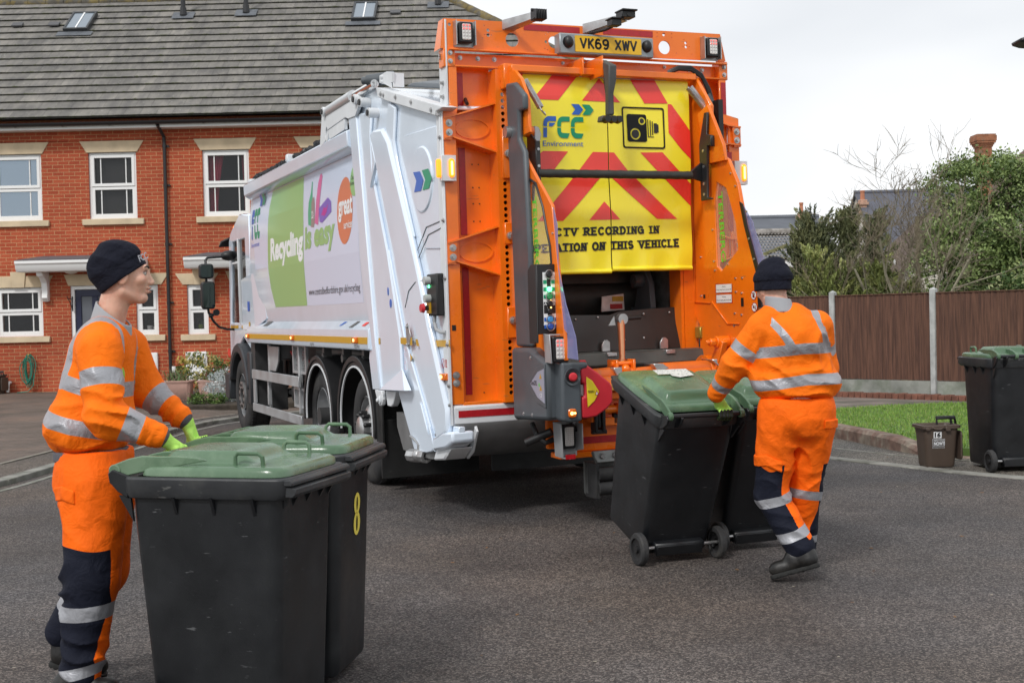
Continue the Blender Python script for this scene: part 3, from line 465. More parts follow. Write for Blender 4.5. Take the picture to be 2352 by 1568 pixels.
for i, (a, b2, z0, z1) in enumerate(wins):
    mb = MB(); f = .075; y0, y1 = HY+.045, HY+.11; zm = z0+(z1-z0)*(.49 if i < 5 else .5)
    def fr(x0, x1, za, zb, w_, ya, yb): mb.prism([(x0, za), (x1, za), (x1, zb), (x0, zb)], 'y', ya, yb, holes=[[(x0+w_, za+w_), (x1-w_, za+w_), (x1-w_, zb-w_), (x0+w_, zb-w_)]])
    fr(a, b2, z0, z1, .045, y0, y1); fr(a+.046, b2-.046, zm+.004, z1-.046, .06, y0-.012, y1-.01); fr(a+.046, b2-.046, z0+.046, zm-.004, .06, y0+.006, y1-.01)
    if (b2-a) > .6:
        for fx in (.17, .83):
            xx = a+.1+(b2-a-.2)*fx; mb.box(xx-.011, xx+.011, y0+.022, y0+.036, zm+.06, z1-.1); mb.box(xx-.011, xx+.011, y0+.03, y0+.044, z0+.1, zm-.06)
    mb.box((a+b2)/2-(b2-a)*.22, (a+b2)/2+(b2-a)*.22, y0-.018, y0-.013, z1-.032, z1-.012)
    wo = mb.build('window', UPVC, house, bevel=.004)
    p = MB(); p.box(a+.09, b2-.09, y0+.045, y0+.05, z0+.09, z1-.09); p.build('pane', PANE if i else M('reflecting_glass', (.30, .36, .42), .03, .85, bump=.02, bs=2), wo)
    p = MB(); sy = HY-.06; p.box(a-.14, b2+.14, sy, HY+.045, z0-.125, z0-.002); p.build('sill', STONE, wo, bevel=.008)
    lintel(wo, a, b2, z1, key=(i >= 5))
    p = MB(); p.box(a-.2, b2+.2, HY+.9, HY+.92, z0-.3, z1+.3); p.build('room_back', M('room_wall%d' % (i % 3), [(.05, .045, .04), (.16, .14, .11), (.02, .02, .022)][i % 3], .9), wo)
    def curtain(x0, x1, za, zb, mt, amp=.02, n=20, gather=0):
        q = MB(); ks = 9; vs = [(x0+(x1-x0)*(j/n)*(1-gather*math.sin(PI*min(1, k/(ks-1)*1.0)*.5)), HY+.2+amp*math.sin(j*1.9), zb+(za-zb)*k/(ks-1)) for k in range(ks) for j in range(n+1)]
        q.add(vs, [(k*(n+1)+j, k*(n+1)+j+1, (k+1)*(n+1)+j+1, (k+1)*(n+1)+j) for k in range(ks-1) for j in range(n)]); q.build('curtain', mt, wo)
    if i == 2: curtain(a+.05, a+.42, z0, z1, M('maroon_curtain', (.68, .04, .13), .8), gather=.45); curtain(b2-.03, b2-.2, z0, z1, M('maroon_curtain'), gather=.3)
    if i in (0, 1):
        q = MB()
        for k in range(40): zz = z0+.08+(z1-z0-.16)*k/39; q.box(a+.07, b2-.07, HY+.17, HY+.185, zz, zz+.018)
        if i == 1: q.build('blind', M('dark_blind', (.11, .11, .11), .7), wo)
    if i == 6:
        q = MB(); q.lathe([(.0, 0), (.05, 0), (.06, .1), (.055, .1), (.045, .02)], (b2-.24, HY+.2, z0+.09), (0, 0, 1), 16); q.lathe([(0, 0), (.04, 0), (.04, .08), (.035, .08)], (b2-.13, HY+.2, z0+.09), (0, 0, 1), 16); q.build('window_pot', UPVC, wo)
    if i == 7:
        q = MB(); q.lathe([(0, 0), (.05, 0), (.065, .11), (.06, .11)], (b2-.2, HY+.2, z0+.09), (0, 0, 1), 16); q.build('window_pot', M('lime_pot', (.18, .26, .03), .5), wo)
        q = MB()
        for k in range(14): a1 = rnd.uniform(0, 6.28); q.plate([(b2-.2, HY+.2, z0+.18), (b2-.2+.07*math.cos(a1), HY+.2+.03*math.sin(a1), z0+.27+rnd.uniform(-.03, .07)), (b2-.2+.05*math.cos(a1+.4), HY+.2, z0+.27)], .002)
        q.build('pot_plant', M('leaf_dark', (.04, .1, .02), .6), wo)
NAVY = M('navy_door', (.012, .016, .05), .35)
for i, (a, b2) in enumerate(doors):
    zt = hz(2.19); c = (a+b2)/2; mb = MB(); mb.prism([(a, .16), (b2, .16), (b2, zt), (a, zt)], 'y', HY+.03, HY+.11, holes=[[(a+.075, .2), (b2-.075, .2), (b2-.075, zt-.075), (a+.075, zt-.075)]]); df = mb.build('door_frame', UPVC, house, bevel=.004)
    mb = MB(); hs = [[(a+.2, .9), (c-.06, .9), (c-.06, zt-.22), (a+.2, zt-.22)], [(c+.06, .9), (b2-.2, .9), (b2-.2, zt-.22), (c+.06, zt-.22)]]; mb.prism([(a+.08, .2), (b2-.08, .2), (b2-.08, zt-.08), (a+.08, zt-.08)], 'y', HY+.06, HY+.105, holes=hs)
    dr = mb.build('door', NAVY, house, bevel=.006); mb = MB(); mb.box(a+.15, b2-.15, HY+.085, HY+.09, .85, zt-.18); mb.build('door_glass', M('frosted_glass', (.12, .13, .15), .25), dr)
    mb = MB(); mb.cyl((b2-.15, HY+.02, 1.15), (b2-.15, HY+.06, 1.15), .015); mb.box(b2-.25, b2-.14, HY+.01, HY+.025, 1.14, 1.16); mb.build('handle', M('chrome', (.7, .7, .7), .2, 1), dr)
    lintel(df, a, b2, zt, w=.12)
    x0 = c-.72*HY/22-.5 if False else c-1.36; x1 = c+1.36; x0 = hx(-8.43) if i == 0 else hx(-5.56); x1 = -7.45 if i == 0 else c+(c-x0)*.98
    z = hz(2.60); mb = MB(); prof = [(0, .03), (-.62, .03), (-.62, -.04), (-.59, -.05), (-.57, -.13), (-.52, -.20), (0, -.20)]
    mb.prism([(HY+p, z+q) for p, q in prof], 'x', x0, x1); cp = mb.build('canopy', UPVC, house, bevel=.01)
    mb = MB(); mb.add([(x0-.01, HY-.63, z+.034), (x1+.01, HY-.63, z+.034), (x1-.3, HY-.0, z+.14), (x0+.35, HY-.0, z+.14)], [(0, 1, 2, 3)]); mb.add([(x0-.01, HY-.63, z+.033), (x0+.35, HY, z+.14), (x0+.2, HY, z+.033)], [(0, 1, 2)]); mb.build('canopy_roof', M('lead', (.11, .12, .135), .6, var=.2), cp)
    for bx in (x0+.42, x1-.42):
        mb = MB(); prof = [(HY, z-.19), (HY-.42, z-.19), (HY-.40, z-.28), (HY-.27, z-.31), (HY-.16, z-.42), (HY-.13, z-.60), (HY-.16, z-.72), (HY-.08, z-.80), (HY, z-.78)]; mb.prism(prof, 'x', bx-.06, bx+.06); mb.build('canopy_bracket', UPVC, cp, bevel=.008)
    mb = MB(); mb.sphere((c-.35, HY-.3, z-.19), .14, 16, sc=(1, 1, .45)); mb.build('porch_light', M('opal_glass', (.7, .68, .62), .3), cp)
# meter boxes, downpipe, gutter, fascia
for a, b2 in ((hx(-6.57), hx(-6.17)), (hx(-5.68), hx(-5.31))):
    mb = MB(); mb.prism(rrect(a, b2, hz(.5), hz(1.0), .02), 'y', HY-.07, HY); mo = mb.build('meter_box', UPVC, house, bevel=.006)
    mb = MB(); mb.prism(rrect(a+.025, b2-.025, hz(.5)+.03, hz(1.0)-.025, .015), 'y', HY-.078, HY-.0705); mb.build('meter_door', UPVC, mo, bevel=.003)
mb = MB(); px = hx(-5.945); mb.cyl((px, HY-.07, .12), (px, HY-.07, 5.25), .034, n=12)
mb.tube([(px, HY-.07, 5.2), (px, HY-.09, 5.32), (px-.04, HY-.26, 5.46), (px-.05, HY-.36, 5.52)], .036, 10)
for z in (.9, 1.9, 3.1, 4.3, 5.1): mb.cyl((px, HY-.07, z), (px, HY-.07, z+.06), .042, n=12); mb.box(px-.02, px+.09, HY-.05, HY, z+.01, z+.045)
mb.build('downpipe', BLKP, house)
mb = MB(); mb.box(-17.1, 3.0, HY-.30, HY-.002, 5.48, 5.50); mb.box(-17.1, 3.05, HY-.325, HY-.302, 5.475, 5.62); mb.build('fascia', UPVC, house)
mb = MB(); yg = HY-.395; sec = [(yg+.058*math.cos(a), 5.60+.070*math.sin(a)) for a in [R(180+i*22.5) for i in range(9)]]+[(yg+.05*math.cos(a), 5.60+.060*math.sin(a)) for a in [R(360-i*22.5) for i in range(9)]]
mb.prism(sec, 'x', -17.2, 3.15, sm=True)
for k in range(21): xx = -16.6+k*.95; mb.prism([(yg+.066*math.cos(R(a)), 5.60+.078*math.sin(R(a))) for a in range(180, 361, 20)], 'x', xx, xx+.03)
mb.build('gutter', BLKP, house)
# roof, in its own slope frame : x along, y up the slope
TH = R(36.5); ROT = Matrix.Translation((0, HY-.36, 5.70)) @ Matrix.Rotation(TH, 4, 'X'); SL = 5.93; G = .349
m, t, b, n, l = nodes_mat('roof_tiles'); co = n.new('ShaderNodeTexCoord').outputs['Object']
br = NN(n, 'ShaderNodeTexBrick'); br.inputs['Scale'].default_value = 1; br.inputs['Brick Width'].default_value = .33; br.inputs['Row Height'].default_value = G; br.inputs['Mortar Size'].default_value = .0035; br.inputs['Mortar Smooth'].default_value = .2
br.inputs['Color1'].default_value = (.135, .130, .126, 1); br.inputs['Color2'].default_value = (.180, .172, .165, 1); br.inputs['Mortar'].default_value = (.05, .05, .045, 1); l.new(co, br.inputs['Vector'])
nz = NN(n, 'ShaderNodeTexNoise', i_Scale=1.1, i_Detail=6, i_Roughness=.7); l.new(co, nz.inputs['Vector']); rr = ramp(n, [(.3, (.72, .72, .72)), (.72, (1.35, 1.33, 1.28))]); l.new(nz.outputs[0], rr.inputs[0])
mm = NN(n, 'ShaderNodeMix', data_type='RGBA', blend_type='MULTIPLY'); mm.inputs[0].default_value = 1; l.new(br.outputs[0], mm.inputs[6]); l.new(rr.outputs[0], mm.inputs[7])
mps = NN(n, 'ShaderNodeMapping'); mps.inputs['Scale'].default_value = (5, 1.3, 1); l.new(co, mps.inputs[0]); n4 = NN(n, 'ShaderNodeTexNoise', i_Scale=1.4, i_Detail=4); l.new(mps.outputs[0], n4.inputs['Vector']); r4 = ramp(n, [(.35, (.85, .85, .85)), (.7, (1.3, 1.28, 1.22))]); l.new(n4.outputs[0], r4.inputs[0])
m4 = NN(n, 'ShaderNodeMix', data_type='RGBA', blend_type='MULTIPLY'); m4.inputs[0].default_value = 1; l.new(mm.outputs[2], m4.inputs[6]); l.new(r4.outputs[0], m4.inputs[7])
n5 = NN(n, 'ShaderNodeTexNoise', i_Scale=26, i_Detail=3); l.new(co, n5.inputs['Vector']); r5 = ramp(n, [(.66, (0, 0, 0)), (.72, (1, 1, 1))]); l.new(n5.outputs[0], r5.inputs[0]); m5 = NN(n, 'ShaderNodeMix', data_type='RGBA'); l.new(r5.outputs[0], m5.inputs[0]); l.new(m4.outputs[2], m5.inputs[6]); m5.inputs[7].default_value = (.33, .33, .30, 1)
sx = n.new('ShaderNodeSeparateXYZ'); l.new(co, sx.inputs[0]); dv = NN(n, 'ShaderNodeMath', operation='DIVIDE'); dv.inputs[1].default_value = G; l.new(sx.outputs[1], dv.inputs[0]); fr_ = NN(n, 'ShaderNodeMath', operation='FRACT'); l.new(dv.outputs[0], fr_.inputs[0])
n6 = NN(n, 'ShaderNodeTexNoise', i_Scale=6, i_Detail=5, i_Roughness=.7); l.new(co, n6.inputs['Vector']); sb = NN(n, 'ShaderNodeMath', operation='MULTIPLY_ADD'); sb.inputs[1].default_value = 1.4; sb.inputs[2].default_value = .51; l.new(fr_.outputs[0], sb.inputs[0]); gt = NN(n, 'ShaderNodeMath', operation='GREATER_THAN'); l.new(n6.outputs[0], gt.inputs[0]); l.new(sb.outputs[0], gt.inputs[1])
m6 = NN(n, 'ShaderNodeMix', data_type='RGBA'); l.new(gt.outputs[0], m6.inputs[0]); l.new(m5.outputs[2], m6.inputs[6]); m6.inputs[7].default_value = (.055, .065, .018, 1); l.new(m6.outputs[2], b.inputs['Base Color']); b.inputs['Roughness'].default_value = .9
TILE = m; nrow = int(SL/G); mb = MB(); HIPX = 3.16
for r_ in range(nrow+1):
    y0 = r_*G; y1 = min(y0+G+.05, SL); xr = HIPX-y0*math.cos(TH); xr1 = HIPX-y1*math.cos(TH); n_ = 46
    for k in range(n_):
        xa = -17.3+(xr+17.3)*k/n_; xb = -17.3+(xr+17.3)*(k+1)/n_; xa1 = -17.3+(xr1+17.3)*k/n_; xb1 = -17.3+(xr1+17.3)*(k+1)/n_; j = rnd.uniform(-.004, .004)
        mb.add([(xa, y0, .042+j), (xb, y0, .042+j), (xb1, y1, .004), (xa1, y1, .004), (xa, y0, .022), (xb, y0, .022)], [(0, 1, 2, 3), (4, 5, 1, 0)])
mb.add([(-17.3, 0, 0), (HIPX, 0, 0), (HIPX-SL*math.cos(TH), SL, 0), (-17.3, SL, 0)], [(0, 1, 2, 3)])
roof = mb.build('roof', TILE, house, fix=False, ang=20); roof.matrix_local = ROT
def W_(x, t, h=0): return ROT @ Vector((x, t, h))
# rear slope and hip end
mb = MB(); rp = W_(HIPX-SL*math.cos(TH), SL); ec = W_(HIPX, 0); rl = W_(-17.3, SL); bk = Vector((HIPX, 35.2, 5.70)); bl = Vector((-17.3, 35.2, 5.70))
mb.add([rl, rp, bk, bl], [(0, 1, 2, 3)]); mb.add([rp, ec, bk], [(0, 1, 2)]); mb.build('rear_roof', M('tile_plain', (.12, .11, .105), .9, var=.3, vs=4), house)
mb = MB()
def ridge(a, b2, r_=.11, step=.42):
    n_ = int((b2-a).length/step)
    for i in range(n_): mb.cyl(a.lerp(b2, i/n_), a.lerp(b2, (i+.97)/n_), r_, r_*.95, 12)
ridge(rl, rp); ridge(rp+Vector((0, 0, .01)), ec+Vector((0, 0, .03))); mb.build('ridge_tiles', M('ridge_tile', (.10, .09, .075), .9, var=.4, vs=3, col2=(.17, .13, .05), c2s=5), house)
FRM = M('rooflight_frame', (.03, .032, .035), .4); RLG = M('rooflight_glass', (.20, .24, .28), .06, spec=1.0)
for x0, t0 in ((-12.36, 4.06), (-10.06, 4.10), (-3.52, 4.32)):
    x1 = x0+.56; t1 = t0+.96; mb = MB(); mb.prism([(x0, t0), (x1, t0), (x1, t1), (x0, t1)], 'z', .03, .14, holes=[[(x0+.05, t0+.06), (x1-.05, t0+.06), (x1-.05, t1-.06), (x0+.05, t1-.06)]])
    o = mb.build('rooflight', FRM, house, bevel=.006); o.matrix_local = ROT; mb = MB(); mb.box(x0+.05, x1-.05, t0+.06, t1-.06, .11, .118); mb.build('pane', RLG, o)
    mb = MB(); mb.box((x0+x1)/2-.015, (x0+x1)/2+.015, t0+.05, t1-.05, .119, .135); mb.build('glazing_bar', UPVC, o); mb = MB(); mb.box(x0-.12, x1+.12, t0-.2, t0-.003, .05, .062); mb.build('flashing', M('lead'), o)
for x, t in ((-7.47, 4.87), (-6.02, 4.94), (-1.55, 5.15)):
    p = W_(x, t, .04); mb = MB(); mb.cyl(p, p+Vector((0, 0, .95)), .055, n=12); mb.cyl(p+Vector((0, 0, .02)), p+Vector((0, 0, .2)), .08, .07, 12); mb.cyl(p+Vector((0, 0, .95)), p+Vector((0, 0, 1.0)), .07, n=12); o = mb.build('vent_pipe', BLKP, house)
    mb = MB(); mb.box(x-.25, x+.25, t-.16, t+.18, .055, .065); q = mb.build('flashing', M('lead'), o); q.matrix_local = ROT
for x, t in ((-11.25, 4.52), (-10.40, 4.50), (-2.55, 4.75)):
    mb = MB(); mb.box(x-.1, x+.14, t-.05, t+.12, .05, .085); mb.box(x-.06, x+.1, t-.055, t-.051, .055, .08); o = mb.build('roof_vent', M('vent_grey', (.10, .10, .105), .8), house); o.matrix_local = ROT
# ================= REFUSE TRUCK   local x across the back, y towards the cab, z up
_yw, _tr, _tp = .398, .009, .0018
TM = Matrix.Translation((-.4416, 9.176, 0)) @ Matrix.Rotation(_yw, 4, 'Z') @ Matrix(((math.cos(_tr), 0, -math.sin(_tr), 0), (0, 1, 0, 0), (math.sin(_tr), 0, math.cos(_tr), 0), (0, 0, 0, 1))) @ Matrix.Rotation(_tp, 4, 'X')
truck = tag(empty('bin_lorry', mat=TM), 'white and orange refuse lorry with its bin lift facing the camera', 'bin lorry')
OR = M('orange_paint', (.93, .195, .006), .32, coat=.35, var=.05, vs=3, rv=.08, bump=.02, bs=30, col2=(.84, .165, .006), c2s=2.2)
WH = M('white_paint', (.75, .84, .95), .18, coat=.7, var=.03, vs=2, rv=.05)
WHM = M('white_satin', (.70, .72, .74), .45, var=.06, vs=4)
GY = M('grey_plastic', (.085, .098, .11), .42, var=.12, vs=4, rv=.08)
DK = M('dark_steel', (.035, .035, .036), .55, var=.3, vs=6)
BK = M('black_plastic', (.012, .012, .013), .45, var=.2, vs=9)
RUB = M('tyre_rubber', (.026, .026, .027), .75, var=.35, vs=6, bump=.2, bs=50, col2=(.06, .056, .05), c2s=5, c2p=(.5, .75))
STL = M('steel', (.50, .50, .50), .38, .85, var=.2, vs=12, rv=.1); ALU = M('aluminium', (.47, .48, .49), .45, .55, var=.12, vs=5, rv=.1)
RDR = M('red_reflective', (.42, .012, .018), .3, var=.12, vs=40); AMR = M('amber_reflective', (.60, .33, .02), .35, var=.06, vs=30)
YEL = M('yellow_vinyl', (1.0, .86, .03), .30, coat=.35, var=.05, vs=3, bump=.10, bs=7, rv=.08); REDV = M('red_vinyl', (.88, .045, .03), .30, coat=.35, var=.05, vs=3, rv=.08)
BLU = M('logo_blue', (.03, .13, .52), .35); GRN = M('logo_green', (.005, .30, .15), .35); INK = M('ink_black', (.012, .012, .012), .4); LIM = M('lime_text', (.14, .62, .05), .4)
WOFF = M('white_print', (.85, .86, .86), .35); GPRT = M('light_green_print', (.29, .58, .22), .3, coat=.5); RED = M('red_plastic', (.56, .022, .035), .42, var=.1, vs=6, bump=.03)
AMB = M('amber_lit', (.9, .3, .02), .2, emis=(1, .27, .01), es=1.3); AMBH = M('amber_core', (1, .7, .2), .2, emis=(1, .60, .18), es=3.0); AMBO = M('amber_lens', (.75, .16, .01), .15, coat=.5)
LENS = M('clear_lens', (.62, .58, .56), .12, coat=1, spec=.8, bump=.3, bs=300); LRED = M('red_led', (.75, .28, .26), .2, emis=(1, .12, .1), es=.35); LEDG = M('green_led', (.1, 1, .3), .3, emis=(.1, 1, .35), es=5)
def hexbolt(mb, p, ax, r=.016, h=.014, n=6, mi=0):
    p = Vector(p); d = Vector(ax); mb.cyl(p, p+d*h*.35, r*1.5, n=14, mi=mi); mb.cyl(p+d*h*.35, p+d*h*1.4, r, n=n, mi=mi)
def pxpart(name, key, x, th, mat, par=truck, bevel=.004, holes=None, **k):
    mb = MB(); mb.prism(PG[key] if isinstance(key, str) else key, 'x', x, x+th, holes=holes); return mb.build(name, mat, par, bevel=bevel, **k)
def pypart(name, key, y, th, mat, par=truck, bevel=.004, holes=None, **k):
    mb = MB(); mb.prism(PG[key] if isinstance(key, str) else key, 'y', y, y+th, holes=holes); return mb.build(name, mat, par, bevel=bevel, **k)
# ---- chassis and running gear
mb = MB(); mb.box(.75, .83, .6, 9.0, .62, .88); mb.box(1.65, 1.73, .6, 9.0, .62, .88)
for y in (1.2, 2.4, 3.4, 4.1, 5.2, 6.4, 7.6, 8.4): mb.box(.83, 1.65, y, y+.08, .66, .84)
mb.box(.35, 2.15, 1.0, 7.2, .98, 1.22); mb.box(.45, 2.1, .8, 7.3, .55, .60); mb.build('chassis', DK, truck, bevel=.005)  # the low wide plate is added to deepen the shade under the lorry
mb = MB(); mb.box(2.40, 2.46, 1.9, 7.6, .35, 1.22); mb.build('unseen_side_skirt', ALU, truck, bevel=.005)  # unseen far side, added to stop light coming in beneath the body
mb = MB(); mb.cyl((.05, 4.15, .5), (2.45, 4.15, .5), .09, n=14); mb.cyl((.05, 2.45, .5), (2.45, 2.45, .5), .08, n=14); mb.sphere((1.25, 4.15, .5), .26, 16); mb.cyl((.3, 8.33, .5), (2.2, 8.33, .5), .06)
mb.cyl((1.2, 4.3, .55), (1.2, 7.6, .7), .05); mb.box(.5, .62, 1.9, 2.9, .42, .60); mb.box(.5, .62, 3.7, 4.7, .42, .6); mb.build('axles', DK, truck)
def tyre_prof(R_, W): return [(R_*.565, 0.02), (R_*.60, 0.0), (R_*.68, -.012), (R_*.80, -.014), (R_*.93, .0), (R_*.985, .022), (R_, .05), (R_, W*.3), (R_*.988, W*.3+.004), (R_*.988, W*.3+.014), (R_, W*.3+.018), (R_, W*.5-.007), (R_*.988, W*.5-.004), (R_*.988, W*.5+.004), (R_, W*.5+.007), (R_, W*.7-.018), (R_*.988, W*.7-.014), (R_*.988, W*.7-.004), (R_, W*.7), (R_, W-.05), (R_*.985, W-.022), (R_*.93, W), (R_*.6, W), (R_*.565, W-.02)]
def wheel(x, y, kind, side=1, R_=.5, W=.29):
    e = empty('wheel'); e.parent = truck; e.location = (0, 0, 0); ax = (side, 0, 0)
    mb = MB(); mb.lathe(tyre_prof(R_, W), (x, y, R_), ax, 56)
    for i in range(56):
        a = 2*PI*i/56; c = Vector((x+side*W/2, y+(R_+.003)*math.cos(a), R_+(R_+.003)*math.sin(a)))
        for q in (-.085, .085): mb.obox(c+Vector((q, 0, 0)), (.05, .012, .035), Matrix.Rotation(a, 3, 'X'))
    mb.build('tyre', RUB, e, ang=50)
    mb = MB(); rr = R_*.58
    if kind == 'front': mb.lathe([(rr, .0), (rr+.008, .008), (rr-.01, .02), (rr-.02, .09), (.21, .10), (.205, .05), (.20, .03)], (x, y, R_), ax, 48)
    else: mb.lathe([(rr, .0), (rr+.008, .008), (rr-.01, .015), (rr-.03, .13), (rr-.05, .17), (.10, .19)], (x, y, R_), ax, 48)
    mb.build('rim', M('rim_steel', (.36, .37, .38), .42, .6, var=.25, vs=8, rv=.12), e)
    mb = MB(); mb2 = MB()
    if kind == 'front':
        n = 60; out_ = [(y+.185*math.cos(2*PI*i/n), R_+.185*math.sin(2*PI*i/n)) for i in range(n)]; hs = [circ(y, R_, .105, 30)]
        mb.prism(out_, 'x', x-side*.012, x+side*.014, holes=hs); mb.lathe([(.185, .014), (.175, .06), (.2, .11)], (x, y, R_), ax, 40); mb.lathe([(.105, .0), (.09, .07), (.085, .12), (0, .12)], (x, y, R_), ax, 30, mi=1)
        for i in range(10): a = 2*PI*i/10; p = Vector((x, y+.145*math.cos(a), R_+.145*math.sin(a))); mb2.cyl(p-Vector((side*.013, 0, 0)), p-Vector((side*.0145, 0, 0)), .026, n=12); mb2.cyl(p, p-Vector((side*.02, 0, 0)), .014, n=6)
    else:
        off = .25 if kind == 'dual' else .05
        mb.lathe([(.235, off+.02), (.215, off-.02), (.17, off-.05), (.12, off-.06)]+([(.10, off-.07), (0, off-.07)] if kind == 'dual' else [(.115, off-.12), (.10, off-.13), (.0, off-.13)]), (x, y, R_), ax, 40)
        for i in range(8): a = 2*PI*i/8; p = Vector((x+side*(off-.005), y+.205*math.cos(a), R_+.205*math.sin(a))); mb2.sphere(p, .03, 10, sc=(.35, 1, 1))
        for i in range(10 if kind != 'dual' else 0): a = 2*PI*(i+.5)/10; p = Vector((x+side*(off-.055), y+.145*math.cos(a), R_+.145*math.sin(a))); mb2.cyl(p, p-Vector((side*.055, 0, 0)), .02, .018, n=8); mb2.sphere(p-Vector((side*.055, 0, 0)), .021, 8)
    mb.build('hub', [M('hub_alloy', (.55, .55, .55), .3, .8, var=.15, vs=10), DK], e); mb2.build('wheel_nuts', BK, e); return e
wheel(.06, 8.33, 'front'); wheel(.09, 4.15, 'dual'); wheel(.07, 2.45, 'tag', W=.32)
for y in (8.33, 4.15, 2.45): wheel(2.44, y, 'front' if y > 8 else 'dual', -1)
mb = MB(); mb.lathe(tyre_prof(.5, .29), (.40, 4.15, .5), (1, 0, 0), 40); mb.build('inner_tyre', RUB, truck)
def guard(cy, r0=.555, r1=.60, a0=-8, a1=188, x0=.0, x1=.62, ends=(-.02, -.02)):
    mb = MB(); n = 26; A = [R(a0+(a1-a0)*i/n) for i in range(n+1)]
    o = [(cy+r1*math.cos(a), .53+r1*math.sin(a)) for a in A]; i_ = [(cy+r0*math.cos(a), .53+r0*math.sin(a)) for a in A]
    mb.prism(o+i_[::-1], 'x', x0, x1, sm=True); lip = [(cy+(r0-.035)*math.cos(a), .53+(r0-.035)*math.sin(a)) for a in A]; mb.prism(i_+lip[::-1], 'x', x0+.012, x0+.03)
    g = mb.build('mudguard', BK, truck, bevel=.006); mb = MB(); tw = [(cy+(r0-.052)*math.cos(a), .53+(r0-.052)*math.sin(a)) for a in A]; lp = [(cy+(r0-.036)*math.cos(a), .53+(r0-.036)*math.sin(a)) for a in A]
    mb.prism(lp+tw[::-1], 'x', x0+.006, x0+.02); mb.build('trim', WHM, g)
guard(4.02); guard(2.62, r0=.575, r1=.63)
mb = MB(); mb.box(.02, .92, 1.86, 1.89, .11, .62); mb.box(.02, .6, 1.90, 1.93, .50, 1.0); mb.box(.02, .04, 1.82, 2.0, .35, .98); mb.build('mudflap', M('mudflap_rubber', (.012, .012, .012), .6, var=.3, vs=9, col2=(.05, .05, .048), c2s=18, c2p=(.62, .72)), truck, bevel=.004)
mb = MB(); mb.box(.9, 2.3, 1.5, 1.53, .15, .6); mb.box(1.75, 2.45, 1.86, 1.89, .11, .6); mb.build('mudflap', DK, truck)
# side guard rails, mesh panels, tanks
mb = MB(); x = .02
for z0, z1, ya in ((.765, .88, 4.9), (.355, .455, 4.83)): mb.box(x, x+.03, ya, 7.45, z0, z1)
mb.box(x+.012, x+.04, 7.33, 7.45, .46, .765); mb.box(x+.06, x+.10, 6.75, 6.82, .46, .764); mb.box(x+.06, x+.10, 5.1, 5.16, .46, 1.2); mb.build('side_guard', ALU, truck, bevel=.004)
def meshpanel(y0, y1, z0, z1, d, name):
    mb = MB(); mb.prism([(y0, z0), (y1, z0), (y1, z1), (y0, z1)], 'x', .1, .13, holes=[[(y0+.05, z0+.03), (y1-.05, z0+.03), (y1-.05, z1-.03), (y0+.05, z1-.03)]])
    H = z1-z0-.06; W = y1-y0-.1; k = d
    def line(a, b_):
        a = Vector(a); b_ = Vector(b_); mb.obox((a+b_)/2, (.004, (b_-a).length, .0045), Matrix.Rotation(math.atan2(b_.z-a.z, b_.y-a.y), 3, 'X'))
    n = int((W+H)/k)
    for i in range(n+1):
        s_ = i*k
        for sg in (0, 1):
            ya, za, yb, zb = max(0, s_-H), min(s_, H), min(s_, W), max(0, s_-W)
            if sg: ya, yb = W-ya, W-yb
            if abs(ya-yb) > .01: line((.115, y0+.05+ya, z0+.03+za), (.115, y0+.05+yb, z0+.03+zb))
    mb.build(name, ALU, truck)
meshpanel(4.86, 5.5, .9, 1.23, .06, 'mesh_panel'); meshpanel(4.86, 5.48, .52, .745, .03, 'mesh_panel')
mb = MB()
for y in (6.35, 6.05, 5.75): mb.cyl((.32, y, .62), (.75, y, .62), .125, n=20); mb.sphere((.32, y, .62), .125, 16, sc=(.35, 1, 1))
mb.build('air_tanks', BK, truck)
mb = MB(); mb.box(.3, .75, 5.6, 6.9, .78, 1.02); mb.box(.34, .75, 5.1, 5.55, .55, .95)
for k in range(6): mb.box(.285, .3, 5.65+k*.2, 5.75+k*.2, .80, 1.0)
mb.build('battery_box', BK, truck, bevel=.01)
mb = MB(); mb.prism([(6.85, 1.18), (6.3, 1.18), (6.35, 1.0), (6.5, .88), (6.85, .88)], 'x', .12, .14); mb.box(.12, .15, 6.86, 6.92, .4, 1.2); mb.box(.2, .22, 5.62, 5.72, .9, 1.22); mb.build('brackets', ALU, truck, bevel=.003)
mb = MB(); mb.tube([(.25, 6.2, 1.12), (.22, 5.9, 1.05), (.24, 5.6, 1.14), (.3, 5.5, 1.0)], .015); mb.box(.3, .4, 5.85, 6.0, 1.02, 1.12); mb.build('red_hose', M('red_hose', (.5, .02, .02), .5), truck)
mb = MB(); mb.cyl((.3, 1.95, 1.14), (.3, 5.0, 1.16), .05); mb.cyl((.45, 1.95, 1.08), (.45, 5.0, 1.1), .04)
for y in (2.45, 3.15, 3.9): mb.box(.06, .14, y, y+.07, 1.1, 1.235); mb.cyl((.05, y+.03, 1.12), (.09, y+.03, 1.12), .04)
mb.build('underbody_pipes', M('under_steel', (.12, .12, .12), .5, .6), truck)
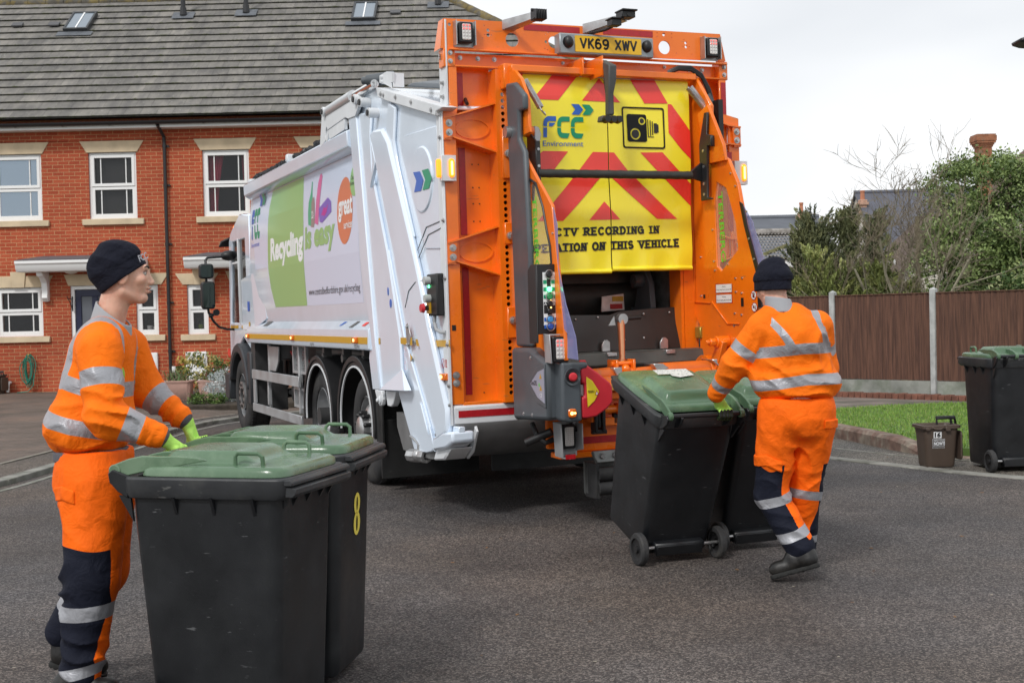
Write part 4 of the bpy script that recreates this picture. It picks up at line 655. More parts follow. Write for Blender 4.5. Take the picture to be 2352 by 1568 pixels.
# ---- body
mb = MB(); sec = lambda y, dz=0: [(.05, y, 1.40), (.02, y, 1.55), (.0, y, 2.1), (.02, y, 2.7), (.05, y, 3.06+dz), (.09, y, 3.16+dz), (.6, y, 3.22+dz), (1.9, y, 3.22+dz), (2.41, y, 3.16+dz), (2.45, y, 3.06+dz), (2.5, y, 2.1), (2.48, y, 1.55), (2.45, y, 1.40)]
mb.loft([[(a, yy, c) for a, _, c in sec(0)] for yy in (1.2, 7.25)]); mb.build('body', WH, truck, bevel=.01)
mb = MB(); fx = .0; mb.prism([(fx-.025, 1.37), (fx-.025, 1.40), (fx+.06, 1.515), (.3, 1.515), (.3, 1.22), (fx-.02, 1.22), (fx-.03, 1.24)], 'y', 2.0, 7.45); mb.build('skirt', WH, truck, bevel=.008)
mb = MB(); mb.prism([(-.055, 3.045), (-.06, 3.18), (.05, 3.215), (.15, 3.215), (.15, 3.0), (.02, 3.0)], 'y', 2.36, 7.16); mb.prism([(2.56, 3.045), (2.56, 3.18), (2.4, 3.215), (2.4, 3.0)], 'y', 2.36, 7.16); mb.build('top_rail', WH, truck, bevel=.008)
mb = MB(); mb.loft([[(.0, 7.84, 1.38), (.0, 7.84, 2.03), (.0, 7.16, 2.09), (.0, 7.0, 1.38)], [(.28, 7.84, 1.38), (.28, 7.84, 2.03), (.28, 7.16, 2.09), (.28, 7.0, 1.38)]], sm=False)
mb.plate([(.0, 7.165, 2.085), (.03, 6.64, 2.06), (.02, 6.40, 1.52), (.0, 7.0, 1.40)], .012); mb.plate([(.0, 7.165, 2.085), (.03, 6.64, 2.06), (.28, 6.7, 2.08), (.28, 7.16, 2.1)], .01); mb.build('side_locker', WH, truck, bevel=.006)
mb = MB()
for k in range(260):
    y = 2.55+k*.0173; c = Vector((.10+rnd.uniform(-.03, .06), y, 3.235+rnd.uniform(-.01, .035))); mb.obox(c, (.1, .05, .03), Matrix.Rotation(rnd.uniform(-.6, .6), 3, 'X') @ Matrix.Rotation(rnd.uniform(0, 3), 3, 'Z'))
mb.box(.1, 2.4, 2.5, 7.1, 3.215, 3.235); mb.build('roof_sheet', M('black_net', (.02, .02, .022), .7), truck)
mb = MB(); mb.box(-.02, .06, 4.9, 4.98, 3.21, 3.29); mb.box(-.02, .1, 6.95, 7.1, 3.2, 3.24); mb.build('rail_lug', WHM, truck, bevel=.01)
# curved side as a function of height
def bx(z): return float(np.interp(z, [1.40, 1.55, 2.1, 2.7, 3.06], [.05, .02, 0, .02, .05]))
def on(y, z, d=.006): return (bx(z)-d*.35, y, z)
def decal(poly, d, mat, name, par, step=.08):
    zs = sorted({bx_ for bx_ in [1.55, 2.1, 2.7]}); mb = MB(); z0 = min(p[1] for p in poly); z1 = max(p[1] for p in poly); cuts = [z0]+[z for z in zs if z0 < z < z1]+[z1]
    for a, b_ in zip(cuts, cuts[1:]):
        q = list(poly)
        for lim, sg in ((a, 1), (b_, -1)):
            r = []
            for i in range(len(q)):
                p, p2 = q[i], q[(i+1) % len(q)]; u, v = (p[1]-lim)*sg >= -1e-9, (p2[1]-lim)*sg >= -1e-9
                if u: r.append(p)
                if u != v: t_ = (lim-p[1])/(p2[1]-p[1]); r.append((p[0]+(p2[0]-p[0])*t_, lim))
            q = r
        if len(q) > 2: mb.add([on(y, z, d) for y, z in q], [tuple(range(len(q)))])
    return mb.build(name, mat, par, fix=False)
PW = M('poster_vinyl', (.70, .79, .96), .25, coat=.5, bump=.06, bs=3)
pst = decal([(7.1, 3.03), (2.36, 3.0), (2.25, 1.64), (5.9, 1.645), (6.2, 2.12), (6.9, 2.12)], .004, PW, 'advert_panel', truck)
arc_ = [(6.17-.0*k, 0) for k in range(1)]
gl = [(6.155, 2.60), (6.16, 2.35), (6.14, 2.10), (6.06, 1.87), (5.88, 1.648)]; gr_ = [(4.35, 1.645), (4.37, 1.95), (4.38, 2.3), (4.39, 2.7), (4.42, 2.992)]
decal([(5.94, 2.99)]+[(6.09, 2.8)]+gl+gr_, .007, GPRT, 'green_panel', pst)
def side_text(body, y0, y1, z0, z1, mat, par, bold=0, tilt=0, d=.011):
    mb = MB(); put_text(mb, body, (0, y0, z0), (0, y1, z0+tilt), (0, y0, z1), bold); mb.v = [(bx(v[2])-d*.35, v[1], v[2]) for v in mb.v]; mb.build('lettering', mat, par, fix=False)
side_text('Recycling', 6.0, 4.40, 2.10, 2.445, WOFF, pst, .045, .01); side_text('is easy', 4.31, 3.12, 2.15, 2.46, GPRT, pst, .045, .01)
decal(circ(2.76, 2.5, .27, 36, .31), .008, M('coral_print', (.72, .21, .10), .3, coat=.4), 'coral_disc', pst); decal(circ(2.44, 2.75, .14, 24, .145), .010, GPRT, 'green_disc', pst)
side_text('great', 2.98, 2.50, 2.40, 2.63, WOFF, pst, .03, d=.013); side_text('services', 2.79, 2.50, 2.33, 2.40, WOFF, pst, .01, d=.013)
side_text('Central', 2.55, 2.38, 2.76, 2.80, INK, pst, 0, d=.016); side_text('Bedfordshire', 2.56, 2.38, 2.71, 2.745, INK, pst, 0, d=.016)
side_text('www.centralbedfordshire.gov.uk/recycling', 4.24, 2.33, 1.725, 1.82, M('ink_grey', (.06, .06, .07), .4), pst, .0)
BOT = M('print_bottle_green', (.06, .40, .22), .3); decal([(4.17, 2.47), (4.05, 2.45), (4.00, 2.5), (3.99, 2.72), (4.01, 2.82), (4.02, 2.9), (4.05, 2.9), (4.07, 2.8), (4.15, 2.7), (4.18, 2.6)], .008, BOT, 'bottle_print', pst)
decal([(4.05, 2.44), (3.93, 2.43), (3.90, 2.48), (3.90, 2.70), (3.93, 2.735), (3.99, 2.73), (4.03, 2.68)], .010, M('print_brown', (.30, .23, .22), .3), 'can_print', pst); decal([(3.90, 2.47), (3.76, 2.44), (3.62, 2.91), (3.66, 2.945), (3.72, 2.93), (3.78, 2.86)], .011, M('print_pink', (.66, .14, .34), .3), 'tube_print', pst)
side_text('COLA', 4.02, 3.93, 2.52, 2.60, WOFF, pst, .02, d=.016)
PUR = M('print_purple', (.20, .12, .50), .3); decal([(3.73, 2.6), (3.37, 2.68), (3.25, 2.63), (3.24, 2.53), (3.60, 2.45), (3.7, 2.47)], .012, PUR, 'box_print', pst); decal([(3.63, 2.53), (3.52, 2.60), (3.44, 2.58), (3.36, 2.62), (3.42, 2.54), (3.5, 2.51)], .014, M('print_magenta', (.5, .03, .3), .3), 'lips_print', pst)
def chev(y0, y1, z0, z1, x, par, name='chevrons', shear=0):
    w_ = (y1-y0); mb = MB(); zc = (z0+z1)/2
    def ch(a, b_, mi): t_ = (b_-a)*.42; P_ = [(a, z0), (b_-t_, z0), (b_, zc), (b_-t_, z1), (a, z1), (a+t_, zc)]; mb.add([(x, y, z+shear*(y-y0)) for y, z in P_], [tuple(range(6))], mi)
    ch(y0, y0+w_*.53, 0); ch(y0+w_*.47, y1, 1); mb.build(name, [BLU, GRN], par, fix=False)
chev(6.60, 6.27, 2.87, 3.0, bx(2.9)-.016, pst)
def fcc(mb, put, split=True):
    # strokes of the three letter mark in a unit box 0..1 x 0..1 ; put(x, y) -> point
    def quad(P_, mi): mb.add([put(*p) for p in P_], [tuple(range(len(P_)))], mi)
    def cshape(x0, w_, mi):
        t_ = .12; n = 6; o = [(x0+w_, 1), (x0+w_*.45, 1)]+[(x0+w_*.45-w_*.45*math.sin(R(90*i/n)), 1-.35+.35*math.cos(R(90*i/n))) for i in range(1, n+1)]+[(x0, .52)]
        q = [(x0+w_*.30, .52), (x0+w_*.30, .62)]+[(x0+w_*.48-w_*.18*math.cos(R(90*i/n)), .66+.10*math.sin(R(90*i/n))) for i in range(n+1)]+[(x0+w_, .77)]
        quad(o+q, mi)
        if mi == 1:
            f = lambda P_: [(a, 1-b_-.02) for a, b_ in P_][::-1]; o2 = f(o); q2 = f(q); P_ = f(o+q); P_ = [(a-(.16*w_ if (b_ < .1 and a > x0+w_*.9) else 0), b_) for a, b_ in P_]; quad(P_, mi)
    cshape(0, .31, 0); quad([(0, .0), (.09, .0), (.09, .46), (0, .46)], 0); quad([(.14, .52), (.22, .52), (.30, .69), (.14, .69)], 0)
    cshape(.34, .31, 1); cshape(.68, .32, 1)
mb = MB(); fcc(mb, lambda u, v: (bx(2.50+.36*v)-.004, 7.10-.48*u, 2.50+.36*v)); mb.build('logo', [BLU, GRN], pst, fix=False)
side_text('Environment', 7.12, 6.64, 2.40, 2.455, BLU, pst)
pxp = MB(); pxp.box(-.032, -.026, 2.03, 7.40, 1.275, 1.335); pxp.build('amber_band', AMR, truck)
mb = MB()
for y in (7.33, 4.87, 2.38): mb.box(-.055, -.03, y-.07, y+.07, 1.28, 1.335)
mb.build('side_markers', [AMBO], truck, bevel=.006); mb = MB()
for y in (7.33, 4.87, 2.38): mb.box(-.058, -.0555, y-.02, y+.02, 1.295, 1.32)
mb.build('marker_bulb', AMBH, truck)
for k in ('0', '4', '8', '12'): pass
def slope_decal(key, i, mat, name):
    P_ = PG[key][i:i+4]; mb = MB(); mb.add([(-.025+.085*max(0, (z-1.40)/.115)-.006, y, z) for y, z in P_], [(0, 1, 2, 3)]); mb.build(name, mat, truck, fix=False)
SLG = M('slot_grey', (.10, .10, .10), .5); slope_decal('pills', 0, SLG, 'slot'); slope_decal('pills', 4, SLG, 'slot'); slope_decal('pills', 8, BLU, 'sticker'); slope_decal('pills', 12, REDV, 'sticker')
mb = MB(); put_text(mb, '125 PSI', (-.031, 2.44, 1.235), (-.031, 2.28, 1.235), (-.031, 2.44, 1.262)); put_text(mb, '125 PSI', (-.031, 4.1, 1.235), (-.031, 3.95, 1.235), (-.031, 4.1, 1.262)); mb.build('lettering', INK, truck, fix=False)
mb = MB(); mb.add([(-.005, 7.45, 1.62), (-.005, 7.32, 1.62), (-.005, 7.32, 1.74), (-.005, 7.45, 1.74)], [(0, 1, 2, 3)], 0); mb.add([(-.005, 7.40, 1.42), (-.005, 7.32, 1.42), (-.005, 7.32, 1.48), (-.005, 7.40, 1.48)], [(0, 1, 2, 3)], 1); mb.build('sticker', [BLU, AMR], truck, fix=False)
# ---- cab
x0, x1 = .10, 2.40; DKG = M('cab_glass', (.02, .025, .028), .03, spec=.9, alpha=.38)
yF = 9.30; cabs = [(7.72, 1.10), (7.72, 2.86), (8.35, 2.92), (9.0, 2.72), (9.16, 2.60), (yF, 1.45), (yF+.02, .75), (8.95, .7), (8.93, 1.05), (8.33, 1.28), (7.78, 1.1)]
win = [(8.02, 1.47), (8.02, 2.58), (8.95, 2.58), (9.18, 1.47)]
for xa, nm in ((x0, 'cab_side'), (x1-.05, 'cab_side')): 
    mb = MB(); mb.prism(cabs, 'x', xa, xa+.05, holes=[win]); o = mb.build(nm, WH, truck, bevel=.012)
    mb = MB(); mb.prism([(8.0, 1.45), (8.0, 2.6), (8.97, 2.6), (9.2, 1.45)], 'x', xa+.022, xa+.028); mb.build('side_window', DKG, o); mb = MB(); mb.box(xa-.006, xa+.056, 8.50, 8.545, 1.46, 2.6); mb.box(xa-.006, xa+.056, 8.54, 8.95, 2.27, 2.30); mb.build('window_bar', WHM, o, bevel=.004)
mb = MB(); mb.box(x0+.05, x1-.05, 7.72, 7.77, 1.1, 2.86); mb.plate([(x0+.05, 7.74, 2.85), (x1-.05, 7.74, 2.85), (x1-.05, 8.35, 2.91), (x0+.05, 8.35, 2.91)], .04); mb.plate([(x0+.05, 8.35, 2.91), (x1-.05, 8.35, 2.91), (x1-.05, 9.14, 2.64), (x0+.05, 9.14, 2.64)], .04); mb.box(x0+.05, x1-.05, 9.2, 9.28, .75, 1.45); mb.box(x0+.05, x1-.05, 7.77, 9.2, 1.1, 1.15); mb.build('cab_shell', WH, truck, bevel=.01)
mb = MB(); mb.plate([(x0+.06, 9.26, 1.46), (x1-.06, 9.26, 1.46), (x1-.06, 9.13, 2.6), (x0+.06, 9.13, 2.6)], .006); mb.build('windscreen', DKG, truck)
mb = MB()
for sx_ in (.55, 1.75): mb.box(sx_-.24, sx_+.24, 8.0, 8.12, 1.5, 2.2); mb.box(sx_-.24, sx_+.24, 8.0, 8.5, 1.35, 1.5)
mb.box(.2, 2.3, 8.95, 9.15, 1.15, 1.5); mb.build('seats', DK, truck, bevel=.03)
mb = MB(); mb.box(x0-.004, x0-.001, 8.66, 9.22, 1.395, 1.435); mb.box(x0-.004, x0-.001, 8.17, 8.42, 1.395, 1.435); mb.build('amber_band', AMR, truck)
mb = MB(); c = 8.33; n = 22
o_ = [(c+.66*math.cos(R(a)), .5+.70*math.sin(R(a))) for a in np.linspace(14, 172, n)]; i_ = [(c+.55*math.cos(R(a)), .5+.57*math.sin(R(a))) for a in np.linspace(20, 166, n)]
mb.prism(o_+i_[::-1], 'x', .0, .55, sm=True); mb.box(.02, .5, 7.55, 7.74, .42, 1.1); mb.box(.0, .4, 8.95, 9.28, .42, .78); mb.build('mudguard', M('guard_plastic', (.028, .031, .036), .45, var=.1), truck, bevel=.02)
mb = MB(); mb.box(-.006, .001, 8.80, 8.95, 1.02, 1.12); mb.build('marker_lamp', REDV, truck); mb = MB(); mb.box(.05, .45, 7.35, 7.60, .35, 1.25); mb.build('step_well', DK, truck)
# mirrors, visor, beacon : arm reaches out from the front of the cab
def mir(xa, xb, z0, z1, yc=8.7):
    e = MB(); e.prism(rrect(xa, xb, z0, z1, .04), 'y', yc, yc+.11); o = e.build('mirror', BK, truck, bevel=.02, seg=2); e = MB(); e.prism(rrect(xa+.02, xb-.015, z0+.02, z1-.02, .03), 'y', yc-.005, yc-.001); e.build('mirror_glass', M('mirror_glass', (.035, .045, .04), .03, .9), o)
mir(-.39, -.20, 2.08, 2.28); mir(-.37, -.19, 1.67, 2.04)
mb = MB(); mb.tube([(-.29, 8.78, 2.27), (-.29, 8.8, 2.33), (-.26, 8.82, 2.365), (-.05, 8.9, 2.38), (.12, 9.0, 2.40)], .017); mb.sphere((.06, 8.98, 2.40), .09, 14, sc=(1.3, 1, .8)); mb.tube([(-.29, 8.78, 2.09), (-.29, 8.78, 2.03)], .017)
mb.tube([(-.28, 8.78, 1.68), (-.27, 8.8, 1.62), (-.20, 8.85, 1.50), (-.12, 8.9, 1.42), (.0, 8.95, 1.385), (.12, 9.0, 1.38)], .017); mb.sphere((-.24, 8.8, 1.58), .035, 10); mb.tube([(-.24, 8.8, 1.57), (-.17, 8.8, 1.62)], .02); mb.cyl((-.17, 8.77, 1.62), (-.17, 8.80, 1.62), .045, n=14)
mb.tube([(2.3, 9.0, 2.4), (2.6, 8.9, 2.36), (2.62, 8.8, 2.0)], .017); mb.box(2.52, 2.72, 8.7, 8.8, 1.7, 2.2); mb.build('mirror_arm', BK, truck)
mb = MB(); mb.plate([(-.02, 9.30, 2.53), (.02, 9.34, 2.62), (.35, 9.40, 2.76), (2.2, 9.40, 2.76), (2.2, 9.52, 2.60), (.35, 9.50, 2.60)], .03); mb.build('sun_visor', BK, truck, bevel=.01)
mb = MB(); mb.cyl((.22, 9.15, 2.72), (.22, 9.15, 2.76), .06); mb.sphere((.22, 9.15, 2.78), .06, 14, sc=(1, 1, 1.1)); mb.build('beacon', M('beacon_amber', (.9, .2, .02), .15, emis=(1, .25, .03), es=1.6), truck)
# ---- tailgate side (white, sculpted)
T_ = truck
base = [(max(p[0], .014) if p[1] > .72 else max(p[0], -.13), p[1]) for p in PG['tail_base']]
tail = pxpart('tailgate_side', base, .0, .05, WH, bevel=.006)
mir_ = MB(); mir_.prism(base, 'x', 2.42, 2.47); mir_.build('tailgate_side', WH, T_, bevel=.006)
pxpart('post', 'postA', -.05, .05, WH, tail, .01); pxpart('panel', 'panelB', -.03, .03, WH, tail, .012)
mb = MB(); g = PG['gusset']; a, b_, c = [Vector((-.031, *p)) for p in g]; d_ = Vector((-.10, (g[1][0]+g[2][0])/2, g[1][1]+.01)); mb.add([a, b_, c, Vector((-.085, g[1][0]+.03, g[1][1])), Vector((-.085, g[2][0]-.03, g[2][1]))], [(0, 3, 4), (0, 1, 3), (0, 4, 2), (1, 2, 4, 3)]); mb.build('gusset', WH, tail, bevel=.004)
pxpart('cover', 'ridge1', -.055, .055, WH, tail, .022, seg=2) if False else None
mb = MB(); mb.prism(PG['ridge1'], 'x', -.055, 0); mb.build('cover', WH, tail, bevel=.025, seg=2)
mb = MB(); mb.prism(PG['ridge2'], 'x', -.03, 0); mb.build('fold', WH, tail, bevel=.014, seg=2)
mb = MB(); mb.prism([(1.501, 2.068), (1.361, 2.06), (1.02, 1.35), (.60, .85), (.36, .54), (.437, .482), (.547, .462), (.766, .889), (1.088, 1.341)], 'x', -.018, 0); mb.build('inner_strip', WH, tail, bevel=.006)
mb = MB(); mb.prism(PG['toptrim'], 'x', -.05, .08); mb.build('top_flange', WHM, tail, bevel=.006)
mb = MB(); mb.prism([(.094, 2.999), (.02, 3.0), (-.012, 2.0), (-.012, 1.4), (-.025, .711), (.012, .709), (.03, 1.403), (.05, 2.2)], 'x', -.02, 0); mb.build('rear_trim', WHM, tail, bevel=.003)
# tucked bottom box
bb = PG['bottombox']; mb = MB(); o_ = [(.30, .60), (.07, .66), (-.13, .68), (-.13, .60), (.02, .545), (.30, .50)]; mb.loft([[(-.055, y, z) for y, z in o_], [(.12, y, z) for y, z in o_]], sm=False); mb.build('corner_box', WH, tail, bevel=.02, seg=2)
mb = MB(); mb.prism([(.32, .512), (-.0, .546), (.16, .445), (.40, .42)], 'x', -.02, .16); mb.build('drain_spout', WHM, tail, bevel=.012)
# emboss, disc and chevrons
mb = MB(); mb.prism(circ(.47, 2.545, .245, 48, .25), 'x', -.022, 0); mb.build('round_boss', WH, tail, bevel=.012, seg=2)
mb = MB(); mb.prism([(.86, 2.93), (.12, 2.90), (.08, 2.6), (.06, 2.0), (.45, 2.02), (.60, 2.3), (.70, 2.62)], 'x', -.010, 0, holes=None); mb.build('pressed_panel', WH, tail, bevel=.008, seg=2)
lg = PG['logo'][4:]; mb = MB(); mb.add([(-.026, y, z) for y, z in lg[:6]], [tuple(range(6))], 0); mb.add([(-.026, y, z) for y, z in lg[6:12]], [tuple(range(6))], 1); mb.build('chevrons', [BLU, GRN], tail, fix=False)
yl = PG['yel1']; mb = MB(); mb.add([(-.0325, y, z) for y, z in yl[:4]], [(0, 1, 2, 3)]); mb.add([(-.022, y, z) for y, z in yl[4:8]], [(0, 1, 2, 3)]); mb.add([(-.0125, y+.01, z) for y, z in yl[8:12]], [(0, 1, 2, 3)]); y0 = PG['yel0']; mb.add([(-.033, y, z) for y, z in y0], [(0, 1, 2, 3)]); mb.build('amber_band', AMR, tail, fix=False)
# raised hook and slot marks
mb = MB(); mb.prism([(1.62, 2.99), (1.52, 2.80), (1.70, 2.60), (1.66, 2.66), (1.60, 2.8)], 'x', -.06, -.029); mb.prism([(.62, .83), (.50, .66), (.47, .60), (.56, .70), (.66, .85)], 'x', -.03, -.017); mb.prism([(.46, .66), (.36, .50), (.33, .49), (.40, .62), (.445, .68)], 'x', -.03, -.017); mb.build('pressing', WH, tail, bevel=.005)
mb = MB()
for y, z in ((.93, 3.24), (.55, 3.14), (.1, 3.01), (1.25, 3.31), (1.32, 3.33)): hexbolt(mb, (-.05, y, z), (-1, 0, 0), .013, .01)
for y, z in ((1.03, 2.60), (.80, 2.2), (.6, 1.9), (.42, 1.62), (.02, 2.8), (.0, 2.2), (.0, 1.78), (-.005, 1.30), (-.01, 1.0), (-.01, .86)): hexbolt(mb, (-.02, y, z), (-1, 0, 0), .011, .01)
for y, z in ((.30, .62), (.26, .53), (.78, 1.32)): hexbolt(mb, (-.018, y, z), (-1, 0, 0), .011, .01)
mb.build('bolts', STL, tail)
# red label, amber lamps
mb = MB(); mb.add([(-.0125, y, z) for y, z in PG['stick'][:4]], [(0, 1, 2, 3)]); mb.build('label_red', RDR, tail, fix=False)
mb = MB()
for k, tx in enumerate(('It is an offence', 'to stand or ride', 'on this vehicle')): put_text(mb, tx, (-.0135, .065, 1.172-k*.015), (-.0135, -.005, 1.172-k*.015), (-.0135, .065, 1.183-k*.015))
mb.build('lettering', WOFF, tail, fix=False)
mb = MB(); mb.prism(circ(.125, 1.162, .035, 20), 'x', -.0125, -.0122, holes=[circ(.125, 1.162, .029, 20)]); mb.add([(-.0128, .10, 1.185), (-.0128, .107, 1.19), (-.0128, .15, 1.139), (-.0128, .143, 1.134)], [(0, 1, 2, 3)]); mb.build('prohibition_mark', RDR, tail, fix=False)
mb = MB(); mb.add([(-.0195, y, z) for y, z in PG['stick'][5:8]], [(0, 1, 2)]); mb.build('warning_triangle', AMR, tail, fix=False)
mb = MB()
for z in (1.235, 1.175, 1.115): mb.prism([(.985, z-.026), (.94, z-.026), (.94, z+.026), (.985, z+.026)], 'x', -.0325, -.0318, holes=[[(.981, z-.022), (.944, z-.022), (.944, z+.022), (.981, z+.022)]])
mb.build('pictogram', M('pink_print', (.7, .35, .38), .4), tail, fix=False)
mb = MB(); mb.prism(circ(1.30, 1.62, .026, 18, .036), 'x', -.034, -.031); mb.prism(circ(1.36, 1.72, .016, 16, .034), 'x', -.034, -.031); mb.build('round_sticker', BLU, tail)
mb = MB(); mb.prism([(.92, 1.44), (.86, 1.46), (.80, 1.36), (.84, 1.26), (.90, 1.30)], 'x', -.036, -.031); hexbolt(mb, (-.036, .86, 1.43), (-1, 0, 0), .01); hexbolt(mb, (-.036, .86, 1.29), (-1, 0, 0), .01); mb.build('keeper_plate', STL, tail, bevel=.003)
al = PG['amberl'][:4]; mb = MB(); mb.prism([(a+.0, b_) for a, b_ in al], 'x', -.045, -.012); lm = mb.build('side_lamp', AMBO, tail, bevel=.006); mb = MB(); mb.prism(circ(.09, 1.064, .026, 16, .013), 'x', -.048, -.0455); mb.build('bulb', AMBH, lm)
# hinge lugs, ball valve, seam lines
mb = MB(); mb.prism([(1.80, .89), (1.60, .89), (1.575, .82), (1.60, .77), (1.66, .755), (1.71, .78)], 'x', -.045, -.01); mb.prism([(1.57, .89), (1.28, .90), (1.37, .79), (1.42, .765), (1.52, .765)], 'x', -.02, .04); mb.cyl((-.06, 1.64, .81), (-.045, 1.64, .81), .035, n=18); mb.cyl((-.08, 1.64, .81), (-.06, 1.64, .81), .02, n=6); mb.build('hinge_lug', WHM, tail, bevel=.006)
mb = MB(); mb.lathe([(.03, 0), (.052, 0), (.052, .09), (.046, .10), (.046, .16), (.052, .17), (.052, .24), (.03, .24), (.03, .02)], (-.03, .92, .41), (.25, -1, .03), 8); mb.sphere((.0, .80, .415), .055, 14); mb.cyl((.0, .79, .46), (.0, .79, .50), .014); mb.tube([(.0, .78, .50), (-.01, .86, .54), (-.015, .95, .56)], .009); mb.build('drain_valve', STL, tail)
mb = MB(); mb.tube([(-.013, .62, 2.02), (-.013, .40, 2.18), (-.013, .10, 2.2)], .004); mb.tube([(-.013, .60, 1.96), (-.013, .36, 2.12), (-.013, .08, 2.15)], .004); mb.tube([(-.058, .84, 1.58), (-.058, .74, 1.71), (-.057, .58, 1.77), (-.02, .42, 1.79), (-.02, .3, 1.79)], .004); mb.build('cable_seam', M('seam_grey', (.2, .2, .21), .6), tail)
# control box on the side
mb = MB(); mb.box(-.075, -.012, .04, .26, 1.51, 1.82); cb = mb.build('control_box', BK, tail, bevel=.012, seg=2)
mb = MB(); mb.cyl((-.075, .19, 1.77), (-.12, .19, 1.77), .032, n=18); mb.cyl((-.075, .19, 1.64), (-.12, .19, 1.64), .03, n=18); mb.build('collar_button', M('button_grey', (.45, .47, .46), .5), cb)
mb = MB(); mb.box(-.085, -.074, .17, .25, 1.53, 1.61); mb.build('stop_plate', AMR, cb); mb = MB(); mb.cyl((-.085, .21, 1.57), (-.12, .21, 1.57), .018); mb.build('stop_stem', BK, cb); mb = MB(); mb.cyl((-.12, .21, 1.57), (-.145, .21, 1.57), .036, .03, 20); mb.build('stop_button', RED, cb)
mb = MB(); mb.cyl((-.075, .2, 1.728), (-.082, .2, 1.728), .011); mb.build('indicator', LEDG, cb); mb = MB(); mb.tube([(-.05, .17, 1.51), (-.05, .18, 1.46), (-.05, .14, 1.41), (-.04, .06, 1.39), (-.02, .02, 1.39)], .014); mb.build('conduit', M('conduit_grey', (.38, .39, .40), .5), cb)
# lift cylinder and its brackets on the roof line
kb_ = PG['cyl_bracket']; mb = MB(); mb.prism(kb_, 'x', -.06, -.03, holes=[[(2.99, 3.27), (2.42, 3.29), (2.42, 3.20), (2.95, 3.18)], circ(3.05, 3.24, .045, 14, .07)]); mb.build('ram_bracket', WHM, tail, bevel=.006)
mb = MB(); mb.cyl((-.03, 3.07, 3.455), (-.03, 2.2, 3.46), .055, n=20); mb.build('ram_barrel', M('satin_silver', (.62, .64, .66), .3, .4), tail); mb = MB(); mb.cyl((-.03, 2.2, 3.46), (-.03, 1.55, 3.455), .035, n=18); mb.build('ram_rod', M('chrome_rod', (.8, .8, .8), .12, 1), tail)
mb = MB()
for y, z, r_ in ((3.07, 3.455, .045), (1.99, 3.395, .045), (1.80, 3.34, .04), (1.57, 3.215, .042)): mb.cyl((-.09, y, z), (-.0, y, z), r_, n=20)
mb.build('pivot_boss', WHM, tail); mb = MB()
for y, z in ((3.07, 3.455), (1.99, 3.395), (1.80, 3.34), (1.57, 3.215)): mb.cyl((-.105, y, z), (-.09, y, z), .026, n=6)
mb.build('pivot_nut', DK, tail)
mb = MB(); mb.cyl((-.06, 1.66, 3.50), (.12, 1.50, 3.50), .045, .06, 20); mb.cyl((-.09, 1.69, 3.5), (-.06, 1.66, 3.5), .032); mb.build('rotary_union', GY, tail); mb = MB(); mb.prism(PG['brackettop'], 'x', .0, .006); mb.box(.0, .09, 1.13, 1.15, 3.36, 3.47); hexbolt(mb, (0, 1.43, 3.49), (-1, 0, 0), .012); hexbolt(mb, (0, 1.43, 3.45), (-1, 0, 0), .012); mb.build('hose_bracket', WHM, tail)
# top of the tailgate and body hood
mb = MB(); mb.loft([[(.05, 1.60, 3.42), (2.42, 1.60, 3.42), (2.42, 2.3, 3.30), (.05, 2.3, 3.30)][:4], [(.05, 1.60, 3.35), (2.42, 1.60, 3.35), (2.42, 2.3, 3.2), (.05, 2.3, 3.2)]], sm=False); mb.plate([(.05, 1.60, 3.42), (2.42, 1.60, 3.42), (2.42, .05, 3.02), (.05, .05, 3.02)], .03); mb.build('tailgate_top', WH, T_, bevel=.01)
mb = MB(); mb.loft([[(.15, 1.35, 3.40), (.45, 1.25, 3.42), (2.3, 1.25, 3.42), (2.3, .3, 3.2), (.6, .3, 3.2)], [(.2, 1.3, 3.43), (.5, 1.2, 3.45), (2.25, 1.2, 3.45), (2.25, .35, 3.26), (.65, .35, 3.26)]], sm=False); mb.prism([(.95, 3.40), (.78, 3.47), (.35, 3.47), (.25, 3.3), (.9, 3.3)], 'x', .5, 2.2); mb.build('roof_cover', GY, T_, bevel=.02, seg=2)
mb = MB(); mb.tube([(.3, .35, 3.16), (.25, .2, 3.14), (.22, .1, 3.09), (.2, .02, 3.05)], .014); mb.build('roof_hose', BK, T_)
mb = MB(); mb.box(.06, 2.41, 1.2, 2.2, 1.2, 3.2); mb.build('tailgate_core', M('inner_grey', (.22, .23, .23), .6, var=.2), T_)
# hopper bowl underneath
mb = MB(); o_ = [(-.02, .72), (-.02, .70)]+[(.0+.62*(1-math.cos(R(a))), .70-.29*math.sin(R(a))) for a in range(10, 91, 8)]+[(1.25, .42), (1.4, .6), (1.4, .72)]; mb.prism(o_, 'x', .02, 2.46, sm=True); mb.build('hopper_bowl', M('bowl_steel', (.17, .17, .17), .6, .3, var=.2, vs=4), T_)
mb = MB(); mb.prism([(.06, .70), (.0, .72), (-.05, .66), (.05, .50), (.16, .44), (.2, .46)], 'x', .165, .185); mb.build('bowl_rib', WHM, T_, bevel=.003)

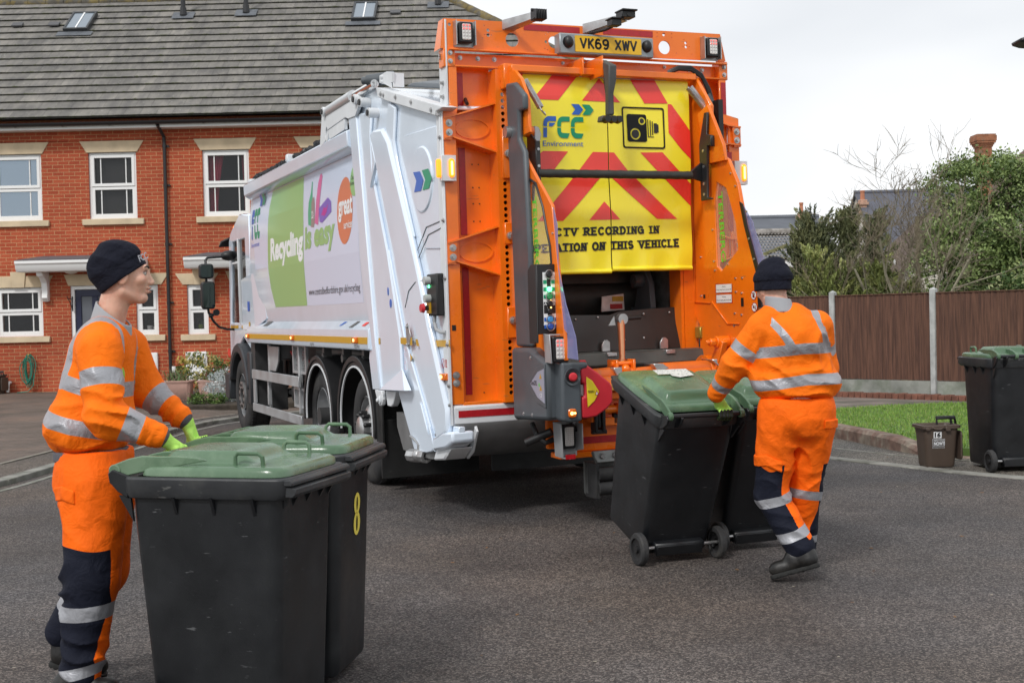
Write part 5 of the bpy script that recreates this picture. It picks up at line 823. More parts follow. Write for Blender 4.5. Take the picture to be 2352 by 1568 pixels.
# ---- orange rear frame
tp = [(.03, 3.657), (2.361, 3.672), (2.406, 3.46), (.0, 3.44)]
hs = [circ(.565, 3.53, .052, 28), circ(.905, 3.53, .045, 24), circ(1.853, 3.54, .052, 28), circ(1.85, 3.64, .014, 12), circ(.375, 3.59, .013, 12), circ(.375, 3.555, .014, 12), circ(.84, 3.53, .012, 10), circ(2.045, 3.585, .012, 10), circ(2.047, 3.555, .012, 10), circ(.075, 3.615, .013, 12)]
for x, z in ((.35, 3.556), (.40, 3.556), (.345, 3.62), (2.02, 3.556), (2.075, 3.556), (2.03, 3.61), (1.79, 3.62), (1.79, 3.65), (1.92, 3.62), (1.92, 3.65), (1.96, 3.50), (2.10, 3.50), (.86, 3.60), (.84, 3.585), (.83, 3.48), (.85, 3.47), (.87, 3.46), (.33, 3.53)): hs.append(circ(x, z, .0045, 6))
mb = MB(); mb.prism(tp, 'y', .0, .012, holes=hs); mb.prism([(.012, 3.64), (.45, 3.644), (.45, 3.66), (.03, 3.657)], 'y', .012, .10) if False else None
mb.add([(.03, 0, 3.657), (2.361, 0, 3.672), (2.361, .11, 3.672), (.03, .11, 3.657)], [(0, 1, 2, 3)]); mb.add([(.03, 0, 3.657), (.0, 0, 3.44), (.0, .14, 3.44), (.03, .11, 3.657)], [(0, 1, 2, 3)]); mb.add([(2.361, 0, 3.672), (2.406, 0, 3.46), (2.406, .14, 3.46), (2.361, .11, 3.672)], [(0, 1, 2, 3)])
top = mb.build('top_panel', OR, T_, fix=False)
mb = MB(); mb.box(.66, 1.12, -.003, -.001, 3.607, 3.652); mb.box(1.32, 1.75, -.003, -.001, 3.612, 3.658); mb.build('red_strip', RDR, top)
mb = MB(); mb.box(.06, 2.40, -.04, .0, 3.425, 3.438); mb.box(.10, 2.38, .06, .075, 3.325, 3.425); mb.box(.06, 2.4, -.005, .075, 3.312, 3.325); mb.box(.02, .11, -.005, .1, 3.31, 3.44); mb.box(2.34, 2.42, -.005, .1, 3.31, 3.455)
mb.build('cross_beam', OR, T_, bevel=.004); mb = MB()
for x in (.17, .31, .44, 1.98, 2.10, 2.22): hexbolt(mb, (x, .06, 3.39), (0, -1, 0), .012)
for x, z in ((1.07, 3.38), (1.07, 3.345), (1.17, 3.4), (1.0, 3.39), (1.88, 3.40)): hexbolt(mb, (x, .06, z), (0, -1, 0), .009)
for z in (3.41, 3.35): hexbolt(mb, (.07, -.005, z), (0, -1, 0), .012); hexbolt(mb, (2.385, -.005, z), (0, -1, 0), .012)
mb.build('bolts', STL, T_)
def column(m_):   # m_ maps left column x to either side
    X = (lambda x: x) if m_ == 0 else (lambda x: 2.46-x)
    def B(mb, x0, x1, *r): a, b_ = X(x0), X(x1); mb.box(min(a, b_), max(a, b_), *r)
    def PR(mb, poly, y0, y1, **k): mb.prism([(X(p[0]), p[1]) for p in poly], 'y', y0, y1, **k)
    xo = -.0 if m_ == 0 else -.055
    mb = MB(); B(mb, xo+.01, .42, .115, .13, .86, 3.0); B(mb, .06, .42, .116, .131, 3.0, 3.325)
    PR(mb, [(xo, .86), (xo+.10, .86), (xo+.10, 2.93), (.12, 3.02), (.12, 3.315), (.055, 3.315), (.055, 3.035), (xo, 3.01)], -.0, .012); B(mb, xo, xo+.012, .012, .12, .86, 3.0); B(mb, .055, .067, .012, .12, 3.04, 3.315)
    B(mb, .09, .50, .0, .012, .80, .875); B(mb, .09, .5, .012, .12, .80, .812)
    c = mb.build('corner_column', OR, T_, bevel=.004)
    # perforated inner post
    mb = MB(); hh = [] if m_ else [circ(X(.452), z, .0155, 12) for z in np.arange(.93, 3.22, .0465) if not any(a < z < b_ for a, b_ in ((2.0, 2.18), (2.5, 2.86), (1.33, 1.55)))]
    mb.prism([(X(.40), .86), (X(.52), .86), (X(.52), 3.30), (X(.40), 3.30)][::(1 if m_ == 0 else -1)], 'y', -.05, -.04, holes=hh); B(mb, .40, .41, -.04, .12, .86, 3.3); B(mb, .525, .55, -.05, .12, .86, 3.3)
    mb.build('perforated_post', OR, c, fix=True)
    for za, zb in ((2.50, 2.86), (2.02, 2.18), (1.33, 1.56)) if m_ == 0 else ():
        mb = MB(); B(mb, .43, .535, -.075, -.052, za, zb); mb.build('slot_bracket', OR, c, bevel=.006)
    mb = MB()
    for z in (2.68, 2.08, 1.46) if m_ == 0 else (3.2,): mb.cyl((X(.47), -.07, z), (X(.47), -.10, z), .03, n=14, mi=0); hexbolt(mb, (X(.47), -.10, z), (0, -1, 0), .018, .02)
    mb.build('adjuster_bolt', STL, c)
    for zc in (2.87, 1.97):
        mb = MB(); o = [(xo, zc+.06), (.06, zc+.075), (.41, zc+.18), (.415, zc-.17), (.06, zc-.06), (xo, zc-.07)]; PR(mb, o, .035, .05)
        e = circ(X(.24), zc+.0, .135, 28, .075); mb.prism(e, 'y', .026, .034, holes=[circ(X(.24), zc+.0, .125, 28, .066)])
        for p, q in ((0, 1), (1, 2), (3, 4), (4, 5)):
            a, b_ = o[p], o[q]; mb.add([(X(a[0]), -.03, a[1]), (X(b_[0]), -.03, b_[1]), (X(b_[0]), .115, b_[1]), (X(a[0]), .115, a[1])], [(0, 1, 2, 3)]); s_ = .012 if p < 2 else -.012; mb.add([(X(a[0]), -.03, a[1]), (X(b_[0]), -.03, b_[1]), (X(b_[0]), -.03, b_[1]+s_), (X(a[0]), -.03, a[1]+s_)], [(0, 1, 2, 3)]); mb.add([(X(a[0]), -.03, a[1]+s_), (X(b_[0]), -.03, b_[1]+s_), (X(b_[0]), .115, b_[1]+s_), (X(a[0]), .115, a[1]+s_)], [(0, 1, 2, 3)])
        PR(mb, [(xo, zc-.09), (xo+.06, zc-.09), (xo+.075, zc+.07), (xo, zc+.075)], -.022, -.002)
        mb.build('gusset', OR, c, fix=True); mb = MB()
        for z in (zc+.03, zc-.038): mb.cyl((X(xo+.038), -.022, z), (X(xo+.038), -.028, z), .026, n=18); hexbolt(mb, (X(xo+.038), -.028, z), (0, -1, 0), .013)
        mb.build('bolts', STL, c)
    mb = MB()
    for z in (1.075, 1.018): mb.cyl((X(xo+.04), .0, z), (X(xo+.04), -.008, z), .027, n=18); hexbolt(mb, (X(xo+.04), -.008, z), (0, -1, 0), .014)
    mb.build('bolts', STL, c)
    mb = MB()
    for z0, z1 in ((3.02, 3.29), (2.09, 2.74), (.91, 1.86)):
        if m_ == 0: B(mb, .155, .205, .108, .114, z0+.01, z1)
        else: B(mb, .06 if z0 > 3 else .02, .105 if z0 > 3 else .07, -.003, -.001, z0+.02, z1)
    mb.build('red_strip', RDR, c)
    mb = MB()
    for z in (1.36, 1.37): pass
    for x, z in ((.26, 2.62), (.31, 2.62), (.26, 2.45), (.31, 2.45), (.26, 2.33), (.31, 2.33), (.26, 2.2), (.31, 2.2), (.14, 1.83), (.2, 1.76), (.30, .93), (.2, .925)): B(mb, x-.004, x+.004, .110, .114, z-.004, z+.004)
    B(mb, .02, .05, -.003, -.001, 1.40, 1.44); mb.build('drill_marks', BK, c)
    mb = MB(); B(mb, xo, .52, -.012, .12, .705, .855); w_ = mb.build('bumper', WHM, T_, bevel=.02, seg=2); mb = MB(); B(mb, .045, .52, -.016, -.013, .765, .815); mb.build('red_strip', RDR, w_)
column(0); column(1)
mb = MB(); mb.box(-.012, .0, -.01, .11, .72, 3.0); mb.box(.035, .048, -.008, .14, 3.03, 3.65); mb.build('white_edge', WHM, T_, bevel=.003)
mb = MB()
for z in (3.40, 3.38, 3.2, 3.1): hexbolt(mb, (.035, .06, z), (-1, 0, 0), .012, .02)
mb.build('bolts', STL, T_)
# rear lamps in the top corners
def lamp(x0, x1, z0, z1, y, par=T_, name='rear_lamp', white=False, br=(.02, .012)):
    mb = MB(); mb.prism(rrect(x0, x1, z0, z1, .012), 'y', y-.05, y, sm=False); o = mb.build(name, BK, par, bevel=.008)
    xa, xb, za, zb = x0+(x1-x0)*.18, x1-(x1-x0)*.16, z0+(z1-z0)*.12, z1-(z1-z0)*.1; mb = MB(); mb.prism(rrect(xa, xb, za, zb, .012), 'y', y-.056, y-.0505); mb.build('lens', LENS, o, bevel=.003)
    mb = MB(); n_ = 3
    for r_ in range(5 if not white else 9):
        for c in range(n_ if not white else 5):
            cx_ = xa+(xb-xa)*(c+.5)/(n_ if not white else 5); cz = za+(zb-za)*(r_+.5)/(5 if not white else 9); mb.sphere((cx_, y-.056, cz), (xb-xa)/(7.5 if not white else 12), 8, mi=(1 if (r_ in (3, 4) and not white) else 0), sc=(1, .45, 1))
    mb.build('led_dots', [M('led_clear', (.72, .70, .66), .1, coat=1), LRED], o); return o
for x in (.125, 2.20):
    mb = MB(); mb.box(x-.025, x-.019, -.07, -.003, 3.46, 3.635); mb.box(x+.122, x+.128, -.07, -.003, 3.46, 3.635); mb.box(x-.025, x+.128, -.006, -.001, 3.455, 3.64); mb.build('lamp_bracket', STL, T_)
    lamp(x, x+.105, 3.475, 3.625, -.02)
# number plate unit
mb = MB(); mb.box(.905, 1.70, -.10, -.002, 3.43, 3.582); npu = mb.build('plate_box', M('plate_grey', (.30, .33, .35), .4, .3), T_, bevel=.008)
mb = MB(); mb.prism(rrect(1.03, 1.59, 3.447, 3.567, .006), 'y', -.106, -.1005); npl = mb.build('number_plate', M('plate_yellow', (.86, .50, .015), .3, var=.05), npu)
mb = MB(); put_strokes(mb, 'VK69 XWV', (1.075, -.1075, 3.470), (1.545, -.1075, 3.470), (1.075, -.1075, 3.553), th=.19, gap=.32); mb.build('lettering', INK, npl, fix=False)
mb = MB()
for x in (.975, 1.64): mb.sphere((x, -.11, 3.515), .04, 14, sc=(.9, .8, 1.2)); mb.cyl((x, -.1, 3.515), (x, -.102, 3.515), .045)
mb.build('plate_lamp', BK, npu)
# amber marker units
for k, (xa, xb, xc) in enumerate(((-.04, .071, .033), (2.43, 2.547, 2.51))):
    mb = MB(); mb.box(xa, xb, -.06, -.003, 2.478, 2.664); o = mb.build('marker_housing', WHM, T_, bevel=.003); mb = MB(); mb.prism(rrect(xc-.024, xc+.022, 2.503, 2.638, .022, 6), 'y', -.075, -.0605); q = mb.build('marker_lens', AMB, o, bevel=.006)
    mb = MB(); mb.prism(rrect(xc-.008, xc+.006, 2.52, 2.62, .006), 'y', -.079, -.0755); mb.build('filament', AMBH, q)
    if k == 0: mb = MB(); mb.prism(rrect(-.05, -.01, 2.503, 2.638, .018, 6), 'x', xa-.03, xa-.0005); mb.build('side_lens', AMB, o, bevel=.006)
# hood light arms and cameras on the top
def arm_(x0, x1, z0, z1, L_):
    mb = MB(); mb.plate([(x0, 0, z0), (x0, 0, z0+.07), (x1-.06, -L_, z1+.02), (x1-.04, -L_-.04, z1+.02), (x1-.05, -L_-.02, z1-.02)], .006); mb.plate([(x0+.005, -.004, z0), (x0+.10, -.004, z0), (x0+.10, -.004, z0+.055), (x0+.005, -.004, z0+.065)], .004); mb.plate([(x0+.01, 0, z0), (x0+.09, 0, z0), (x1+.01, -L_, z1-.02), (x1-.05, -L_, z1-.01)], .005); return mb.build('lamp_arm', STL, T_)
a_ = arm_(.49, .70, 3.60, 3.66, .30); mb = MB()
for k in range(7): mb.box(.585+k*.013, .592+k*.013, -.40, -.30, 3.60, 3.672)
mb.box(.58, .675, -.37, -.31, 3.605, 3.615); mb.box(.575, .68, -.34, -.325, 3.665, 3.685); mb.build('work_light', BK, a_, bevel=.002)
a_ = arm_(1.15, 1.36, 3.61, 3.67, .30); mb = MB(); mb.box(1.275, 1.385, -.40, -.30, 3.655, 3.70); mb.box(1.27, 1.395, -.42, -.29, 3.70, 3.712); mb.cyl((1.33, -.405, 3.676), (1.33, -.40, 3.676), .018); mb.box(1.21, 1.29, -.36, -.28, 3.60, 3.645); mb.box(1.20, 1.305, -.38, -.27, 3.645, 3.655); mb.tube([(1.28, -.3, 3.62), (1.24, -.2, 3.60), (1.18, -.05, 3.60)], .012); mb.build('camera_unit', BK, a_, bevel=.005)
# ================= curtain, hopper and bin lift
# hopper inside
mb = MB(); mb.box(.575, .60, .0, 1.15, .7, 3.24); mb.box(1.93, 1.955, .0, 1.15, .7, 3.24); mb.box(.6, 1.93, 1.13, 1.15, .7, 3.24); mb.box(.6, 1.93, .2, 1.15, 3.22, 3.24); mb.build('hopper_wall', M('worn_grey', (.20, .21, .215), .55, .3, var=.3, vs=4, bump=.15, bs=12, col2=(.10, .09, .085), c2s=3), T_)
mb = MB(); mb.cyl((.6, .75, 1.62), (1.93, .75, 1.62), .24, n=28); mb.box(.6, 1.93, .45, .8, 1.72, 1.84); mb.box(.6, 1.93, .40, .55, 1.84, 2.4); mb.build('packer_drum', M('rusty_steel', (.07, .066, .062), .5, .6, var=.35, vs=4, bump=.2, bs=20, col2=(.12, .06, .035), c2s=4, c2p=(.55, .75)), T_, bevel=.01)
mb = MB(); mb.prism([(.30, 1.84), (.22, 1.72), (.20, 1.52), (.30, 1.40), (.62, 1.36), (.8, 1.5), (.8, 1.84)], 'x', 1.78, 1.83, holes=[[(.42, 1.68), (.62, 1.68), (.50, 1.48)]]); mb.cyl((1.70, .34, 1.74), (1.83, .34, 1.74), .055, n=18); mb.cyl((1.69, .34, 1.74), (1.70, .34, 1.74), .03, n=6); mb.build('packer_arm', GY, T_, bevel=.005)
mb = MB(); mb.prism([(1.45, 1.50), (1.66, 1.51), (1.655, 1.64), (1.46, 1.62)], 'y', .42, .43); o = mb.build('label_plate', STL, T_); mb = MB(); mb.box(1.55, 1.65, .415, .419, 1.58, 1.62); mb.build('label_yellow', AMR, o); mb = MB(); mb.box(1.53, 1.64, .415, .419, 1.52, 1.56); mb.build('label_red', RDR, o)
# vinyl curtain in two leaves, printed
CY = -.12
def curt(x, z): return CY+.010*math.sin(x*5+z*2.2)+.006*math.sin(z*9+x*3)+.05*max(0, (z-3.1))*3*(z > 3.1)+(.012*math.sin(x*23) if z < 1.95 else 0)*min(1, (1.95-z)/.15)*(z < 1.95)
def leaf(xa, xb, name, zt, zb):
    n, k = 44, 70; mb = MB(); vs = []
    for j in range(k+1):
        for i in range(n+1):
            x = xa+(xb-xa)*i/n; z = zt+(zb-zt)*j/k; e = 0
            if j > k-4: z += 0
            vs.append((x, curt(x, z), z))
    mb.add(vs, [(j*(n+1)+i, j*(n+1)+i+1, (j+1)*(n+1)+i+1, (j+1)*(n+1)+i) for j in range(k) for i in range(n)])
    path = [(xa+(xb-xa)*i/n, curt(xa+(xb-xa)*i/n, zb)+.004, zb+.006) for i in range(n+1)]; mb.tube(path, .018, 10); return mb.build(name, YEL, T_, fix=False, ang=80)
cl1 = leaf(.575, 1.268, 'curtain', 3.262, 1.80); cl2 = leaf(1.276, 1.985, 'curtain', 3.262, 1.815)
def cdecal(poly, mat, name, par, d=.0035, cut=None):
    # slice into horizontal strips so the print follows the folds
    mb = MB(); z0 = min(p[1] for p in poly); z1 = max(p[1] for p in poly); x0 = min(p[0] for p in poly); x1 = max(p[0] for p in poly)
    def clip(q, ax, lim, sg):
        r = []
        for i in range(len(q)):
            p, p2 = q[i], q[(i+1) % len(q)]; u, v = (p[ax]-lim)*sg >= 0, (p2[ax]-lim)*sg >= 0
            if u: r.append(p)
            if u != v:
                t_ = (lim-p[ax])/(p2[ax]-p[ax]); m_ = [p[0]+(p2[0]-p[0])*t_, p[1]+(p2[1]-p[1])*t_]; r.append(tuple(m_))
        return r
    nz_ = max(1, int((z1-z0)/.03)); nx_ = max(1, int((x1-x0)/.05))
    for j in range(nz_):
        q = clip(clip(poly, 1, z0+(z1-z0)*j/nz_, 1), 1, z0+(z1-z0)*(j+1)/nz_, -1)
        if len(q) < 3: continue
        for i in range(nx_):
            r = clip(clip(q, 0, x0+(x1-x0)*i/nx_, 1), 0, x0+(x1-x0)*(i+1)/nx_, -1)
            if len(r) > 2: mb.add([(x, curt(x, z)-d, z) for x, z in r], [tuple(range(len(r)))])
    return mb.build(name, mat, par, fix=False, ang=80)
def lr(poly, name='red_stripe'):
    for xa, xb, c in ((.575, 1.268, cl1), (1.276, 1.985, cl2)):
        q = [p for p in poly]
        def clip(q, lim, sg):
            r = []
            for i in range(len(q)):
                p, p2 = q[i], q[(i+1) % len(q)]; u, v = (p[0]-lim)*sg >= 0, (p2[0]-lim)*sg >= 0
                if u: r.append(p)
                if u != v: t_ = (lim-p[0])/(p2[0]-p[0]); r.append((lim, p[1]+(p2[1]-p[1])*t_))
            return r
        q = clip(clip(q, xa, 1), xb, -1)
        if len(q) > 2: cdecal(q, REDV, name, c)
for P_ in ([(.576, 3.262), (.60, 3.262), (.576, 3.235)], [(.83, 3.262), (1.04, 3.262), (.86, 3.075), (.655, 3.075)], [(1.06, 3.08), (1.39, 3.08), (1.23, 3.258)], [(1.495, 3.262), (1.70, 3.262), (1.80, 3.085), (1.60, 3.08)], [(1.83, 3.08), (1.95, 2.93), (1.985, 2.88), (1.985, 2.66), (1.90, 2.74), (1.80, 2.86), (1.80, 3.08)],
           [(.735, 2.70), (.935, 2.70), (.82, 2.565), (.60, 2.565), (.60, 2.60)], [(1.14, 2.70), (1.32, 2.70), (1.43, 2.575), (1.86, 2.20), (1.68, 2.20), (1.24, 2.555), (.88, 2.185), (.68, 2.185), (1.03, 2.572)], [(1.55, 2.705), (1.74, 2.71), (1.985, 2.47), (1.985, 2.30)], [(1.22, 2.33), (1.35, 2.195), (1.09, 2.19)]): lr(P_)
# lettering on the curtain
def ctext(fn): mb = MB(); fn(mb); mb.v = [(v[0], curt(v[0], v[2])-.005, v[2]) for v in mb.v]; return mb
mb = ctext(lambda m_: put_strokes(m_, 'CCTV RECORDING IN', (.765, 0, 2.067), (1.685, 0, 2.086), (.765, 0, 2.132), th=.235, slab=1.0, gap=.38)); mb.build('lettering', INK, cl1, fix=False)
mb = ctext(lambda m_: put_strokes(m_, 'OPERATION ON THIS VEHICLE', (.60, 0, 1.945), (1.862, 0, 1.982), (.60, 0, 2.012), th=.235, slab=1.0, gap=.38)); mb.build('lettering', INK, cl1, fix=False)
mb = ctext(lambda m_: put_text(m_, 'Environment', (.735, 0, 2.735), (1.06, 0, 2.738), (.735, 0, 2.775), .002)); mb.build('lettering', BLU, cl1, fix=False)
mb = ctext(lambda m_: fcc(m_, lambda u, v: (.738+.325*u, 0, 2.80+.155*v))); mb.build('logo', [BLU, GRN], cl1, fix=False)
mb = MB(); 
for a, mi in ((.965, 0), (1.055, 1)): mb.add([(x, CY, z) for x, z in ((a, 2.972), (a+.065, 2.972), (a+.10, 3.012), (a+.065, 3.05), (a, 3.05), (a+.033, 3.012))], [tuple(range(6))], mi)
mb.v = [(v[0], curt(v[0], v[2])-.006, v[2]) for v in mb.v]; mb.build('chevrons', [BLU, GRN], cl1, fix=False)
mb = MB(); mb.prism(rrect(1.40, 1.765, 2.735, 3.05, .02), 'y', 0, .0, holes=[rrect(1.412, 1.753, 2.747, 3.038, .014)])
mb.prism(rrect(1.44, 1.61, 2.785, 2.995, .018), 'y', 0, 0, holes=[circ(1.57, 2.945, .030, 22), circ(1.51, 2.845, .044, 26)]); mb.prism(circ(1.57, 2.945, .019, 18), 'y', 0, 0); mb.prism(circ(1.51, 2.845, .033, 22), 'y', 0, 0)
for i, (xa, h) in enumerate(((1.618, .068), (1.638, .060), (1.656, .052))): mb.add([(xa, 0, 2.892-h*1.0), (xa+.008, 0, 2.892-h), (xa+.008, 0, 2.892+h), (xa, 0, 2.892+h)], [(0, 1, 2, 3)])
mb.add([(1.618, 0, 2.822), (1.672, 0, 2.822), (1.672, 0, 2.828), (1.618, 0, 2.828)], [(0, 1, 2, 3)]); mb.add([(1.672, 0, 2.855), (1.70, 0, 2.855), (1.70, 0, 2.93), (1.672, 0, 2.93)], [(0, 1, 2, 3)]); mb.add([(1.70, 0, 2.862), (1.712, 0, 2.862), (1.712, 0, 2.922), (1.70, 0, 2.922)], [(0, 1, 2, 3)])
mb.v = [(v[0], curt(v[0], v[2])-.005, v[2]) for v in mb.v]; mb.build('camera_symbol', INK, cl2, fix=False)
# top rail and arms of the lift frame
mb = MB(); mb.box(.48, 2.03, -.17, -.09, 3.265, 3.315); mb.box(.44, .52, -.12, .0, 3.15, 3.33); mb.build('lift_top_rail', OR, T_, bevel=.006)
mb = MB(); mb.box(1.04, 1.052, -.20, .05, 3.26, 3.385); mb.box(1.15, 1.162, -.30, .05, 3.24, 3.385); hexbolt(mb, (1.04, -.05, 3.33), (-1, 0, 0), .014); mb.build('pivot_lug', OR, T_, bevel=.003)
mb = MB(); 
def ca(y): return y
mb.loft([[(1.16, -.26, 3.36), (1.215, -.26, 3.36), (1.215, -.20, 3.36), (1.16, -.20, 3.36)], [(1.155, -.40, 3.30), (1.22, -.40, 3.30), (1.22, -.30, 3.28), (1.155, -.30, 3.28)], [(1.15, -.40, 3.19), (1.215, -.40, 3.19), (1.215, -.32, 3.17), (1.15, -.32, 3.17)], [(1.16, -.37, 3.10), (1.205, -.37, 3.10), (1.205, -.31, 3.10), (1.16, -.31, 3.10)], [(1.155, -.37, 2.94), (1.205, -.37, 2.94), (1.205, -.31, 2.94), (1.155, -.31, 2.94)]], sm=False)
mb.loft([[(x, y, z) for x, y, z in ((1.075, -.41, 2.885), (1.075, -.33, 2.885), (1.245, -.33, 2.885), (1.245, -.41, 2.885))], [(1.085, -.41, 2.93), (1.085, -.33, 2.93), (1.235, -.33, 2.93), (1.235, -.41, 2.93)]], sm=False)
sa = mb.build('sensor_arm', M('cast_grey', (.07, .072, .07), .5, var=.15), T_, bevel=.01, seg=2); mb = MB()
for x in (1.11, 1.16, 1.21): mb.cyl((x, -.45, 2.90), (x, -.40, 2.90), .024, .03, 14)
mb.build('sensor_eyes', BK, sa)
# side arms (plates standing out from the back), with windows
AL = .48; AR = 2.04
def plate(poly, x, th, hole, mat, name, par=T_): mb = MB(); mb.prism(poly, 'x', x, x+th, holes=[hole] if hole else None); return mb.build(name, mat, par, bevel=.004)
pl = [p for p in PG['armL'][:14]]+[(-.10, 1.17), (-.10, 1.75), (-.1, 2.45), (-.30, 2.62), (-.252, 2.732), (-.25, 3.076), (-.08, 3.197)]
aL = plate(pl, AL, .025, PG['winL'], OR, 'lift_arm_plate')
mb = MB(); w_ = PG['winL']; mb.prism(w_, 'x', AL+.010, AL+.014); GLZ = M('clear_sheet', (.95, .80, .70), .06, spec=.6, alpha=.10); mb.build('window', GLZ, aL)
mb = MB(); n_ = len(w_); mb.tube([(AL-.004, y, z) for y, z in w_], .009, 6, closed=True); mb.build('seal', BK, aL)
mb = MB(); put_text(mb, 'TERBERG', (AL+.006, -.455, 2.33), (AL+.006, -.475, 1.80), (AL+.006, -.525, 2.33), .02); mb.build('lettering', LIM, aL, fix=False)
mb = MB(); mb.prism(PG['shieldL'], 'x', AL+.004, AL+.009); mb.build('side_shield', M('tinted_sheet', (.30, .30, .55), .1, alpha=.55, spec=.6), aL)
pr = [p for p in PG['armR'][:10]]+[(-.60, 1.10), (-.40, .95), (-.15, .95), (-.10, 1.08), (-.10, 1.38), (.0, 1.5), (.05, 1.7), (.055, 2.4), (.0, 3.1), (-.02, 3.30)]
aR = plate(pr, AR, .03, PG['winR'], OR, 'lift_arm_plate'); mb = MB(); mb.prism(PG['winR'], 'x', AR+.010, AR+.014); mb.build('window', GLZ, aR)
mb = MB(); put_text(mb, 'TERBERG', (AR+.006, -.405, 2.38), (AR+.006, -.43, 1.85), (AR+.006, -.47, 2.38), .02); mb.build('lettering', LIM, aR, fix=False)
mb = MB(); mb.prism(PG['shieldR'], 'x', AR+.012, AR+.017); mb.build('side_shield', M('tinted_sheet'), aR)
mb = MB(); q = [(-.72, 2.28), (-.76, 2.26), (-.81, 2.10), (-.955, 1.75), (-.975, 1.5), (-.93, 1.5), (-.915, 1.75), (-.775, 2.10)]; mb.prism(q, 'x', AR-.012, AR-.002); mb.build('edge_strip', BK, aR)
mb = MB(); mb.box(AR-.012, AR-.001, -.06, -.045, 1.55, 2.12); mb.plate([(AR-.006, -.04, 1.55), (AR-.006, -.28, 1.54), (AR-.006, -.28, 1.548), (AR-.006, -.04, 1.558)], .012); mb.plate([(AR-.006, -.30, 1.56), (AR-.006, -.52, 1.385), (AR-.006, -.51, 1.38), (AR-.006, -.29, 1.55)], .012); mb.box(AR-.012, AR-.001, -.67, -.52, 1.38, 1.388); mb.build('fold', OR, aR, bevel=.003)
mb = MB(); mb.prism([(-.345, 3.05), (-.55, 2.72), (-.57, 2.60), (-.30, 2.60), (-.20, 3.0)], 'x', AR-.03, AR-.001); mb.build('stiffener', OR, aR, bevel=.004)
sr = PG['stickR']
for i, tx in ((0, 'Keep away from the bin-lift'), (4, 'Do not stand under the bin-lift')):
    P4 = sr[i:i+4]; mb = MB(); mb.prism(P4, 'x', AR-.0018, AR-.0005); st = mb.build('warning_label', RDR, aR); ya, za = P4[3] if True else 0; y0 = max(p[0] for p in P4)-.008; y1 = min(p[0] for p in P4)+.008; z0 = min(p[1] for p in P4)+.006; z1 = max(p[1] for p in P4)-.006
    mb = MB(); mb.add([(AR-.0024, y0, z0), (AR-.0024, y1, z0), (AR-.0024, y1, z1), (AR-.0024, y0, z1)], [(0, 1, 2, 3)]); mb.build('label_face', WOFF, st, fix=False); mb = MB(); h = z1-z0; m_ = (y0+y1)/2
    put_text(mb, 'Warning', (AR-.003, m_+.025, z0+h*.6), (AR-.003, m_-.025, z0+h*.6), (AR-.003, m_+.025, z0+h*.82)); put_text(mb, tx, (AR-.003, y0-.006, z0+h*.22), (AR-.003, y1+.006, z0+h*.22), (AR-.003, y0-.006, z0+h*.44)); mb.build('lettering', INK, st, fix=False)
for k, (y, z) in enumerate(((-.863, 1.59), (-.869, 1.503))):
    mb = MB(); mb.prism(circ(y, z, .036, 26), 'x', AR-.0016, AR-.0005); o = mb.build('prohibition_sign', RDR, aR); mb = MB(); mb.prism(circ(y, z, .030, 26), 'x', AR-.0024, AR-.0018); mb.build('sign_face', WOFF, o)
    mb = MB(); X_ = AR-.003
    if k == 0:
        mb.add([(X_, y+a, z+b_) for a, b_ in ((.013, -.018), (-.010, -.018), (-.013, .002), (.013, .002))], [(0, 1, 2, 3)])
        for q in range(4): mb.add([(X_, y+.011-q*.007, z), (X_, y+.0065-q*.007, z), (X_, y+.0065-q*.007, z+.02), (X_, y+.011-q*.007, z+.02)], [(0, 1, 2, 3)])
    else: mb.add([(X_, y+a, z+b_) for a, b_ in ((.02, .0), (.006, .014), (-.004, .004), (.010, -.010))], [(0, 1, 2, 3)]); mb.add([(X_, y+a, z+b_) for a, b_ in ((-.008, -.018), (-.018, -.018), (-.016, .002), (-.009, .002))], [(0, 1, 2, 3)]); mb.add([(X_, y-.0125+.005*math.cos(t_), z+.008+.005*math.sin(t_)) for t_ in np.arange(0, 6.2, .6)], [tuple(range(11))])
    mb.build('symbol', INK, o, fix=False); mb = MB(); mb.add([(X_-.001, y+a, z+b_) for a, b_ in ((.024, .020), (.020, .024), (-.024, -.020), (-.020, -.024))], [(0, 1, 2, 3)]); mb.build('slash', RDR, o, fix=False)
mb = MB(); mb.box(AR-.002, AR-.0005, -.73, -.695, 1.51, 1.575); mb.box(AR-.002, AR-.0005, -.20, -.17, 1.58, 1.61); mb.build('slot', BK, aR)
mb = MB()
for y, z in ((-.63, 1.72), (-.72, 1.72), (-.63, 1.62), (-.71, 1.61), (-.61, 1.46), (-.70, 1.45), (-.6, 1.37), (-.35, 1.79), (-.34, 1.86), (-.33, 2.1), (-.53, 1.83), (-.60, 2.5), (-.66, 2.40), (-.15, 1.9), (-.14, 1.6)): mb.cyl((AR-.008, y, z), (AR, y, z), .008, n=8)
for y, z in ((-.82, 2.2), (-.84, 2.0), (-.9, 1.85)): mb.cyl((AR-.02, y, z), (AR-.012, y, z), .008, n=8)
for y, z in ((-.16, 2.38), (-.6, 1.73), (-.62, 1.33), (-.80, 2.05), (-.64, 1.95), (-.5, 1.70), (-.6, 1.50)): mb.cyl((AL-.008, y, z), (AL, y, z), .008, n=8)
mb.build('rivets', STL, T_)
mb = MB(); mb.cyl((AR-.11, -.50, 1.25), (AR, -.50, 1.25), .045, n=20); mb.cyl((AR-.16, -.50, 1.25), (AR-.11, -.50, 1.25), .032, n=6); mb.cyl((AR-.19, -.50, 1.25), (AR-.16, -.50, 1.25), .018, n=10); mb.plate([(AR-.07, -.52, 1.28), (AR-.07, -.58, 1.25), (AR-.07, -.45, .98), (AR-.07, -.30, .98)], .05); mb.build('pivot_pin', OR, T_, bevel=.005)
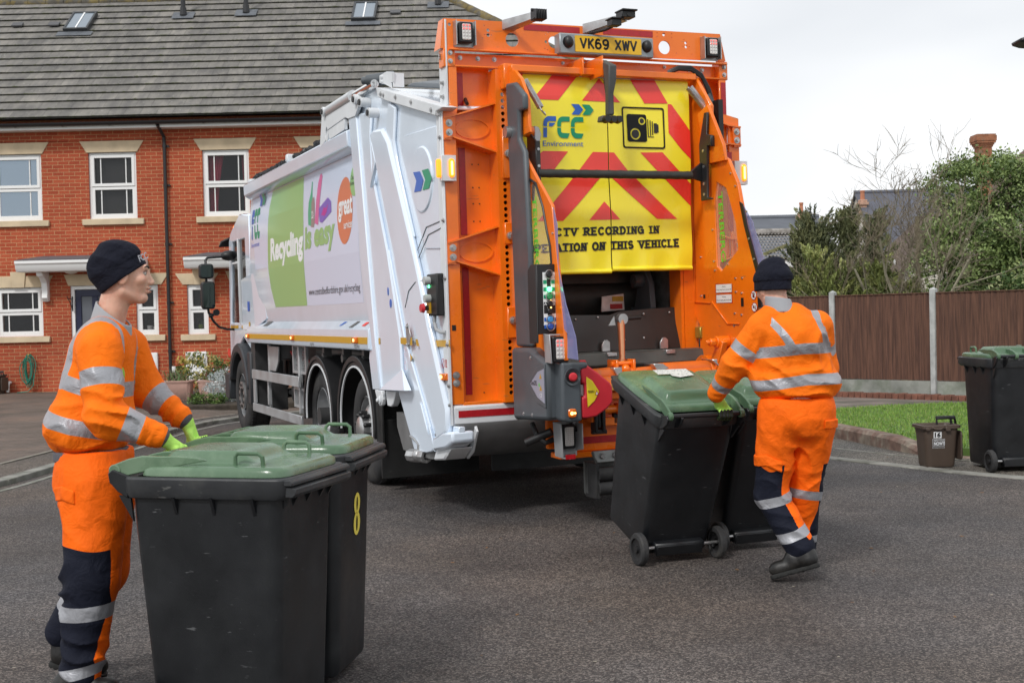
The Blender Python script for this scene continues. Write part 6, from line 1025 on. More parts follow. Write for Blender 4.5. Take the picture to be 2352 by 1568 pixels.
mb = MB(); mb.cyl((AR-.12, -.33, 1.0), (AR-.01, -.33, 1.0), .15, n=30); mb.cyl((AR-.13, -.33, 1.0), (AR-.12, -.33, 1.0), .10, n=30)
for i in range(8): a = 2*PI*i/8; mb.cyl((AR-.13, -.33+.125*math.cos(a), 1.0+.125*math.sin(a)), (AR-.12, -.33+.125*math.cos(a), 1.0+.125*math.sin(a)), .008, n=6)
mb.build('rotary_flange', OR, T_, bevel=.004)
mb = MB(); mb.box(2.07, 2.12, -.10, -.07, 1.20, 1.36); mb.build('catch_plate', OR, T_, bevel=.01); mb = MB(); mb.box(2.02, 2.07, -.14, -.06, 1.27, 1.36); mb.build('catch', M('catch_brass', (.35, .28, .05), .4, .5), T_, bevel=.006)
# grey cable trunking and lower console
mb = MB(); g = [(-.148, 3.177), (-.31, 3.159), (-.474, 3.047), (-.47, 2.94), (-.37, 2.945), (-.36, 2.75), (-.45, 2.65), (-.489, 1.954), (-.479, 1.272), (-.20, 1.272)]; mb.prism(g, 'x', .435, .478); mb.build('cable_trunking', GY, T_, bevel=.02, seg=3)
mb = MB(); lo = [(-.20, 1.265), (-.525, 1.268), (-.76, 1.19), (-.82, 1.18), (-.82, .80), (-.80, .775), (-.20, .745)]; mb.prism(lo, 'x', .395, .60); con = mb.build('lift_console', GY, T_, bevel=.03, seg=3)
mb = MB(); e = [(-.56, 1.02), (-.70, 1.10), (-.80, 1.12), (-.80, .90), (-.74, .92)]; mb.prism([(-.50, 1.02), (-.66, 1.14), (-.80, 1.165), (-.80, .86), (-.66, .89)], 'x', .388, .396); mb.build('raised_boss', GY, con, bevel=.008, seg=2)
mb = MB(); mb.prism([(-.555, 1.02), (-.685, 1.105), (-.79, 1.13), (-.79, .895), (-.675, .93)], 'x', .384, .3875); pl_ = mb.build('type_plate', M('plate_silver', (.40, .42, .52), .35, .3), con)
mb = MB(); put_text(mb, 'OmniDEL', (.383, -.565, 1.012), (.383, -.675, 1.012), (.383, -.565, 1.045), .012); mb.build('lettering', INK, pl_, fix=False); mb = MB(); put_text(mb, 'e', (.383, -.70, 1.005), (.383, -.722, 1.005), (.383, -.70, 1.03), .02); mb.build('lettering', LIM, pl_, fix=False)
mb = MB(); 
for z in (1.06, .98): mb.add([(.383, -.715, z), (.383, -.755, z), (.383, -.735, z+.038)], [(0, 1, 2)])
mb.build('warning_triangle', AMR, pl_, fix=False); mb = MB(); put_text(mb, 'CE', (.383, -.715, .935), (.383, -.755, .935), (.383, -.715, .96)); mb.build('lettering', WOFF, pl_, fix=False)
mb = MB()
for y, z in ((-.55, 1.2), (-.55, .80), (-.40, .80)): mb.cyl((.393, y, z), (.396, y, z), .014, n=14); mb.cyl((.388, y, z), (.394, y, z), .008, n=6)
mb.build('bolts', STL, con)
mb = MB(); o_ = [(.455, 1.175), (.655, 1.17), (.655, 1.13), (.60, 1.12), (.60, .77), (.50, .765), (.455, .78)]; mb.prism(o_, 'y', -.93, -.80, holes=None); blk = mb.build('console_end', GY, con, bevel=.018, seg=3)
mb = MB(); mb.lathe([(.060, -.0), (.058, .008), (.046, .0), (.040, -.006)], (.53, -.936, 1.075), (0, -1, 0), 30, mi=0); mb.build('button_shroud', GY, blk); mb = MB(); mb.cyl((.53, -.93, 1.075), (.53, -.935, 1.075), .042, n=24); mb.build('recess', BK, blk)
mb = MB(); mb.lathe([(.0, .045), (.02, .043), (.03, .03), (.028, .02), (.016, .012), (.016, 0)], (.53, -.935, 1.075), (-.25, -1, 0), 24); mb.build('stop_button', RED, blk)
mb = MB(); mb.prism(rrect(.49, .55, .80, .86, .018), 'y', -.95, -.93); a_ = mb.build('amber_lamp', AMBO, blk, bevel=.006); mb = MB(); mb.cyl((.513, -.953, .83), (.513, -.951, .83), .012); mb.cyl((.535, -.953, .83), (.535, -.951, .83), .008); mb.build('bulb', AMBH, a_)
# red guard cover
rb = [(.605, 1.148), (.65, 1.152), (.745, 1.085), (.825, 1.02), (.842, .99), (.842, .885), (.80, .845), (.715, .794), (.64, .785), (.605, .79), (.605, .93), (.63, .935), (.63, 1.02), (.605, 1.03)]
mb = MB(); mb.prism(rb, 'y', -.92, -.62); rg = mb.build('red_guard', RED, T_, bevel=.028, seg=3)
mb = MB(); mb.prism([(.64, 1.07), (.685, 1.04), (.735, .965), (.70, .905), (.645, .86)], 'y', -.926, -.9205); yp = mb.build('yellow_plate', M('plate_lemon', (.80, .62, .03), .35), rg, bevel=.002)
mb = MB(); put_text(mb, 'TERBERG', (.647, -.928, .958), (.697, -.928, .958), (.647, -.928, .974), .01); mb.build('lettering', INK, yp, fix=False); mb = MB(); mb.add([(.702, -.928, .942), (.727, -.928, .942), (.7145, -.928, .978)], [(0, 1, 2)]); tr = mb.build('warning_triangle', RDR, yp, fix=False); mb = MB(); mb.add([(.707, -.929, .945), (.722, -.929, .945), (.7145, -.929, .967)], [(0, 1, 2)]); mb.build('triangle_face', WOFF, tr, fix=False)
mb = MB(); mb.prism(rrect(.838, .850, .89, .99, .005), 'y', -.85, -.68); mb.build('end_clamp', STL, rg, bevel=.004); mb = MB(); mb.tube([(.625, -.86, 1.15), (.63, -.86, 1.17), (.66, -.86, 1.17), (.67, -.86, 1.148)], .012); mb.build('cover_latch', RED, rg)
mb = MB(); mb.box(.608, .628, -.90, -.7, .94, 1.015); mb.build('reflector', STL, rg)
# lamps on brackets
mb = MB(); mb.plate([(.505, -.72, 1.365), (.515, -.60, 1.37), (.525, -.60, 1.175), (.515, -.72, 1.17)], .008); mb.box(.505, .645, -.66, -.652, 1.355, 1.366); lb_ = mb.build('lamp_bracket', ALU, T_, bevel=.002); lb_.location = (-.131, -.21, 0); lm_ = lamp(.53, .650, 1.175, 1.35, -.66); lm_.location = (-.131, -.21, 0)
mb = MB(); mb.plate([(.537, -.72, .74), (.55, -.56, .745), (.56, -.56, .50), (.545, -.72, .50)], .008); mb.box(.55, .71, -.60, -.592, .50, .745); mb.plate([(.71, -.70, .73), (.705, -.58, .735), (.70, -.58, .53), (.71, -.70, .55)], .008); mb.plate([(.545, -.72, .50), (.60, -.72, .49), (.70, -.60, .52), (.56, -.56, .5)], .006); mb.build('lamp_bracket', ALU, T_, bevel=.002)
lamp(.575, .68, .555, .725, -.60, white=True); mb = MB(); mb.box(.560, .635, -.73, -.725, .492, .525); mb.build('red_reflector', RDR, T_)
# control column with push buttons
mb = MB(); mb.box(.500, .66, -.56, -.47, 1.36, 1.835); mb.plate([(.50, -.47, 1.835), (.50, -.56, 1.835), (.50, -.56, 1.30), (.50, -.42, 1.30), (.50, -.42, 1.80)], .01); cc = mb.build('control_panel', BK, T_, bevel=.008)
mb = MB(); mb.box(.545, .575, -.563, -.5605, 1.42, 1.78); mb.box(.605, .635, -.563, -.5605, 1.42, 1.78); mb.build('legend_strip', [WOFF], cc)
cols = [BK, None, 'green', M('button_green', (.03, .30, .10), .35), BK, BK, M('button_cyan', (.05, .30, .65), .35), M('button_blue', (.02, .09, .42), .35)]
for i, z in enumerate((1.765, 1.715, 1.665, 1.615, 1.565, 1.515, 1.46, 1.412)):
    c = cols[i]
    if c is None: continue
    if c == 'green': mb = MB(); mb.cyl((.59, -.5605, z), (.59, -.575, z), .016, n=20); mb.sphere((.59, -.575, z), .015, 12, sc=(1, .5, 1)); mb.build('lit_lamp', LEDG, cc); continue
    mb = MB(); mb.cyl((.59, -.5605, z), (.59, -.58, z), .022, .020, n=22); q = mb.build('push_button', c, cc, bevel=.003)
    if i in (0, 3, 6, 7): mb = MB(); mb.tube([(.59+.029*math.cos(a), -.573, z+.029*math.sin(a)) for a in np.arange(0, 6.28, .35)], .0035, 6, closed=True); mb.build('button_ring', STL, q)
mb = MB()
for z in (1.715, 1.665, 1.615): mb.box(.547, .573, -.5645, -.5632, z-.014, z+.012); mb.box(.607, .633, -.5645, -.5632, z-.014, z+.012)
mb.build('legend_green', GRN, cc); mb = MB()
for z in (1.46, 1.412): mb.box(.547, .573, -.5645, -.5632, z-.014, z+.012); mb.box(.607, .633, -.5645, -.5632, z-.014, z+.012)
mb.build('legend_blue', BLU, cc); mb = MB(); mb.box(.547, .573, -.5645, -.5632, 1.50, 1.578); mb.box(.607, .633, -.5645, -.5632, 1.50, 1.578); lb = mb.build('legend_black', BK, cc)
mb = MB(); put_strokes(mb, 'A', (.551, -.566, 1.555), (.568, -.566, 1.555), (.551, -.566, 1.575)); put_strokes(mb, 'B', (.611, -.566, 1.555), (.628, -.566, 1.555), (.611, -.566, 1.575)); mb.build('lettering', WOFF, lb, fix=False)
mb = MB()
for z in (1.588, 1.54): mb.sphere((.60, -.565, z), .006, 8)
mb.build('amber_led', AMBH, cc); cc.location = (-.157, -.25, .006)
mb = MB(); mb.tube([(.52, -.5, 1.31), (.52, -.52, 1.25), (.545, -.56, 1.21), (.57, -.6, 1.20)], .011); mb.tube([(.54, -.5, 1.31), (.55, -.52, 1.27), (.57, -.56, 1.24)], .009); mb.tube([(.66, -.60, .77), (.67, -.62, .72), (.70, -.62, .68), (.72, -.6, .70), (.72, -.58, .77)], .012); mb.build('cable', BK, T_)
mb = MB(); mb.box(AL-.003, AL-.0005, -.36, -.29, 1.42, 1.50); mb.build('yellow_label', M('plate_lemon'), aL); mb = MB(); mb.box(AL-.003, AL-.0005, -.42, -.26, 1.34, 1.40); mb.build('amber_band', AMR, aL)
# black uprights, levers, springs, cross bar, hoses
mb = MB(); mb.prism([(-.20, 3.0), (-.25, 3.0), (-.27, 2.8), (-.35, 2.74), (-.35, 2.46), (-.30, 2.44), (-.27, 2.3), (-.20, 2.44)], 'x', .57, .585); mb.box(.57, .605, -.36, -.352, 2.42, 2.74); mb.build('lever_plate', M('satin_black', (.022, .022, .024), .4), T_, bevel=.003)
mb = MB(); q = [(y-.03, z) for y, z in PG['blkR'][:10]]; mb.prism([(-.344, 2.984), (-.39, 2.983), (-.372, 2.82), (-.45, 2.80), (-.445, 2.725), (-.375, 2.733), (-.36, 2.345), (-.42, 2.335), (-.42, 2.325), (-.27, 2.325), (-.26, 2.75), (-.30, 2.86)], 'x', AR-.06, AR-.04); mb.box(AR-.065, AR-.03, -.44, -.432, 2.72, 2.80); mb.plate([(AR-.05, -.28, 2.62), (AR-.19, -.34, 2.54), (AR-.19, -.34, 2.49), (AR-.05, -.28, 2.47)], .02); mb.build('lever_plate', M('satin_black'), T_, bevel=.003)
mb = MB()
for z in (2.70, 2.58, 2.45, 2.37): mb.cyl((AR-.064, -.32, z), (AR-.06, -.32, z), .012, n=10)
for z in (2.68, 2.56): mb.cyl((.588, -.366, z), (.588, -.36, z), .011, n=10)
mb.build('rivets', STL, T_)
mb = MB(); mb.tube([(.585+i*.0318, -.34, 2.51) for i in range(41)], [.030+.0022*(i % 3 == 0) for i in range(41)], 18); mb.build('cross_bar', M('wrapped_rubber', (.030, .032, .028), .6, var=.3, vs=8, bump=.3, bs=30), T_)
mb = MB(); mb.cyl((.40, -.20, 2.82), (.44, -.20, 2.82), .042, n=24); mb.build('pivot_cap', STL, T_); mb = MB(); mb.cyl((.44, -.24, 2.82), (.60, -.24, 2.82), .04, n=20); mb.build('pivot_sleeve', OR, T_); mb = MB(); mb.cyl((.60, -.22, 2.82), (.635, -.22, 2.83), .022, n=14); mb.prism([(.60, 2.86), (.64, 2.855), (.66, 2.80), (.645, 2.74), (.63, 2.705), (.605, 2.70), (.592, 2.74), (.60, 2.78)], 'y', -.27, -.21); mb.build('roller_arm', M('silver_cast', (.45, .46, .47), .4, .5), T_, bevel=.008)
def spring(p0, p1, r, turns):
    p0 = Vector(p0); p1 = Vector(p1); d = (p1-p0).normalized(); u = d.orthogonal().normalized(); w_ = d.cross(u); n = turns*8
    mb = MB(); mb.tube([p0.lerp(p1, i/n)+(u*math.cos(2*PI*i/8)+w_*math.sin(2*PI*i/8))*r for i in range(n+1)], .0055, 5); mb.tube([p1+u*r, p1+d*.03+u*.02, p1+d*.05, p1+d*.06-u*.02, p1+d*.03-u*.03], .006, 6); mb.build('spring', STL, T_)
spring((.55, -.24, 3.19), (.625, -.34, 2.98), .021, 26); spring((1.945, -.20, 3.20), (2.07, -.26, 3.01), .026, 24)
mb = MB()
for k in range(3): mb.tube([(1.83, -.08, 3.325+.006*k), (1.90, -.12, 3.35+.01*k), (2.0, -.14, 3.345+.012*k), (2.09, -.15, 3.29+.012*k), (2.13+.01*k, -.16, 3.2), (2.16+.01*k, -.16, 3.10)], .012)
mb.box(2.14, 2.18, -.30, -.14, 2.78, 3.10); mb.build('hose_bundle', BK, T_)
mb = MB(); mb.prism([(2.09, 3.14), (2.185, 2.98), (2.185, 2.74), (2.215, 2.74), (2.215, 2.99), (2.12, 3.16)], 'y', -.22, -.2); mb.build('hose_cover', GY, T_)
# flap, lip, comb
mb = MB(); mb.plate([(1.0, -.02, 1.20), (2.10, -.02, 1.20), (2.10, .05, 1.40), (2.13, .05, 1.42), (2.20, .06, 1.525), (1.70, .06, 1.515), (1.42, .06, 1.50), (1.33, .05, 1.475), (.97, .05, 1.485), (.97, .0, 1.3)], .012); rv_ = mb.build('rubber_flap', M('flap_rubber', (.022, .017, .015), .42, var=.25, vs=4, rv=.1), T_, bevel=.003)
mb = MB()
for x, z in ((1.03, 1.45), (1.22, 1.46), (1.42, 1.465), (1.62, 1.475), (1.85, 1.48), (2.1, 1.49), (1.08, 1.26), (1.25, 1.27), (1.43, 1.28), (1.6, 1.29), (1.15, 1.20), (2.05, 1.25)): mb.sphere((x, -.0+.05*(z-1.2)/.3-.015, z), .009, 8)
mb.build('rivets', STL, rv_)
mb = MB(); mb.prism([(-.02, 1.20), (-.14, 1.19), (-.16, 1.10), (-.12, 1.06), (.1, 1.06), (.1, 1.2)], 'x', .62, 2.05); mb.build('hopper_lip', M('lip_grey', (.085, .092, .085), .5, var=.2), T_, bevel=.006)
mb = MB()
for x in (1.235, 1.74): mb.prism([(x-.03, 1.20), (x+.04, 1.20), (x+.04, 1.27), (x+.015, 1.29), (x-.01, 1.285), (x-.03, 1.25)], 'y', -.06, -.045); mb.box(x-.035, x+.045, -.16, -.05, 1.165, 1.195)
mb.build('hinge', STL, T_, bevel=.003)
mb = MB(); mb.cyl((.62, -.42, 1.03), (1.14, -.42, 1.045), .055, n=22); mb.cyl((1.14, -.42, 1.05), (1.44, -.42, 1.06), .032, n=18); mb.cyl((1.44, -.40, 1.055), (1.95, -.40, 1.06), .055, n=22); mb.plate([(.62, -.42, 1.05), (1.9, -.38, 1.09), (1.9, -.62, .97), (.62, -.62, .93)], .02); mb.build('comb_beam', M('scuffed_orange', (.80, .17, .02), .42, var=.12, vs=5, col2=(.50, .22, .12), c2s=7, c2p=(.60, .72)), T_, bevel=.004)
mb = MB(); mb.box(.66, 2.04, -.66, -.64, .945, .985); mb.build('gold_strip', M('gold_strip', (.48, .27, .05), .4), T_, bevel=.004)
mb = MB(); mb.prism([(1.07, 1.095), (1.14, 1.10), (1.14, 1.03), (1.115, 1.02), (1.09, 1.05)], 'y', -.50, -.36); mb.prism([(1.40, 1.11), (1.48, 1.11), (1.53, 1.075), (1.45, 1.045), (1.42, 1.07)], 'y', -.50, -.34); mb.prism([(1.90, 1.12), (2.03, 1.12), (2.07, 1.08), (1.99, 1.05), (1.94, 1.08)], 'y', -.50, -.34); mb.build('clamp', STL, T_, bevel=.004)
mb = MB(); mb.cyl((1.215, -.36, 1.14), (1.245, -.30, 1.44), .022, .030, 14); mb.cyl((1.20, -.36, 1.08), (1.215, -.36, 1.15), .03, n=12); mb.build('tension_rod', M('copper_rod', (.62, .30, .16), .3, .8), T_)
mb = MB(); mb.cyl((1.25, -.33, 1.445), (1.25, -.28, 1.445), .04, n=20); mb.prism([(1.14, 1.40), (1.19, 1.47), (1.20, 1.40)], 'y', -.30, -.29); mb.build('rod_head', STL, T_); mb = MB(); mb.cyl((1.28, -.30, 1.447), (1.42, -.28, 1.452), .016, n=12); mb.build('rod_grip', BK, T_)
mb = MB(); mb.box(1.12, 1.14, -.45, -.3, 1.03, 1.15); mb.box(1.26, 1.28, -.45, -.3, 1.03, 1.15); mb.cyl((1.10, -.4, 1.12), (1.30, -.4, 1.12), .018, n=12); mb.sphere((1.2, -.44, 1.08), .035, 12); mb.build('rod_clevis', OR, T_, bevel=.004)
# machinery under the beam
mb = MB(); mb.box(.62, 2.05, -.30, -.26, .52, .95); mb.box(.80, 1.18, -.60, -.42, .88, .93); mb.box(.84, .87, -.58, -.3, .72, .92); mb.box(.80, 2.05, -.50, -.30, .68, .74); mb.box(1.08, 1.19, -.56, -.46, .76, .84); mb.box(.95, 1.2, -.55, -.5, .86, .88); mb.cyl((.80, -.5, .80), (1.2, -.5, .80), .03); mb.plate([(.90, -.47, .92), (.93, -.47, .92), (1.06, -.47, .76), (1.03, -.47, .76)], .03); mb.box(.64, 2.05, -.46, -.30, .46, .50); mb.box(.64, 2.05, -.42, -.40, .50, .68); mb.build('lift_carriage', OR, T_, bevel=.006)
mb = MB(); mb.box(.645, 2.04, -.424, -.4205, .555, .605); mb.build('red_strip', RDR, T_)
mb = MB(); mb.box(.86, .885, -.60, -.52, .65, .82); mb.box(.92, .945, -.60, -.52, .65, .82); mb.box(.885, .92, -.585, -.56, .70, .73); mb.box(.865, .94, -.60, -.53, .80, .83); mb.cyl((.90, -.58, .68), (.90, -.58, .8), .012); mb.box(.845, .96, -.59, -.55, .635, .665); mb.box(1.06, 1.16, -.50, -.465, .69, .80); mb.build('bin_latch', BK, T_, bevel=.005)
mb = MB(); mb.cyl((.68, -.35, .60), (1.0, -.35, .6), .04); mb.cyl((.45, -.3, .58), (.60, -.42, .66), .03); mb.tube([(.50, -.3, .72), (.52, -.35, .62), (.56, -.4, .58), (.62, -.4, .60)], .02); mb.build('hydraulic_hose', BK, T_)
mb = MB(); mb.plate([(.83, -.58, .515), (2.0, -.58, .515), (2.0, -.62, .44), (.85, -.62, .43)], .03); mb.prism([(.84, .43), (.84, .20), (.86, .18), (2.0, .18), (2.0, .43)], 'y', -.50, -.42); mb.build('step_plate', M('step_metal', (.16, .165, .16), .45, .6, var=.3, vs=12), T_, bevel=.006)
mb = MB(); mb.cyl((.86, -.60, .35), (2.0, -.60, .35), .05, n=16); mb.cyl((.86, -.60, .25), (2.0, -.60, .25), .05, n=16); mb.box(.84, .87, -.63, -.45, .18, .43); mb.build('buffer', RUB, T_, bevel=.006)
mb = MB(); mb.cyl((.90, -.63, .485), (.90, -.605, .485), .018); mb.cyl((1.0, -.63, .485), (1.0, -.605, .485), .018); mb.build('bolts', STL, T_)
# ================= WHEELIE BINS   local: x right, y forward (away from the handle), z up, origin under the axle
def scuff(m, c=(.16, .165, .17), sc=(9, 9, 60), th=.735):      # thin pale scratches and chalky dust specks
    t = m.node_tree; n = t.nodes; l = t.links; b = n['Principled BSDF']; src = b.inputs['Base Color'].links[0].from_socket
    co = n.new('ShaderNodeTexCoord').outputs['Object']; mp_ = NN(n, 'ShaderNodeMapping'); mp_.inputs['Scale'].default_value = sc; mp_.inputs['Rotation'].default_value = (.5, .3, .2); l.new(co, mp_.inputs[0]); a = NN(n, 'ShaderNodeTexNoise', i_Scale=1.3, i_Detail=3); l.new(mp_.outputs[0], a.inputs['Vector'])
    r1 = ramp(n, [(th-.03, (0, 0, 0)), (th+.02, (1, 1, 1))]); l.new(a.outputs[0], r1.inputs[0]); d = NN(n, 'ShaderNodeTexNoise', i_Scale=70, i_Detail=2); l.new(co, d.inputs['Vector']); r2 = ramp(n, [(.745, (0, 0, 0)), (.80, (.6, .6, .6))]); l.new(d.outputs[0], r2.inputs[0])
    ad = NN(n, 'ShaderNodeMath', operation='MAXIMUM'); l.new(r1.outputs[0], ad.inputs[0]); l.new(r2.outputs[0], ad.inputs[1]); mu = NN(n, 'ShaderNodeMath', operation='MULTIPLY'); mu.inputs[1].default_value = .55; l.new(ad.outputs[0], mu.inputs[0])
    mx_ = NN(n, 'ShaderNodeMix', data_type='RGBA'); l.new(mu.outputs[0], mx_.inputs[0]); l.new(src, mx_.inputs[6]); mx_.inputs[7].default_value = (*c, 1); l.new(mx_.outputs[2], b.inputs['Base Color'])
BG = M('bin_grey', (.0085, .0095, .0115), .40, var=.18, vs=5, rv=.1, bump=.04, bs=160, col2=(.017, .0185, .020), c2s=1.8, c2p=(.4, .8))
scuff(BG)
LG = M('lid_green', (.080, .150, .085), .24, var=.12, vs=4, rv=.12, bump=.04, bs=120, col2=(.13, .22, .125), c2s=2.5)
LGB = M('lid_green_dusty', (.095, .165, .098), .26, var=.12, vs=4, rv=.12, bump=.04, bs=120, col2=(.155, .235, .15), c2s=2.5)
scuff(LG, (.30, .36, .27), (20, 20, 20), .72); BRIM = M('bin_rim_grey', (.030, .032, .035), .48, var=.25, vs=7, rv=.1, bump=.06, bs=90, col2=(.06, .06, .056), c2s=6, c2p=(.5, .8))
scuff(BRIM, (.17, .17, .16), (14, 14, 50), .70)
def srect(hx_, y0, y1, z, r, n=5, tl=0):
    p = []
    for cx_, cy_, a0 in ((hx_-r, y1-r, 0), (-hx_+r, y1-r, 90), (-hx_+r, y0+r, 180), (hx_-r, y0+r, 270)):
        for i in range(n+1): a = R(a0+90*i/n); p.append((cx_+r*math.cos(a), cy_+r*math.sin(a), z))
    # extra points along the straight sides keep the mesh even
    q = []
    for i in range(len(p)):
        a = Vector(p[i]); b_ = Vector(p[(i+1) % len(p)]); q.append(a)
        if (b_-a).length > .08:
            for k in range(1, 6): q.append(a.lerp(b_, k/6))
    return q
scuff(OR, (.42, .15, .05), (5, 5, 22), .70); scuff(RED, (.62, .20, .18), (8, 8, 30), .72)
def wheelie_bin(mat, label, group, lidmat=LG, number=None, sticker=None, lid_handles=True, mark=None):
    e = tag(empty('wheelie_bin', mat=mat), label, 'wheelie bin', group)
    S0 = [(.217, .045, .548, .035, .03), (.224, .03, .560, .06, .04), (.227, .025, .564, .14, .045), (.240, -.005, .580, .50, .05), (.249, -.03, .592, .80, .052), (.254, -.035, .598, .905, .055)]
    mb = MB(); mb.loft([srect(h, a, b_, z, r_) for h, a, b_, z, r_ in S0], caps=(True, False))
    # wheel recess panel, foot and stiffening ribs
    mb.box(-.16, .16, -.025, .05, .05, .12)
    bd = mb.build('body', BG, e, bevel=.006, ang=50)
    mb = MB()
    def rib(p0, d, w_=.032, h=.10, th=.012):
        p0 = Vector(p0); d = Vector(d).normalized(); s_ = Vector((-d.y, d.x, 0))*th/2; a = p0; b_ = p0+d*w_; c = p0-Vector((0, 0, h))-d*.012
        mb.add([a-s_, b_-s_, c-s_, a+s_, b_+s_, c+s_], [(0, 1, 2), (5, 4, 3), (0, 3, 4, 1), (1, 4, 5, 2), (2, 5, 3, 0)])
    for y in (.17, .33, .50):
        for sx_ in (-1, 1): rib((sx_*.250, y, .915), (sx_, 0, 0))
    for x in (-.2, -.12, 0, .12, .2): rib((x, .594, .915), (0, 1, 0), .03, .07)
    for x in (-.245, .245): rib((x, -.03, .915), (0, -1, 0), .05)
    mb.build('ribs', BG, e)
    mb = MB(); o1 = [(.256, -.04, .60, .905, .05), (.272, -.045, .632, .908, .05), (.284, -.05, .645, .93, .055), (.287, -.05, .648, .985, .055), (.28, -.045, .642, .99, .05), (.252, -.02, .585, .99, .05), (.245, -.015, .58, .95, .05)]
    mb.loft([srect(h, a, b_, z, r_) for h, a, b_, z, r_ in o1], caps=(False, False)); rim = mb.build('rim', BRIM, e, ang=50, bevel=.003)
    mb = MB(); mb.prism([(.63, .918), (.66, .918), (.675, .93), (.675, .952), (.648, .958), (.63, .958)], 'x', -.262, .262); mb.prism([(.63, .985), (.655, .985), (.665, .976), (.665, .962), (.63, .962)], 'x', -.272, .272); mb.build('lifting_comb', BRIM, e, bevel=.003)
    # lid : rings from the rim to the crown
    def hgt(u, v):       # u across -1..1, v along 0..1 (hinge to front)
        def ss(a, b_, x): t_ = max(0, min(1, (x-a)/(b_-a))); return t_*t_*(3-2*t_)
        wd = .72-.10*v; cr_ = ss(0, .13, wd+.04-abs(u))*ss(.0, .07, v-.10)*ss(.0, .17, .76-v)
        return .028+.046*cr_+.010*(1-u*u)*ss(0, .2, v)*ss(0, .2, 1-v)
    nu, nv = 44, 50; hx_, y0, y1, r_ = .268, .0, .628, .07; vs = []
    def outl(a):     # rounded rectangle radius direction
        c, s_ = math.cos(a), math.sin(a); k = 9; return (abs(c)**k+abs(s_)**k)**(-1/k)
    rings = 26; n = 96; cyc = (y0+y1)/2; hy_ = (y1-y0)/2
    for j in range(rings+1):
        f = (j/rings)
        for i in range(n):
            a = 2*PI*i/n; k = outl(a)*f; u, v = k*math.cos(a), k*math.sin(a); taper = 1-.05*(v < 0)*(-v); x = u*hx_*taper; y = cyc+v*hy_
            vs.append((x, y, 1.0+hgt(u, (v+1)/2)*min(1, (1-f)*9+.55)))
    fs = [(j*n+i, j*n+(i+1) % n, (j+1)*n+(i+1) % n, (j+1)*n+i) for j in range(rings) for i in range(n)]
    lastr = vs[-n:]; vs += [(x*1.006, cyc+(y-cyc)*1.006, .992) for x, y, z in lastr]; fs += [(rings*n+i, rings*n+(i+1) % n, (rings+1)*n+(i+1) % n, (rings+1)*n+i) for i in range(n)]
    mb = MB(); mb.add(vs, fs); lid = mb.build('lid', lidmat, e, ang=55)
    mb = MB()
    for x in (-.235, -.075, .075, .235) if lid_handles else (-.235, .235):
        w_ = .007; mb.prism([(-.10, .985), (-.125, 1.0), (-.125, 1.022), (-.10, 1.035), (-.04, 1.056), (.02, 1.068), (.10, 1.066), (.17, 1.068), (.26, 1.062), (.30, 1.05), (.05, 1.01), (-.07, .985)], 'x', x-w_, x+w_)
        mb.cyl((x-.014, -.10, 1.008), (x+.014, -.10, 1.008), .026, n=16)
    mb.build('hinge_arm', lidmat, lid, bevel=.004)
    mb = MB(); mb.prism([(-.03, .995), (.03, 1.04), (.12, 1.055), (.12, 1.01), (.0, .99)], 'x', -.22, .22) if False else None
    if lid_handles:
        for sx_ in (-1, 1):
            mb = MB(); x = sx_*.205; mb.tube([(x, .40, 1.03), (x+sx_*.004, .402, 1.066), (x+sx_*.006, .415, 1.078), (x+sx_*.006, .50, 1.076), (x+sx_*.004, .515, 1.064), (x, .517, 1.022)], .0085, 8); mb.build('lid_handle', lidmat, lid)
    # handle, brackets, axle, wheels
    mb = MB(); mb.cyl((-.235, -.10, 1.008), (.235, -.10, 1.008), .0145, n=16); mb.build('handle', BG, e)
    mb = MB()
    for x in (-.252, -.16, .16, .252): mb.prism([(-.03, .99), (-.10, 1.015), (-.122, 1.0), (-.115, .965), (-.08, .93), (-.035, .905)], 'x', x-.008, x+.008)
    mb.build('handle_bracket', BG, e, bevel=.003)
    mb = MB(); mb.cyl((-.27, .0, .10), (.27, .0, .10), .011, n=12); mb.build('axle', STL, e); mb = MB(); mb.box(-.17, .17, -.022, .04, .075, .13); mb.build('axle_housing', BG, e, bevel=.01)
    for sx_ in (-1, 1):
        mb = MB(); mb.lathe([(.068, .0), (.092, .003), (.1, .012), (.1, .038), (.092, .047), (.068, .05), (.068, 0)], (sx_*.243, .0, .1), (sx_, 0, 0), 36); wq = mb.build('wheel', RUB, e, ang=40); mb = MB(); mb.lathe([(.068, .008), (.05, .012), (.048, .02), (.025, .02), (.022, .052), (0, .052)], (sx_*.243, 0, .1), (sx_, 0, 0), 30); mb.lathe([(.068, .042), (.05, .038), (.025, .04)], (sx_*.243, 0, .1), (sx_, 0, 0), 30); mb.build('hub', BK, wq)
    return e, lid, bd
def binmat(X, Y, yaw, tilt, s=1.0):
    return Matrix.Translation((X, Y, 0)) @ Matrix.Rotation(yaw, 4, 'Z') @ Matrix.Translation((0, 0, .1*s)) @ Matrix.Rotation(tilt, 4, 'X') @ Matrix.Translation((0, 0, -.1*s)) @ Matrix.Diagonal((s, s, s, 1))
G1 = 'green lidded wheelie bins'
b1, l1, d1 = wheelie_bin(binmat(-1.325, 4.856, R(-105.8), 0, .952), 'nearest dark grey wheelie bin with green lid, in front of the bin numbered 8', G1, LGB)
mb = MB()
for k in range(9):
    x = rnd.uniform(-.24, .24)*0+.243; z = rnd.uniform(.2, .85); y = rnd.uniform(.05, .5)
b2, l2, d2 = wheelie_bin(binmat(-1.245, 5.43, R(-99), 0, .965), 'dark grey wheelie bin with green lid and a yellow number 8 on its front', G1, LG)
mb = MB(); yl_ = M('number_yellow', (.80, .66, .10), .5)
